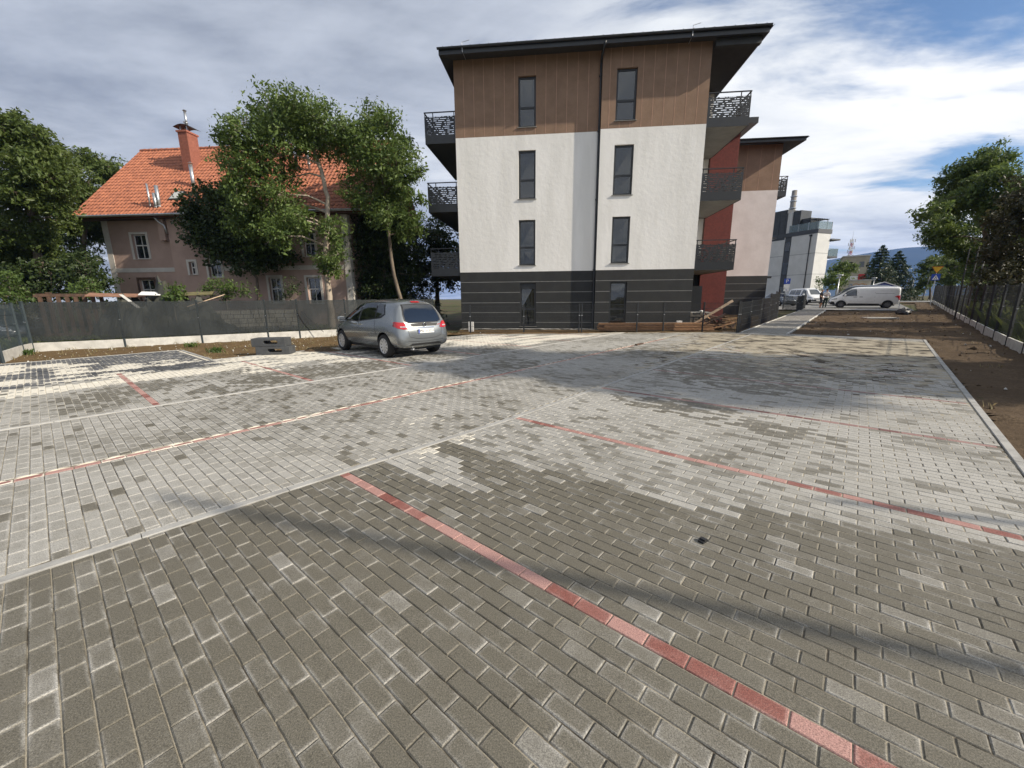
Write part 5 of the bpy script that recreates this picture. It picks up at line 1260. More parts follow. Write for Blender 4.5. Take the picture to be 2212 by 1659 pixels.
def text_part(body, size, loc, rot, mat, parent, name='lettering', ext=.001):
    cu = bpy.data.curves.new(name, 'FONT'); cu.body = body; cu.size = size; cu.extrude = ext; cu.align_x = 'CENTER'; cu.align_y = 'CENTER'; cu.materials.append(mat)
    tmp = bpy.data.objects.new(name, cu); COL.objects.link(tmp); bpy.context.view_layer.update()
    me = bpy.data.meshes.new_from_object(tmp.evaluated_get(bpy.context.evaluated_depsgraph_get())); bpy.data.objects.remove(tmp)
    o = bpy.data.objects.new(name, me); COL.objects.link(o); o.location = loc; o.rotation_euler = rot; o.parent = parent; return o
def mirror(parent, x, y, z, sgn, mat):
    m = MB(); T = Matrix.Translation((x, y, z)); m.lathe([(.02, -.09), (.085, -.075), (.10, 0), (.085, .07), (.02, .085)], 12, T @ Matrix.Scale(.75, 4, (1, 0, 0)) @ Matrix.Scale(1.25, 4, (0, 1, 0)))
    m.bar((x - .01, y - sgn * .16, z - .06), (x, y - sgn * .04, z - .04), .05, .035); o = m.build('wing_mirror', mat, parent, True)
    MB().box(x - .095, x - .078, y - .085, y + .085, z - .06, z + .055).build('mirror_glass', M_chrome, o)

# ---- silver compact MPV
def make_mpv(label, loc, rz):
    car = thing('parked_car', label, 'car', loc, rz)
    st = [(0.00, .40, .56, .70, .60, .62, .58, .50), (0.05, .31, .66, .86, .74, .79, .74, .62), (0.13, .28, .86, 1.06, .80, .855, .80, .66), (0.24, .27, .93, 1.25, .82, .875, .84, .66), (0.37, .26, .96, 1.47, .83, .885, .855, .62), (0.56, .25, .98, 1.575, .83, .89, .86, .60),
          (1.0, .24, .975, 1.62, .83, .895, .865, .60), (1.7, .22, .955, 1.635, .83, .90, .865, .61), (2.25, .22, .94, 1.60, .83, .90, .865, .61), (2.65, .22, .93, 1.49, .83, .90, .865, .64), (3.0, .22, .92, 1.31, .83, .90, .86, .68), (3.32, .23, .90, 1.10, .83, .90, .85, .72),
          (3.62, .24, .86, 1.01, .82, .89, .83, .68), (3.95, .25, .78, .93, .78, .85, .77, .60), (4.18, .27, .68, .80, .70, .74, .66, .50), (4.29, .33, .56, .64, .52, .54, .50, .38)]
    body, bv = car_body('body', st, car, M_silver, (.82, 3.46), (.33, .385), .90)
    for sg in (1, -1):
        # daylight opening: front door, rear door, quarter glass
        fd = [(2.30, .985), (3.06, 1.005), (2.86, 1.20), (2.58, 1.40), (2.36, 1.475), (2.30, 1.48)]
        rd = [(1.34, 1.085), (2.20, 1.00), (2.20, 1.485), (1.75, 1.50), (1.42, 1.505)]
        qd = [(.86, 1.205), (1.02, 1.135), (1.28, 1.09), (1.36, 1.505), (1.05, 1.47)]
        tri = [(3.10, 1.00), (3.34, 1.005), (3.00, 1.19)]
        for nm, p in (('door_window', fd), ('door_window', rd), ('quarter_window', qd), ('quarter_window', tri)):
            w = patch('window_seal', bv, grow(p, .045), 'y', sg, M_seal, car, .004); w.name = 'window_seal'
            patch(nm, bv, p, 'y', sg, M_vglass, w, .008)
        seam(bv, [(2.27, 1.0), (2.26, .75), (2.22, .32)], .014, M_seal, car, sg, name='door_gap')
        seam(bv, [(3.22, .98), (3.28, .7), (3.08, .45), (3.0, .30)], .012, M_seal, car, sg, name='door_gap')
        seam(bv, [(1.30, 1.03), (1.27, .78), (1.18, .62)], .012, M_seal, car, sg, name='door_gap')
        seam(bv, [(1.22, .30), (2.1, .29), (3.0, .295)], .014, M_seal, car, sg, name='sill_gap')
        for hx in (2.42, 2.10):
            h = bv.ray_cast(Vector((hx, sg * 3, .89)), Vector((0, -sg, 0)))[0]
            MB().box(hx - .10, hx + .10, h.y - .012 if sg > 0 else h.y - .03, h.y + .03 if sg > 0 else h.y + .012, .875, .908).build('door_handle', M_chrome, car)
        mirror(car, 3.06, sg * 1.0, 1.03, sg, M_silver)
        lens = [(sg * .50, .815), (sg * .66, .80), (sg * .80, .84), (sg * .88, .93), (sg * .86, 1.005), (sg * .74, .985), (sg * .60, .93), (sg * .52, .875)]
        tl_ = patch('tail_light', bv, lens, 'x', -1, M_redplastic, car, .012)
        patch('reverse_lens', bv, [(sg * .60, .855), (sg * .74, .86), (sg * .74, .885), (sg * .61, .885)], 'x', -1, M_lamp, tl_, .016, 1)
        patch('tail_light', bv, [(.05, .86), (.26, .875), (.36, .99), (.30, 1.01), (.12, .985)], 'y', sg, M_redplastic, car, .010)
        hl = [(3.72, .74), (4.08, .66), (4.16, .72), (3.98, .83), (3.74, .87)]
        patch('headlight', bv, hl, 'y', sg, M_lamp, car, .008)
        for wx in (.82, 3.46): wheel(car, wx, sg * .775, .325, .205, sg, .215, 10)
    # rear screen, tailgate shut lines, plate, emblem
    rw = [(-.60, 1.02), (-.50, .965), (0, .945), (.50, .965), (.60, 1.02), (.585, 1.20), (.50, 1.46), (0, 1.485), (-.50, 1.46), (-.585, 1.20)]
    se = patch('window_seal', bv, rw, 'x', -1, M_seal, car, .006, 4)
    patch('rear_window', bv, grow(rw, -.035), 'x', -1, M_vglass, se, .011, 4)
    tgl = patch('tailgate_panel', bv, [(-.46, .945), (-.40, .87), (.40, .87), (.46, .945), (0, .95)], 'x', -1, M_seal, car, .008)
    seam(bv, [(-.66, 1.0), (-.56, .80), (-.52, .60), (-.30, .545), (0, .535), (.30, .545), (.52, .60), (.56, .80), (.66, 1.0)], .012, M_seal, car, -1, 'x', 'tailgate_gap')
    seam(bv, [(-.75, .52), (-.4, .47), (0, .455), (.4, .47), (.75, .52)], .010, M_seal, car, -1, 'x', 'bumper_crease')
    patch('bumper_valance', bv, [(-.55, .36), (.55, .36), (.45, .415), (-.45, .415)], 'x', -1, M_black, car, .006)
    xr = bv.ray_cast(Vector((-3, 0, .74)), Vector((1, 0, 0)))[0].x
    patch('chrome_strip', bv, [(-.30, .825), (.30, .825), (.30, .845), (-.30, .845)], 'x', -1, M_chrome, car, .018, 2)
    pl = MB().box(xr - .03, xr - .012, -.26, .26, .685, .797).build('number_plate', M_paper, car)
    MB().box(xr - .033, xr - .0305, .215, .258, .688, .794).build('plate_band', M_blue, pl)
    text_part('PSL 512CU', .098, (xr - .0315, -.022, .741), (math.pi / 2, 0, -math.pi / 2), M_black, pl)
    xe = bv.ray_cast(Vector((-3, 0, .905)), Vector((1, 0, 0)))[0].x
    em = MB(); ring = [(xe - .024, .056 * math.cos(a * math.pi / 10), .905 + .056 * math.sin(a * math.pi / 10)) for a in range(21)]; em.tube(ring, .0075, 6, False)
    eo = em.build('emblem', M_chrome, car, True); zz = MB(); zz.add([(xe - .026, .075, .925), (xe - .026, -.012, .917), (xe - .026, .012, .900), (xe - .026, -.075, .885), (xe - .026, .012, .893), (xe - .026, -.012, .910)], [(0, 1, 2), (2, 1, 5), (5, 4, 2), (5, 3, 4)]); zz.build('emblem_bolt', M_chrome, eo)
    xt = bv.ray_cast(Vector((-3, 0, 1.535)), Vector((1, 0, 0)))[0]
    patch('brake_light', bv, [(-.14, 1.505), (.14, 1.505), (.13, 1.54), (-.13, 1.54)], 'x', -1, M_redplastic, car, .014, 2)
    wp = MB(); wp.bar((xe + .10, .28, 1.055), (xe + .03, -.12, .965), .02, .03); wp.build('wiper', M_black, car)
    ws = [(-.66, 1.06), (.66, 1.06), (.60, 1.40), (.5, 1.50), (-.5, 1.50), (-.60, 1.40)]
    patch('windscreen', bv, ws, 'x', 1, M_vglass, car, .008, 4)
    an = MB(); an.tube([(.62, 0.1, 1.58), (.45, .1, 1.80)], [.008, .003], 5); an.build('antenna', M_black, car)
    ex = MB(); ex.tube([(.30, .38, .25), (.08, .38, .24)], .03, 10); ex.build('exhaust_pipe', M_steel, car, True)
    un = MB(); un.box(.35, 3.9, -.70, .70, .20, .27); un.build('underbody', M_black, car)
    return car
make_mpv('silver grey compact car parked with its rear towards the camera', (-2.39, 11.27, 0.0), R(136.8))

# ---- panel van / minibus
def make_van(label, loc, rz, mat, windows_rear, wheelbase=3.28, length=4.98, H=1.93, steel=True, dark_bumper=True, cladding=True):
    van = thing('parked_van', label, 'van', loc, rz)
    L = length; rw_, fw_ = .80, .80 + wheelbase
    st = [(0.0, .42, .80, 1.70, .80, .83, .80, .70), (0.05, .34, 1.0, 1.86, .88, .92, .90, .74), (.18, .30, 1.05, H - .02, .92, .955, .94, .76), (.8, .28, 1.06, H, .93, .96, .95, .78), (2.0, .27, 1.06, H + .01, .93, .96, .95, .78), (2.9, .27, 1.05, H, .93, .96, .95, .77),
          (3.25, .27, 1.04, H - .05, .93, .96, .94, .77), (3.62, .27, 1.04, H - .24, .93, .96, .93, .78), (4.02, .27, 1.03, 1.38, .93, .955, .91, .78), (4.30, .28, 1.0, 1.16, .92, .95, .89, .74), (4.62, .29, .88, 1.02, .88, .91, .82, .62), (L - .12, .30, .72, .86, .78, .80, .72, .5), (L, .36, .56, .62, .60, .60, .58, .40)]
    body, bv = car_body('body', st, van, mat, (rw_, fw_), (.33, .39), .96)
    for sg in (1, -1):
        fd = [(3.05, 1.13), (4.02, 1.10), (3.98, 1.19), (3.60, 1.58), (3.30, 1.70), (3.08, 1.72)]
        se = patch('window_seal', bv, grow(fd, .045), 'y', sg, M_seal, van, .004); patch('door_window', bv, fd, 'y', sg, M_vglass, se, .008)
        if windows_rear:
            for p in ([(1.72, 1.16), (2.72, 1.14), (2.74, 1.68), (1.76, 1.70)], [(.34, 1.20), (1.60, 1.17), (1.62, 1.70), (.42, 1.70)]):
                se = patch('window_seal', bv, grow(p, .03), 'y', sg, M_seal, van, .004); patch('side_window', bv, p, 'y', sg, M_vglass, se, .008)
        seam(bv, [(2.92, 1.80), (2.94, 1.1), (2.92, .36)], .014, M_seal, van, sg, name='door_gap')
        seam(bv, [(4.10, 1.08), (4.02, .80), (3.70, .62)], .012, M_seal, van, sg, name='door_gap')
        if not windows_rear:
            seam(bv, [(.45, 1.30), (1.7, 1.30)], .022, M_seal, van, sg, name='slide_rail'); seam(bv, [(1.72, 1.82), (1.73, 1.0), (1.71, .38)], .010, M_seal, van, sg, name='door_gap')
        for hx in (3.12, 2.70):
            h = bv.ray_cast(Vector((hx, sg * 3, 1.0)), Vector((0, -sg, 0)))[0]
            MB().box(hx - .12, hx + .12, h.y - .02, h.y + .02, .985, 1.03).build('door_handle', M_black, van)
        if cladding:
            cl = [(1.28, .33), (2.0, .31), (3.62, .33), (3.55, .43), (1.42, .40)]; patch('sill_cladding', bv, cl, 'y', sg, M_black, van, .010)
        mirror(van, 3.86, sg * 1.08, 1.17, sg, mat)
        patch('tail_light', bv, [(sg * .80, .72), (sg * .925, .72), (sg * .93, 1.12), (sg * .82, 1.12)], 'x', -1, M_redplastic, van, .012); patch('tail_light', bv, [(.03, .74), (.10, .74), (.11, 1.12), (.05, 1.12)], 'y', sg, M_redplastic, van, .012)
        patch('headlight', bv, [(4.42, .80), (4.74, .72), (4.80, .80), (4.62, .90), (4.40, .93)], 'y', sg, M_lamp, van, .010)
        patch('headlight', bv, [(sg * .52, .72), (sg * .76, .74), (sg * .80, .86), (sg * .62, .84)], 'x', 1, M_lamp, van, .014)
        for wx in (rw_, fw_): wheel(van, wx, sg * .83, .335, .215, sg, .20, 8, pmat('steel_wheel', (0.16, 0.16, 0.165), None, 9, .5, metal=.4) if steel else None)
    patch('windscreen', bv, [(-.78, 1.16), (.78, 1.16), (.72, 1.50), (.62, 1.74), (-.62, 1.74), (-.72, 1.50)], 'x', 1, M_vglass, van, .008, 4)
    if dark_bumper:
        patch('front_bumper', bv, [(-.62, .40), (.62, .40), (.66, .62), (-.66, .62)], 'x', 1, M_black, van, .012, 3)
        for sg in (1, -1): patch('front_bumper', bv, [(4.52, .34), (4.86, .36), (4.94, .52), (4.80, .62), (4.60, .58)], 'y', sg, M_black, van, .010)
    patch('grille', bv, [(-.50, .68), (.50, .68), (.46, .74), (-.46, .74)], 'x', 1, M_black, van, .016)
    xf = bv.ray_cast(Vector((9, 0, .52)), Vector((-1, 0, 0)))[0].x
    MB().box(xf + .016, xf + .03, -.26, .26, .46, .57).build('number_plate', M_paper, van)
    un = MB(); un.box(.3, L - .35, -.72, .72, .22, .30); un.build('underbody', M_black, van)
    return van
def place(front_wheel, fwd2, y_off, wheel_x=4.08):
    f = Vector((fwd2[0], fwd2[1], 0)).normalized(); l = Vector((-f.y, f.x, 0)); o = Vector((front_wheel[0], front_wheel[1], 0)) - f * wheel_x - l * y_off
    return (o.x, o.y, gz(front_wheel[0], front_wheel[1]) + .03), math.atan2(f.y, f.x)
lo, rz = place((31.22, 38.65), (-.818, .576), .90)
make_van('white panel van parked side on at the end of the soil verge', lo, rz, M_vanwhite, False)
lo, rz = place((34.05, 47.3), (-.14, -.99), -.90)
make_van('white minibus with dark side windows facing the camera by the grey flats', lo, rz, M_vanwhite, True, steel=False)
lo, rz = place((35.0, 43.6), (-.818, .576), .90)
make_van('black van mostly hidden behind the white panel van', lo, rz, M_darkcar, True, H=2.1)
def make_hatch(label, loc, rz, mat, k=1.0):
    car = thing('parked_car', label, 'car', loc, rz)
    st = [(0.0, .42, .60, .72, .60, .62, .58, .48), (.08, .30, .78, .95, .78, .82, .76, .60), (.3, .27, .88, 1.16, .82, .87, .82, .62), (.62, .25, .90, 1.36, .82, .875, .83, .58), (1.1, .23, .90, 1.44, .82, .88, .84, .57), (1.9, .22, .89, 1.46, .82, .88, .84, .58), (2.4, .22, .88, 1.38, .82, .88, .83, .60), (2.85, .22, .87, 1.14, .82, .88, .82, .66),
          (3.2, .23, .84, .98, .82, .87, .80, .66), (3.6, .24, .76, .90, .79, .84, .74, .58), (3.95, .26, .66, .78, .70, .74, .64, .48), (4.15, .33, .54, .62, .52, .54, .50, .36)]
    body, bv = car_body('body', st, car, mat, (.75, 3.30), (.31, .36), .88)
    for sg in (1, -1):
        for nm, p in (('door_window', [(2.0, .96), (2.74, .95), (2.45, 1.20), (2.05, 1.33)]), ('door_window', [(1.0, .99), (1.92, .97), (1.95, 1.33), (1.15, 1.32)])):
            se = patch('window_seal', bv, grow(p, .04), 'y', sg, M_seal, car, .004); patch(nm, bv, p, 'y', sg, M_vglass, se, .008)
        seam(bv, [(1.97, .95), (1.96, .7), (1.94, .32)], .012, M_seal, car, sg, name='door_gap')
        patch('headlight', bv, [(3.62, .70), (3.90, .62), (3.96, .68), (3.80, .76), (3.62, .79)], 'y', sg, M_lamp, car, .010); patch('headlight', bv, [(sg * .45, .58), (sg * .68, .60), (sg * .72, .72), (sg * .52, .70)], 'x', 1, M_lamp, car, .014)
        patch('tail_light', bv, [(sg * .55, .74), (sg * .80, .76), (sg * .80, .88), (sg * .58, .86)], 'x', -1, M_redplastic, car, .012)
        mirror(car, 2.78, sg * .96, .97, sg, mat)
        for wx in (.75, 3.30): wheel(car, wx, sg * .75, .305, .195, sg, .20, 10)
    patch('windscreen', bv, [(-.60, 1.0), (.60, 1.0), (.52, 1.33), (-.52, 1.33)], 'x', 1, M_vglass, car, .008, 3)
    patch('rear_window', bv, [(-.55, 1.0), (.55, 1.0), (.46, 1.30), (-.46, 1.30)], 'x', -1, M_vglass, car, .008, 3)
    patch('grille', bv, [(-.42, .46), (.42, .46), (.40, .54), (-.40, .54)], 'x', 1, M_black, car, .012)
    un = MB(); un.box(.3, 3.8, -.68, .68, .19, .26); un.build('underbody', M_black, car)
    return car
lo, rz = place((29.75, 45.3), (-.02, -1), -.75, 3.3); make_hatch('grey-blue hatchback beside the white minibus', lo, rz, M_greycar)
make_hatch('dark car parked behind the bare fence at the left edge', (-23.3, 17.2, -.08), R(-14), M_darkcar)

# ================================================================== PEOPLE
def person(label, loc, rz, pose, shirt, legs, skin, bald=True, shorts=False, h=1.76, shoe=None):
    """one continuous skinned body in clothing-coloured zones; head with face parts as children"""
    root = thing('person', label, 'person', loc, rz)
    V = pose['v']; E = pose['e']; Rr = pose['r']
    me = bpy.data.meshes.new('body'); me.from_pydata(V, E, []); o = bpy.data.objects.new('body', me); COL.objects.link(o)
    sk = o.modifiers.new('skin', 'SKIN'); sk.use_smooth_shade = True
    for k, rr in enumerate(Rr): me.skin_vertices[0].data[k].radius = rr if isinstance(rr, tuple) else (rr, rr)
    me.skin_vertices[0].data[0].use_root = True
    s = o.modifiers.new('sub', 'SUBSURF'); s.levels = 2; s.render_levels = 2
    bpy.context.view_layer.update(); dg = bpy.context.evaluated_depsgraph_get(); nm = bpy.data.meshes.new_from_object(o.evaluated_get(dg), depsgraph=dg)
    o.modifiers.clear(); o.data = nm; nm.name = 'body'; o.parent = root
    nm.materials.clear()
    for m in (skin, shirt, legs, shoe or M_black): nm.materials.append(m)
    hipz = V[0][2]; neck = pose['neck']; elb = pose['sleeve']; hem = pose['hem']
    for p in nm.polygons:
        c = p.center; z = c.z
        ds = min((c - Vector(q)).length for q in elb)
        if z < .085: p.material_index = 3
        elif z < hem: p.material_index = 0 if shorts else 2
        elif z < hipz + .03: p.material_index = 0 if any((c - Vector(b)).length < .12 for a, b, rr in pose['bare']) else 2
        elif z < neck: p.material_index = 0 if any((c - (Vector(a) + (Vector(b) - Vector(a)) * max(0, min(1, (c - Vector(a)).dot(Vector(b) - Vector(a)) / (Vector(b) - Vector(a)).length_squared)))).length < rr for a, b, rr in pose['bare']) else 1
        else: p.material_index = 0
        p.use_smooth = True
    hd = Vector(pose['head']); M = Matrix.Translation(hd)
    ear = MB()
    for sx in (-1, 1): ear.lathe([(.005, -.03), (.018, -.02), (.02, .01), (.006, .03)], 8, M @ Matrix.Translation((0, sx * .083, 0)))
    ear.lathe([(.004, -.02), (.014, -.012), (.012, .01), (.003, .03)], 8, M @ Matrix.Translation((.10, 0, -.01))); ear.build('face', skin, o, True)
    ey = MB()
    for sx in (-1, 1): ey.lathe([(.003, -.008), (.011, 0), (.003, .008)], 8, M @ Matrix.Translation((.092, sx * .033, .018)))
    ey.box(.092, .098, -.025, .025, -.058, -.05, M); ey.build('eyes_and_mouth', M_black, o)
    if not bald:
        hr = MB(); hr.lathe([(.098, .0), (.108, .04), (.092, .09), (.05, .122), (.004, .13)], 14, M @ Matrix.Translation((-.012, 0, .0))); hr.build('hair', pmat('dark_hair', (.02, .015, .012), None, 9, .7), o, True)
    return root
M_skin = pmat('skin', (.42, .25, .18), (.38, .22, .15), 6, .55)
M_tblack = pmat('black_cotton', (.012, .012, .013), None, 8, .9); M_twhite = pmat('white_cotton', (.74, .74, .73), None, 8, .9)
M_navy = pmat('navy_shorts', (.020, .024, .034), None, 8, .9); M_green = pmat('dark_green_trousers', (.014, .030, .022), None, 8, .9)
def fing(v, e, r, hand_i, hp, d, up):
    """five short fingers rooted in the palm"""
    d = Vector(d).normalized(); up = Vector(up).normalized(); sd = d.cross(up).normalized()
    for k, (o_, L) in enumerate(((-.033, .06), (-.012, .075), (.010, .078), (.031, .068))):
        a = Vector(hp) + sd * o_ + d * .045; b = a + d * L * .6 - up * .008; c = b + d * L * .4 - up * .022
        i = len(v); v += [tuple(a), tuple(b), tuple(c)]; r += [.0105, .0095, .008]; e += [(hand_i, i), (i, i + 1), (i + 1, i + 2)]
    a = Vector(hp) + sd * -.045 + d * .0; b = a - sd * .02 + d * .035; i = len(v); v += [tuple(a), tuple(b)]; r += [.012, .0095]; e += [(hand_i, i), (i, i + 1)]
def pose_a():      # weight on one leg, other foot crossed, hands on hips / pockets
    v = [(0, 0, .93), (0, 0, 1.08), (-.01, 0, 1.25), (-.02, 0, 1.42), (0, 0, 1.50), (.02, 0, 1.56), (.035, 0, 1.64), (.04, 0, 1.72)]
    e = [(0, 1), (1, 2), (2, 3), (3, 4), (4, 5), (5, 6), (6, 7)]; r = [(.15, .13), (.145, .115), (.165, .12), (.15, .10), .055, .06, (.082, .098), (.06, .07)]
    def chain(start, pts, rad):
        p = start; idx = []
        for q, rr in zip(pts, rad): v.append(q); r.append(rr); e.append((p, len(v) - 1)); p = len(v) - 1; idx.append(p)
        return idx
    chain(0, [(0, .09, .88), (.03, .10, .50), (-.03, .10, .10), (-.03, .10, .05), (.13, .10, .03)], [.10, .065, .042, .045, .035])
    chain(0, [(0, -.09, .88), (.10, -.06, .52), (.02, .20, .12), (.02, .21, .06), (.16, .24, .03)], [.10, .065, .042, .045, .035])
    a = chain(3, [(-.01, .19, 1.40), (-.06, .28, 1.14), (.08, .24, .98), (.12, .21, .95)], [.062, .045, .034, .03]); fing(v, e, r, a[-1], v[a[-1]], (.5, -.4, -.4), (0, 1, .3))
    b = chain(3, [(-.01, -.19, 1.40), (-.05, -.28, 1.14), (.10, -.22, 1.02), (.15, -.18, 1.0)], [.062, .045, .034, .03]); fing(v, e, r, b[-1], v[b[-1]], (.5, .4, -.3), (0, -1, .3))
    return dict(v=v, e=e, r=r, neck=1.50, hem=.50, head=(.04, 0, 1.665), sleeve=[(-.05, .27, 1.2)], bare=[((-.05, .28, 1.13), (.15, .20, .93), .075), ((-.04, -.28, 1.13), (.18, -.16, 1.0), .075)])
def pose_b():      # arms folded, leaning back
    v = [(0, 0, .94), (-.03, 0, 1.10), (-.05, 0, 1.27), (-.06, 0, 1.44), (-.05, 0, 1.52), (-.03, 0, 1.58), (-.01, 0, 1.66), (0, 0, 1.74)]
    e = [(0, 1), (1, 2), (2, 3), (3, 4), (4, 5), (5, 6), (6, 7)]; r = [(.15, .13), (.145, .12), (.165, .125), (.15, .10), .055, .06, (.082, .098), (.06, .07)]
    def chain(start, pts, rad):
        p = start; idx = []
        for q, rr in zip(pts, rad): v.append(q); r.append(rr); e.append((p, len(v) - 1)); p = len(v) - 1; idx.append(p)
        return idx
    chain(0, [(0, .09, .89), (.14, .11, .50), (.24, .11, .10), (.24, .11, .05), (.38, .12, .03)], [.105, .075, .055, .05, .036])
    chain(0, [(0, -.09, .89), (.10, -.11, .50), (.16, -.11, .10), (.16, -.11, .05), (.31, -.13, .03)], [.105, .075, .055, .05, .036])
    a = chain(3, [(-.05, .19, 1.41), (-.02, .27, 1.18), (.13, .10, 1.17), (.15, -.02, 1.19)], [.062, .045, .036, .032]); fing(v, e, r, a[-1], v[a[-1]], (0, -1, .1), (1, 0, 0))
    b = chain(3, [(-.05, -.19, 1.41), (-.02, -.27, 1.18), (.14, -.10, 1.22), (.16, .02, 1.24)], [.062, .045, .036, .032]); fing(v, e, r, b[-1], v[b[-1]], (0, 1, .1), (1, 0, 0))
    return dict(v=v, e=e, r=r, neck=1.52, hem=.0, head=(0, 0, 1.685), sleeve=[(0, .26, 1.2)], bare=[((.02, .25, 1.17), (.15, -.12, 1.19), .055), ((.02, -.25, 1.18), (.16, .12, 1.25), .055)])
person('bald person in black shirt and dark shorts standing by the white van', (29.35, 38.75, gz(29.4, 38.7) + .03), R(-40), pose_a(), M_tblack, M_navy, M_skin, True, True)
person('person in white shirt and dark trousers leaning on the white van', (29.98, 38.95, gz(29.9, 38.9) + .03), R(215), pose_b(), M_twhite, M_green, M_skin, False)
# ================================================================== FAR BUILDINGS
M_flat = pmat('pale_grey_render', (0.62, 0.62, 0.60), (0.56, 0.56, 0.54), 1.0, .9, bump=.2, bscale=30)
M_dkpanel = pmat('slate_panel', (0.065, 0.07, 0.078), (0.055, 0.06, 0.068), 2, .6)
M_seamed = pmat('standing_seam_metal', (0.045, 0.048, 0.050), (0.06, 0.064, 0.066), 3, .4, metal=.3)
M_glassrail = glass_mat('balustrade_glass', (0.18, 0.24, 0.25), .05, .55)
flats = thing('grey_flats', 'modern pale grey flats with roof terrace and glass balconies', 'building', (42.15, 58.0, .9), R(20))
# local x = along the sunlit right face (az 70), local y = along the shaded left face (az -20)
g = flats; TOPW, PAR = 9.2, 9.75
def side_wall():      # left face lies in the plane x=0 and runs along y
    mb = MB(); ys = [0, 3.62, 4.62, 14]; 
    for a, b in ((0, 3.62), (4.62, 14)): mb.box(0, .3, a, b, -.5, TOPW)
    mb.box(.3, 2.66, 0.0, .3, -.5, TOPW - .001); mb.box(2.36, 2.66, .31, 14, -.5, TOPW - .002); return mb.build('wall', M_flat, g)
side_wall()
MB().box(.06, .3, 3.625, 4.615, -.5, TOPW).build('panel_strip', M_dkpanel, g)
for z0, z1 in ((7.15, 8.55), (3.8, 5.7), (.4, 2.2)):
    w = MB().box(.02, .058, 3.68, 4.56, z0, z1).build('window', M_frame, g); MB().box(.005, .019, 3.74, 4.50, z0 + .07, z1 - .07).build('pane', M_glass, w)
for z in (3.75, 6.58):
    MB().box(-.008, -.001, .0, 3.6, z - .02, z + .02).build('render_joint', M_dkpanel, g); MB().box(-.008, -.001, 4.65, 14, z - .02, z + .02).build('render_joint', M_dkpanel, g); MB().box(.0, 2.66, -.008, -.001, z - .02, z + .02).build('render_joint', M_dkpanel, g)
pp = MB(); pp.tube([(-.08, .86, -.3), (-.08, .86, 8.85)], .06, 8); pp.box(-.2, -.005, .72, 1.0, 8.86, 9.1); pp.build('drainpipe', M_frame, g)
cor = MB(); cor.box(-.05, 2.8, -.05, 14, TOPW + .003, PAR); cor.build('cornice', M_dkpanel, g)
gl = MB(); gl.box(.0, .02, .0, 4.2, PAR + .02, PAR + 1.0); gl.box(.021, 2.7, .0, .02, PAR + .02, PAR + 1.0); rl = gl.build('balustrade', M_glassrail, g)
for y in (.05, 1.4, 2.8, 4.15): MB().box(-.02, .03, y - .025, y + .025, PAR, PAR + 1.02).build('baluster', M_steel, rl)
MB().box(2.68, 2.74, -.02, .03, PAR, PAR + 1.02).build('baluster', M_steel, rl)
pent = MB().box(.25, 2.4, 2.9, 4.0, PAR + .003, 12.7).build('penthouse', M_seamed, g)
MB().box(-.02, 2.4, 4.7, 13, 8.9, 13.1).build('penthouse', M_seamed, g)
MB().box(.1, 2.4, 4.01, 4.69, PAR + .003, 12.6).build('penthouse_recess', M_flat, g)
MB().prism([(.6, PAR), (2.3, PAR), (2.3, 11.5), (.6, 11.5)], 1.6, 2.88).build('penthouse_lean_to', M_seamed, g)
for k in range(9): MB().box(-.05, -.022, 4.9 + k * .9, 4.94 + k * .9, 8.9, 13.1).build('metal_seam', M_seamed, g)
pg = MB(); pg.box(.2, 2.5, .5, .56, 11.05, 11.13); pg.box(.2, 2.5, 1.9, 1.96, 11.05, 11.13)
for k in range(7): pg.box(.25 + k * .36, .31 + k * .36, .3, 2.2, 11.14, 11.2)
pg.box(.22, .28, .5, .56, PAR, 11.04); pg.box(2.42, 2.48, .5, .56, PAR, 11.04); pg.build('pergola', M_frame, g)
for z in (6.0, 2.85):
    s = MB().box(2.67, 4.55, -.1, 1.9, z, z + .22).build('balcony', M_dkpanel, g)
    q = MB(); q.box(2.70, 4.52, -.09, -.07, z + .22, z + 1.25); q.box(4.50, 4.52, -.068, 1.88, z + .22, z + 1.25); q.build('balcony_glass', M_glassrail, s)
MB().box(2.67, 4.5, -.2, 1.9, 8.35, 8.55).build('canopy_slab', M_dkpanel, g)
MB().box(2.672, 2.8, .3, 1.7, 0, 8.3).build('balcony_wall', M_dkpanel, g)

ch = thing('factory_chimney', 'tall pale industrial chimney rising behind the grey flats', 'chimney', (171.3, 260, 0))
mb = MB(); mb.lathe([(3.0, 0), (2.0, 40), (1.6, 50), (1.35, 64)], 20); mb.build('shaft', pmat('sooty_concrete', (.27, .245, .21), (.17, .155, .135), .12, .9), ch, True)
for z, r_ in ((60.3, 1.45), (57.6, 1.5), (53.6, 1.6)): MB().lathe([(r_, z), (r_ + .35, z + .1), (r_ + .35, z + .5), (r_, z + .6)], 20).build('platform_ring', M_steel, ch)
ms = thing('radio_mast', 'red and white lattice radio mast with antennas under the clouds', 'mast', (89.2, 110, 9.2))
M_mred = pmat('mast_red', (.42, .05, .04), None, 5, .6); M_mwhite = pmat('mast_white', (.66, .66, .65), None, 5, .6)
for k in range(7):
    z0 = k * 1.0; w = .32 - .02 * k; mb = MB()
    for sx, sy in ((-1, -1), (1, -1), (1, 1), (-1, 1)): mb.bar((sx * w, sy * w, z0), (sx * w * .95, sy * w * .95, z0 + 1), .07)
    for (ax0, ay0), (bx0, by0) in (((-1, -1), (1, -1)), ((1, -1), (1, 1)), ((1, 1), (-1, 1)), ((-1, 1), (-1, -1))): mb.bar((ax0 * w, ay0 * w, z0), (bx0 * w, by0 * w, z0 + 1), .045); mb.bar((ax0 * w, ay0 * w, z0), (bx0 * w, by0 * w, z0), .045)
    mb.build('lattice_section', M_mred if k % 2 else M_mwhite, ms)
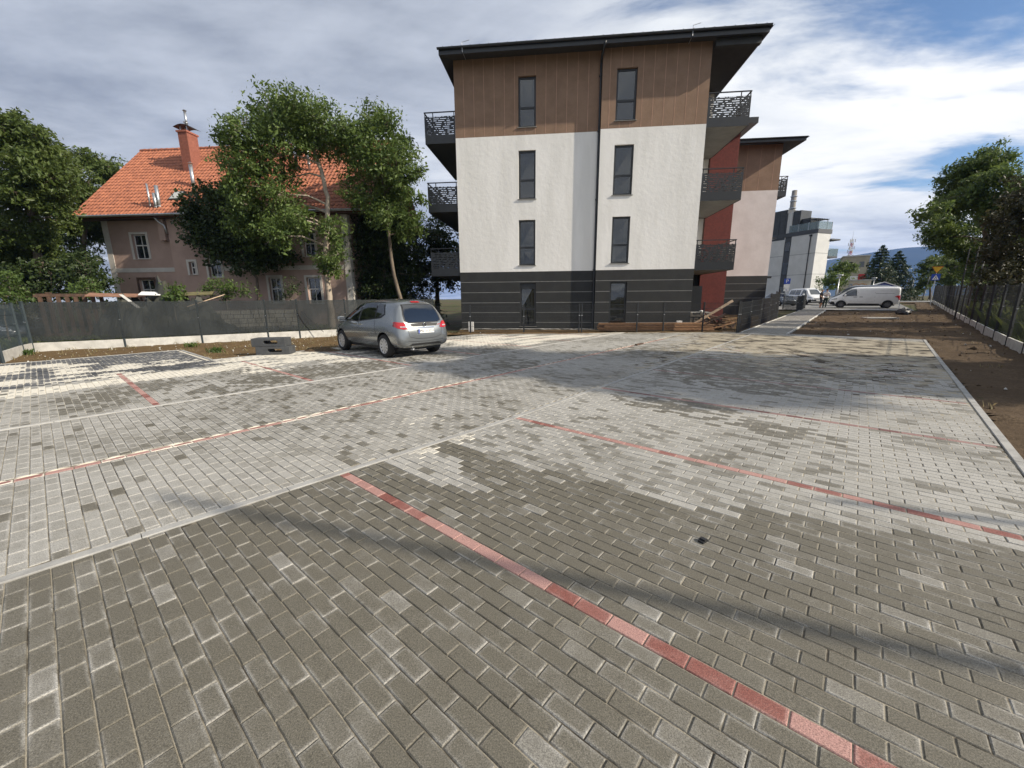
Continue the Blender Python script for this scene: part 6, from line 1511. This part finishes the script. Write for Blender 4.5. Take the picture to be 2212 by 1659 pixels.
for k, z in enumerate((2.2, 3.4, 4.3, 5.2, 6.1)):
    for a in (0, 2.1, 4.2): MB().box(-.09, .09, .55, .70, z, z + .75, Matrix.Rotation(a + k, 4, 'Z')).build('antenna', M_mwhite, ms)
    MB().box(-.7, .7, -.03, .03, z + .3, z + .36, Matrix.Rotation(k, 4, 'Z')).build('antenna_arm', M_steel, ms)
MB().tube([(0, 0, 7), (0, 0, 9)], [.04, .015], 6).build('mast_tip', M_steel, ms)
bb = thing('beige_block', 'beige concrete block below the radio mast', 'building', (75.7, 95, .5), R(-35))
M_beige = pmat('beige_concrete', (.40, .36, .27), (.34, .30, .22), 1, .9)
MB().box(0, 4.6, 0, 9, 0, 9.75).build('wall', M_beige, bb); MB().box(-.15, 4.75, -.15, 9, 9.753, 10.0).build('parapet', M_concrete, bb)
for z in (2, 5, 8):
    for x in (.9, 2.9): MB().box(x, x + .9, -.02, .02, z - .6, z + .6).build('window', M_glass, bb)
# apartment houses and roofs across the street, mostly hidden
kb = thing('kiosk', 'cream kiosk wall with sprayed heart and scribbles', 'kiosk', (43.7, 54.6, .78), R(-38))
MB().box(0, 3.0, 0, 2.2, 0, 2.72).build('wall', pmat('cream_wall', (.62, .56, .45), (.55, .49, .39), 2, .85), kb); MB().box(-.08, 3.08, -.08, 2.3, 2.723, 2.88).build('roof', M_concrete, kb)
def stroke(pts, r_, mat, par): MB().tube(pts, r_, 6).build('sprayed_line', mat, par)
M_spo = pmat('orange_spray', (.62, .25, .06), None, 8, .7); M_spb = pmat('blue_spray', (.12, .22, .45), None, 8, .7)
hp = [(1.85 + .62 * (math.sin(t) ** 3), -.012, 1.95 + .036 * (13 * math.cos(t) - 5 * math.cos(2 * t) - 2 * math.cos(3 * t) - math.cos(4 * t))) for t in [k * math.pi / 14 for k in range(29)]]
stroke(hp, .035, M_spo, kb); stroke([(1.0 + .16 * math.cos(t), -.012, 2.1 + .22 * math.sin(t)) for t in [k * math.pi / 8 for k in range(17)]], .03, M_spb, kb)
stroke([(2.55, -.012, 2.3), (2.72, -.012, 2.0), (2.6, -.012, 1.8), (2.85, -.012, 1.6)], .03, M_spo, kb)
rs = thing('shop_sign', 'red and white shop sign block beside the dark firs', 'sign', (58.9, 70.2, .8), R(-40))
MB().box(0, 1.0, 0, .5, 3.4, 4.4).build('red_panel', pmat('sign_red', (.55, .03, .03), None, 4, .5), rs); MB().box(-1.5, -.01, 0, .5, 2.4, 4.1).build('white_panel', M_paper, rs); MB().box(-1.4, .9, .1, .4, 0, 2.39).build('sign_base', M_concrete, rs)
te = thing('party_tent', 'blue gable tent with white roof edge behind the white van', 'tent', (40.2, 44.4, gz(40, 44)), R(-35))
M_tblue = pmat('tent_blue', (.03, .045, .22), None, 3, .7)
MB().prism([(-1.5, 1.75), (1.5, 1.75), (0, 2.36)], 0, 3).build('tent_gable', M_tblue, te)
for a in (-1, 1): MB().bar((a * 1.6, -.02, 1.74), (0, -.02, 2.42), .06, .09).build('roof_edge', M_paper, te); MB().bar((a * 1.5, 0, 0), (a * 1.5, 0, 1.74), .05).build('tent_leg', M_steel, te)
MB().add([(-1.62, 0, 1.76), (0, 0, 2.43), (0, 3, 2.43), (-1.62, 3, 1.76), (1.62, 0, 1.76), (1.62, 3, 1.76)], [(0, 1, 2, 3), (1, 4, 5, 2)]).build('tent_roof', M_paper, te)

# ================================================================== STREET
def sheet(name, poly_sl, z, mat, n=12):
    """sheet on the terrain spanned by s,l ranges"""
    (s0, s1, l0, l1) = poly_sl; vs = []; fs = []
    for a in range(n + 1):
        for b in range(n + 1):
            x, y = W(s0 + (s1 - s0) * a / n, l0 + (l1 - l0) * b / n); vs.append((x, y, gz(x, y) + z))
    fs = [(a * (n + 1) + b, (a + 1) * (n + 1) + b, (a + 1) * (n + 1) + b + 1, a * (n + 1) + b + 1) for a in range(n) for b in range(n)]
    return tag(MB().add(vs, fs).build(name, mat), kind='structure')
M_asph = pmat('street_asphalt', (0.20, 0.20, 0.195), (0.155, 0.155, 0.152), 2.0, .9, fine=.15, fscale=60, bump=.2, bscale=80)
M_pavegrey = pmat('street_paving', (0.36, 0.355, 0.34), (0.29, 0.285, 0.275), 3, .9, fine=.12)
sheet('road', (-26, 3.4, 47.6, 66), .022, M_asph); sheet('pavement', (-26, 3.4, 45.45, 47.55), .030, M_pavegrey)
sheet('road', (-14, 60, 70, 76), .022, M_asph, 20)
kerb_line('street kerb', [(-24, 47.58), (3.4, 47.58)], w=.12, top=.11, mat=M_concrete)
def lamp_post(label, x, y, h):
    r_ = thing('lamp_post', label, 'lamp', (x, y, gz(x, y)))
    mb = MB(); mb.tube([(0, 0, 0), (0, 0, 1.0), (0, 0, h - .42)], [.075, .055, .045], 10); mb.build('post', M_steel, r_, True)
    MB().lathe([(.06, h - .42), (.13, h - .36), (.13, h - .14), (.07, h - .13)], 12).build('lantern', M_lamp, r_, True)
    MB().lathe([(.02, h - .125), (.34, h - .10), (.30, h - .04), (.05, h)], 18).build('lamp_hood', M_steel, r_, True)
lamp_post('silver lamp post with flat round hood behind the two people', 35.75, 45.0, 3.3)
lamp_post('lamp post with round hood in front of the dark firs', 51.0, 58.0, 3.2)
# road signs
sg = thing('road_sign', 'yellow triangle sign above a blue pedestrian crossing sign by the fence', 'road sign', (43.2, 42.05, .66))
MB().tube([(0, 0, -.1), (0, 0, 3.75)], .035, 8).build('pole', M_steel, sg)
T = Matrix.Rotation(R(-42), 4, 'Z')
MB().prism([(-.42, 3.78), (.42, 3.78), (0, 3.10)], -.05, -.04, T).build('triangle_edge', pmat('sign_edge_red', (.50, .05, .03), None, 4, .5), sg)
MB().prism([(-.36, 3.75), (.36, 3.75), (0, 3.16)], -.062, -.052, T).build('triangle_panel', pmat('sign_yellow', (.72, .42, .02), None, 4, .5), sg)
MB().box(-.32, .32, -.05, -.04, 2.42, 3.06, T).build('crossing_panel', M_blue, sg)
wp_ = MB(); wp_.prism([(-.24, 2.50), (.24, 2.50), (0, 2.98)], -.055, -.051, T); wtri = wp_.build('white_triangle', M_paper, sg)
fg = MB(); fg.prism([(-.02, 2.72), (.04, 2.72), (.03, 2.82), (-.02, 2.82)], -.060, -.056, T); fg.prism([(-.02, 2.72), (.01, 2.72), (-.07, 2.54), (-.11, 2.54)], -.060, -.056, T); fg.prism([(.01, 2.72), (.04, 2.72), (.10, 2.56), (.06, 2.54)], -.060, -.056, T); fg.prism([(-.015, 2.84), (.035, 2.84), (.035, 2.89), (-.015, 2.89)], -.060, -.056, T); fg.build('walking_figure', M_black, wtri)
ps = thing('parking_sign', 'blue P parking sign with white plates beside the grey flats', 'road sign', (31.45, 47.0, gz(31.4, 47)))
MB().tube([(0, 0, 0), (0, 0, 3.05)], .03, 8).build('pole', M_steel, ps); T = Matrix.Rotation(R(-33), 4, 'Z')
pb = MB().box(-.3, .3, -.05, -.038, 2.42, 3.02, T).build('blue_panel', M_blue, ps)
text_part('P', .52, tuple(T @ Vector((0, -.054, 2.72))), (math.pi / 2, 0, R(-33)), M_paper, ps)
MB().box(-.28, .28, -.05, -.04, 1.98, 2.38, T).build('plate', M_paper, ps); MB().box(-.25, .25, -.05, -.04, 1.62, 1.94, T).build('plate', M_paper, ps)
wt = MB(); wt.tube([T @ Vector((-.06, -.056, 1.78)), T @ Vector((.0, -.056, 1.72)), T @ Vector((.09, -.056, 1.74))], .02, 6); wt.tube([T @ Vector((-.03, -.056, 1.88)), T @ Vector((-.02, -.056, 1.78)), T @ Vector((.07, -.056, 1.78))], .018, 6); wt.build('wheelchair_mark', M_blue, ps)
# poles
def pole(label, x, y, h, r_, mat, lean=0.0):
    o = MB().tube([(0, 0, -.3), (lean * .5, 0, h * .5), (lean, 0, h)], [r_, r_ * .85, r_ * .7], 10).build('pole', mat, None, True); o.location = (x, y, gz(x, y)); tag(o, label, 'pole')
M_poleg = pmat('grey_pole', (.30, .30, .29), (.24, .24, .23), 3, .8); M_poled = pmat('dark_pole', (.05, .05, .05), None, 3, .8)
pole('pale slim pole among the dark trees behind the right fence', 27.25, 24.0, 4.2, .045, M_poleg)
pole('dark slim pole left of the pale pole behind the right fence', 26.85, 24.05, 4.1, .04, M_poled)
pole('second dark slim pole behind the right fence, leftmost of three', 26.5, 24.2, 4.0, .04, M_poled)
pole('leaning grey post by the far street left of the yellow sign', 60.3, 60.0, 3.4, .09, M_poleg, .5)
pole('far white post, left one of the pair across the street', 76.6, 80.0, 3.7, .12, M_mwhite, .5)
pole('far white post, right one of the pair across the street', 77.6, 80.0, 3.7, .12, M_mwhite, .5)
pole('tall far post against the foot of the hill', 74.2, 75.0, 4.5, .11, M_poleg, .3)
pole('tall grey utility pole right of the picture whose shadow crosses the foreground paving', 11.6, -1.62, 9.4, .065, M_poleg)
pole('shorter pole right of the picture behind the long fence', 13.0, -.46, 6.75, .06, M_poleg)
pole('low pole right of the picture near the camera', 9.6, -1.75, 5.3, .06, M_poleg)

# ================================================================== THINGS IN THE YARD
M_block = pmat('dark_recycled_plastic', (0.062, 0.066, 0.070), (0.045, 0.048, 0.052), 5, .75, bump=.3, bscale=40)
def yard_block(label, x, y, z, rz):
    """hollow dark block with a rounded hand slot right through"""
    w, d, h = .94, .5, .245; sw, sh = .40, .10
    out = [(-w / 2, 0), (w / 2, 0), (w / 2, h), (-w / 2, h)]; nseg = 6; cx_, cz_ = .06, h * .53
    slot = [(cx_ + (sw / 2 - sh / 2) + sh / 2 * math.cos(a), cz_ + sh / 2 * math.sin(a)) for a in [-math.pi / 2 + math.pi * k / nseg for k in range(nseg + 1)]] + [(cx_ - (sw / 2 - sh / 2) + sh / 2 * math.cos(a), cz_ + sh / 2 * math.sin(a)) for a in [math.pi / 2 + math.pi * k / nseg for k in range(nseg + 1)]]
    bm = bmesh.new(); fr = {}
    for yy in (0, d):
        vo = [bm.verts.new((a, yy, b)) for a, b in out]; vi = [bm.verts.new((a, yy, b)) for a, b in slot]
        eo = [bm.edges.new((vo[k], vo[(k + 1) % 4])) for k in range(4)]; ei = [bm.edges.new((vi[k], vi[(k + 1) % len(vi)])) for k in range(len(vi))]
        bmesh.ops.triangle_fill(bm, edges=eo + ei, use_beauty=True, use_dissolve=False); fr[yy] = (vo, vi)
    for key in (0, 1):
        A_, B_ = fr[0][key], fr[d][key]; m = len(A_)
        for k in range(m): bm.faces.new((A_[k], A_[(k + 1) % m], B_[(k + 1) % m], B_[k]))
    bmesh.ops.recalc_face_normals(bm, faces=bm.faces)
    me = bpy.data.meshes.new('yard_block'); bm.to_mesh(me); bm.free(); me.materials.append(M_block)
    o = bpy.data.objects.new('yard_block', me); COL.objects.link(o); o.location = (x, y, z); o.rotation_euler = (0, 0, rz); bv_ = o.modifiers.new('b', 'BEVEL'); bv_.width = .008; bv_.segments = 2; bv_.limit_method = 'ANGLE'
    return tag(o, label, 'block', 'dark slotted blocks beside the bays')
yard_block('lower dark slotted block of the stack beside the parking bays', -7.17, 11.96, .0, R(9))
yard_block('upper dark slotted block of the stack beside the parking bays', -7.28, 11.97, .247, R(8))
# dug soil heap by the car's nose
def heap(name, label, x, y, rx, ry, h, mat, seed, cat='heap', step=.07):
    xs = np.arange(-rx, rx + step, step); ys = np.arange(-ry, ry + step, step); X, Y = np.meshgrid(xs, ys, indexing='ij')
    d = (X / rx) ** 2 + (Y / ry) ** 2; Z = h * np.maximum(0, 1 - d) ** .8 * (1 + .8 * vnoise(X, Y, seed, ((3, .7), (7, .6), (15, .4)))) - .05
    nx, ny = X.shape; i, j = np.meshgrid(np.arange(nx - 1), np.arange(ny - 1), indexing='ij'); Q = np.stack([i * ny + j, (i + 1) * ny + j, (i + 1) * ny + j + 1, i * ny + j + 1], -1).reshape(-1, 4)
    keep = (d.ravel()[Q].min(1) < 1.0); Q = Q[keep]; us, inv = np.unique(Q, return_inverse=True)
    V_ = np.stack([X.ravel() + x, Y.ravel() + y, Z.ravel() + gz(x, y)], 1)[us]
    return tag(mesh_np(name, V_, inv.reshape(Q.shape), mat, smooth=False), label, cat)
heap('soil_heap', 'low dark heap of dug soil in front of the silver car', -6.15, 12.85, .75, .28, .13, M_soil, 61)
# timber stack behind the mesh fence
rs_ = random.Random(12)
for lay in range(5):
    for k in range(2 if lay < 4 else 1):
        L = rs_.uniform(5.2, 5.8); b = MB(); b.box(-L / 2, L / 2, -.10, .10, 0, .058)
        o = b.build('plank', M_wood_new); o.location = (7.0 + rs_.uniform(-.22, .22), 19.72 + k * .22 + rs_.uniform(-.02, .02), .02 + lay * .078 + k * .002); o.rotation_euler = (0, 0, R(-2.6 + rs_.uniform(-.8, .8)))
        tag(o, 'long orange-brown board in the timber stack against the charcoal wall', 'plank', 'boards in the timber stack')
for k in range(3):
    o = MB().box(-.05, .05, -.3, .3, 0, .02).build('spacer_lath', M_wood_old); o.location = (4.8 + k * 2.1, 19.83, .001); tag(o, 'small lath under the timber stack, number %s from the left' % ('one', 'two', 'three')[k], 'lath')
for k in range(34):
    L = rs_.uniform(.5, 1.5); o = MB().box(-L / 2, L / 2, -.05, .05, -.016, .016).build('broken_board', M_wood_old if rs_.random() > .25 else M_wood_new)
    h = rs_.random(); o.location = (10.15 + rs_.gauss(0, .42) * (1.1 - h * .6), 20.1 + rs_.gauss(0, .3), .06 + h * .62); o.rotation_euler = (rs_.uniform(-.3, .3), rs_.uniform(-.5, .5), rs_.uniform(-1.2, 1.2))
    tag(o, 'short dark board in the tangled scrap heap right of the timber stack', 'board', 'boards in the scrap heap')
o = MB().box(-1.0, 1.0, -.03, .03, -.055, .055).build('pale_plank', M_wood_pale); o.location = (9.75, 19.62, .88); o.rotation_euler = (0, R(-33), R(-6)); tag(o, 'single pale plank leaning diagonally on the scrap heap', 'plank')
cr = thing('timber_crate', 'weathered grey open crate behind the scrap heap', 'crate', (9.35, 20.95, 0), R(-6))
M_greyw = pmat('grey_weathered_wood', (.20, .175, .14), (.13, .115, .095), 8, .85)
for k in range(6): MB().box(-.75 + k * .28, -.55 + k * .28, -.02, .02, .05, .82).build('slat', M_greyw, cr)
MB().box(-.8, .9, -.05, -.022, .62, .72).build('rail', M_greyw, cr); MB().box(-.8, .9, -.05, -.022, .14, .24).build('rail', M_greyw, cr); MB().box(-.8, .9, .0, .6, .822, .84).build('lid', M_concrete, cr)
o = MB().lathe([(.02, 0), (.10, .02), (.11, .07), (.03, .10)], 10).build('white_bag', M_paper, None, True); o.location = (9.75, 20.9, .845); tag(o, 'small white bag lying on top of the grey crate', 'bag')
# slab and black sack on the verge
o = MB().box(-.85, .85, -.32, .32, -.03, .03).build('concrete_slab', M_concrete); o.location = (23.2, 25.5, gz(23.2, 25.5) + .02); o.rotation_euler = (0, 0, R(-12)); tag(o, 'flat concrete slab lying in the brown soil of the verge', 'slab')
bag = MB(); rb2 = random.Random(9)
bag.lathe([(.05, 0), (.36, .02), (.42, .14), (.30, .30), (.12, .40), (.03, .46)], 14); bag.v = [(x * rb2.uniform(.85, 1.2), y * rb2.uniform(.85, 1.2), z * rb2.uniform(.9, 1.15)) for x, y, z in bag.v]
o = bag.build('black_sack', M_black); o.location = (27.9, 28.9, gz(27.9, 28.9) - .03); tag(o, 'crumpled black sack on the soil in front of the white van', 'sack')
# litter on the paving
o = MB().prism([(-.03, 0), (.03, 0), (.03, .012), (.012, .012), (.012, .022), (-.012, .022), (-.012, .012), (-.03, .012)], -.02, .02).build('plastic_spacer', M_black); o.location = (1.27, 2.40, .001); o.rotation_euler = (0, 0, .6); tag(o, 'small black plastic piece lying on the damp paving', 'litter')
o = MB().box(-.30, .30, -.045, .045, 0, .04).build('wood_offcut', M_wood_old); o.location = (4.42, 13.85, .006); o.rotation_euler = (0, 0, R(52)); tag(o, 'dark wood offcut lying across the red line of the lane', 'offcut')
def clod(label, x, y, r_, seed):
    q = random.Random(seed); b = MB(); b.lathe([(.2 * r_, 0), (r_, .1 * r_), (.8 * r_, .5 * r_), (.2 * r_, .75 * r_)], 8); b.v = [(a * q.uniform(.6, 1.3), c * q.uniform(.6, 1.3), z) for a, c, z in b.v]
    o = b.build('soil_clod', M_soil); o.location = (x, y, .001); tag(o, label, 'clod')

# ================================================================== RUBBLE BEHIND THE SHADE CLOTH
fr = thing('wooden_frame', 'brown wooden slatted frame standing behind the left shade cloth', 'frame', (-17.75, 16.55, -.05), R(28))
MB().box(-1.05, 1.05, -.04, .04, 1.86, 1.98).build('top_rail', M_wood_old, fr); MB().box(-1.0, 1.0, -.04, .04, .3, .42).build('bottom_rail', M_wood_old, fr)
for k in range(8): MB().box(-.95 + k * .255, -.83 + k * .255, -.03, .03, .421, 1.859).build('slat', M_wood_old, fr)
MB().box(-.7, -.55, -.06, .06, 1.981, 2.03).build('block', M_wood_old, fr); MB().box(.6, .75, -.06, .06, 1.981, 2.03).build('block', M_wood_old, fr)
M_tarp = pmat('dark_tarpaulin', (.030, .032, .028), (.055, .055, .040), 1.5, .7, bump=.4, bscale=8)
heap('tarp_heap', 'heap under dark tarpaulin between the shade cloth and the pink house', -14.9, 17.4, 3.2, 1.4, 1.85, M_tarp, 67, step=.16)
for k, (x, y, z, L, a, t, m, lab) in enumerate(((-16.2, 16.9, 1.86, 1.9, .42, .02, pmat('faded_panel', (.26, .14, .09), (.20, .10, .06), 4, .85), 'orange-brown panel lying on the tarpaulin heap'), (-15.0, 17.1, 1.92, .7, .42, .03, M_paper, 'white board lying on the tarpaulin heap'), (-13.6, 17.4, 1.90, 1.6, .40, -.04, pmat('mossy_board', (.16, .14, .06), (.10, .09, .04), 4, .9), 'mossy board lying on the tarpaulin heap'),
     (-15.2, 16.3, 1.62, 1.5, -.5, .35, M_concrete, 'pale strip sliding off the tarpaulin heap'), (-12.6, 16.9, 1.62, 1.4, .8, -.35, M_wood_pale, 'pale batten sloping behind the shade cloth'))):
    w = .22 if k < 3 else .06
    o = MB().box(-L / 2, L / 2, -w, w, -.012, .012).build('loose_board', m); o.location = (x, y, z); o.rotation_euler = (.3 if k < 3 else 0, t, a); tag(o, lab, 'board')
lw = thing('stone_wall', 'low grey stone wall showing through the shade cloth', 'wall', (-13.1, 17.2, -.1), R(34)); M_stone = pmat('grey_field_stone', (.30, .285, .25), (.20, .19, .17), 3, .9)
MB().box(0, 3.6, .03, .4, 0, 1.3).build('wall_core', M_mortar, lw); rq = random.Random(8); z = .02
while z < 1.25:
    h = rq.uniform(.15, .22); x = rq.uniform(-.1, 0)
    while x < 3.5:
        w = rq.uniform(.2, .42); MB().box(max(0, x) + .012, min(3.6, x + w) - .012, -rq.uniform(0, .03), .03, z, z + h - .02).build('stone', M_stone, lw) if min(3.6, x + w) - max(0, x) > .06 else None; x += w
    z += h

# ================================================================== OUT-OF-FRAME TREES BESIDE THE LOT (their shade falls on the paving)
def rand_tree(x, y, z0, z1, r_, n, seed, sq=1.0):
    q = random.Random(seed); out = []
    for k in range(n):
        z = q.uniform(z0, z1); f = (z - z0) / (z1 - z0); rr = r_ * (.55 + .6 * math.sin(math.pi * min(1, f * .85 + .12))) ; a = q.uniform(0, 6.28); d = rr * math.sqrt(q.random()) * .8
        out.append((x + d * math.cos(a), y + d * math.sin(a), z, q.uniform(.7, 1.15)))
    return dict(trunk=[(x, y, 0.), (x + .1, y, z0 * .7), (x, y + .1, (z0 + z1) / 2)], lobes=out)
tree('broadleaf_tree', 'tall tree behind the right fence, out of frame, shading the lot', rand_tree(22, 3.5, 4.6, 15.5, 2.9, 60, 71), M_leaf_ash, M_bark, .28, 24, .26, 71, twigs=26)
tree('broadleaf_tree', 'tree further along the right fence, out of frame right', rand_tree(30, 12.5, 4.0, 12, 2.6, 24, 72), M_leaf_ash, M_bark, .28, 18, .24, 72, twigs=20)
tree('broadleaf_tree', 'low spreading tree right of the picture by the fence', rand_tree(16.6, 5.6, 2.0, 6.4, 2.2, 26, 73), M_leaf_rust, M_bark, .24, 18, .16, 73, twigs=20)

# ================================================================== GRASS, WEEDS, PEBBLES
def blades(name, pts, h, mat, seed, per=7):
    r = np.random.default_rng(seed); P = np.repeat(pts, per, 0); n = len(P); P = P + np.c_[r.normal(0, .05, (n, 2)), np.zeros(n)]
    a = r.uniform(0, 6.28, n); L = h * r.uniform(.5, 1.3, n); wd = .012 * r.uniform(.7, 1.4, n); d = np.c_[np.cos(a), np.sin(a), np.zeros(n)]; ln = r.uniform(.2, .8, n)
    s = np.c_[-np.sin(a), np.cos(a), np.zeros(n)] * wd[:, None]
    V = np.stack([P - s, P + s, P + d * (L * ln * .35)[:, None] + np.c_[np.zeros((n, 2)), L * .65] , P + d * (L * ln)[:, None] + np.c_[np.zeros((n, 2)), L]], 1).reshape(-1, 3)
    F = np.arange(n)[:, None] * 4 + np.array([0, 1, 2]); F2 = np.arange(n)[:, None] * 4 + np.array([2, 1, 3])
    o = mesh_np(name, V, np.concatenate([F, F2]), mat); at = o.data.attributes.new('lv', 'FLOAT', 'FACE'); at.data.foreach_set('value', r.random(2 * n).astype(np.float32)); return o
M_grass = leaf_mat('meadow_grass', (0.055, 0.085, 0.018), (0.15, 0.17, 0.055), .3); M_straw = leaf_mat('dry_grass', (0.16, 0.13, 0.06), (0.30, 0.25, 0.13), .3)
rg = np.random.default_rng(91); n = 4200; t_ = rg.uniform(-2, 46, n); o_ = rg.gamma(1.6, 2.6, n) + .15
px = A[0] + dr[0] * t_ + dr[1] * o_; py = A[1] + dr[1] * t_ - dr[0] * o_
gr = blades('grass', np.c_[px, py, gz(px, py) - .09], .34, M_grass, 92, 9); tag(gr, 'uneven meadow grass growing behind the long right fence', 'grass', kind='stuff')
n = 700; t_ = rg.uniform(-2, 40, n); o_ = rg.gamma(1.6, 2.0, n) + .3; px = A[0] + dr[0] * t_ + dr[1] * o_; py = A[1] + dr[1] * t_ - dr[0] * o_
tag(blades('tall_weeds', np.c_[px, py, gz(px, py) - .09], .85, M_grass, 93, 7), 'tall weeds standing behind the long right fence', 'weeds', kind='stuff')
n = 1500; x = rg.uniform(-26, -9, n); y = 13.8 + (x + 16) * .62 + rg.gamma(1.4, 2.4, n) + .3
tag(blades('grass', np.c_[x, y, np.full(n, -.09)], .35, M_grass, 94, 8), 'rough grass behind the left fence under the trees', 'grass', kind='stuff')
def pts_in(poly, n, seed):
    r = np.random.default_rng(seed); P = np.array(poly); q = r.uniform(P.min(0), P.max(0), (n * 4, 2)); q = q[in_poly(q[:, 0], q[:, 1], poly)][:n]; return q
q = np.concatenate([pts_in(strip_left, 160, 1), pts_in(strip_b, 60, 3)]); tag(blades('dry_grass_wisps', np.c_[q, gz(q[:, 0], q[:, 1]) - .03], .10, M_straw, 95, 6), 'thin dry grass wisps on the clay soil strips', 'grass', kind='stuff')
q = pts_in(verge, 260, 2); tag(blades('dry_grass_wisps', np.c_[q, gz(q[:, 0], q[:, 1]) - .03], .08, M_straw, 96, 5), 'thin straw wisps on the brown verge', 'grass', kind='stuff')
for k, (x, y) in enumerate(((-9.6, 12.9), (-15.4, 12.6), (-11.6, 14.4))):
    P = np.c_[np.full(9, x) + RNG.normal(0, .09, 9), np.full(9, y) + RNG.normal(0, .07, 9), np.full(9, -.03)]
    tag(blades('grass_tuft', P, .17, M_leaf_bush, 200 + k, 9), ('green grass tuft on the clay strip left of the dark blocks', 'grass tuft at the corner of the left concrete boards', 'grass tuft below the middle of the shade cloth')[k], 'grass tuft')
def pebbles(name, q, seed, mat, r0=.02):
    r = np.random.default_rng(seed); n = len(q); base = np.array([(1, 0, 0), (-1, 0, 0), (0, 1, 0), (0, -1, 0), (0, 0, .8), (0, 0, -.6)]); f = np.array([(0, 2, 4), (2, 1, 4), (1, 3, 4), (3, 0, 4), (2, 0, 5), (1, 2, 5), (3, 1, 5), (0, 3, 5)])
    V = (base[None] * r.uniform(.6, 1.5, (n, 6, 1)) * (r0 * r.gamma(1.5, .8, n))[:, None, None]) + np.c_[q, gz(q[:, 0], q[:, 1]) - .015][:, None, :]
    F = (np.arange(n)[:, None, None] * 6 + f[None]).reshape(-1, 3); return mesh_np(name, V.reshape(-1, 3), F, mat)
tag(pebbles('pebbles', pts_in(verge, 900, 5), 6, M_concrete, .009), 'pale pebbles scattered over the brown verge', 'pebbles', kind='stuff')
tag(pebbles('pebbles', np.concatenate([pts_in(strip_left, 500, 7), pts_in(strip_b, 250, 8)]), 9, M_concrete, .009), 'pale pebbles scattered over the clay strips', 'pebbles', kind='stuff')
tag(pebbles('soil_clods', pts_in(verge, 2600, 15), 16, M_soil, .016), 'brown soil crumbs lying over the verge', 'soil', kind='stuff')

# ================================================================== HILL AND HAZE
hx = np.linspace(900, 4200, 70); prof = np.interp(hx, [900, 1500, 1850, 2054, 2205, 2322, 2554, 2900, 3400, 4200], [25, 120, 205, 238, 264, 279, 286, 262, 180, 60])
hv_ = []; vv = np.linspace(0, 1, 16)
for k, x in enumerate(hx):
    for v in vv:
        s_ = math.sin(v * math.pi / 2); hv_.append((x * (1 - .12 * (1 - v)), 2500 - 750 * (1 - v) + 60 * math.sin(x * .004), prof[k] * s_ ** 1.3 * (1 + .035 * math.sin(x * .013 + v * 9) * (1 - v)) - 2))
    for v in vv[1:]: hv_.append((x * (1 + .08 * v), 2500 + 700 * v + 60 * math.sin(x * .004), prof[k] * (1 - v) - 2))
m_ = 31; i, j = np.meshgrid(np.arange(69), np.arange(m_ - 1), indexing='ij'); Qh = np.stack([i * m_ + j, (i + 1) * m_ + j, (i + 1) * m_ + j + 1, i * m_ + j + 1], -1).reshape(-1, 4)
tag(mesh_np('hills', np.array(hv_), Qh, pmat('forest_slope', (.016, .030, .026), (.026, .042, .034), .01, .95), smooth=True), kind='structure')
hz_ = MB().box(-600, 4700, -800, 3900, -1.2, 300).build('haze', None if False else pmat('tmp', (1, 1, 1)))
mh = bpy.data.materials.new('haze_air'); mh.use_nodes = True; th_ = mh.node_tree; th_.nodes.clear(); ho = N(th_, 'ShaderNodeOutputMaterial'); pv = N(th_, 'ShaderNodeVolumePrincipled')
pv.inputs['Density'].default_value = 0.00014; pv.inputs['Color'].default_value = (.17, .38, .95, 1); th_.links.new(pv.outputs[0], ho.inputs['Volume'])
hz_.data.materials.clear(); hz_.data.materials.append(mh); tag(hz_, kind='stuff')
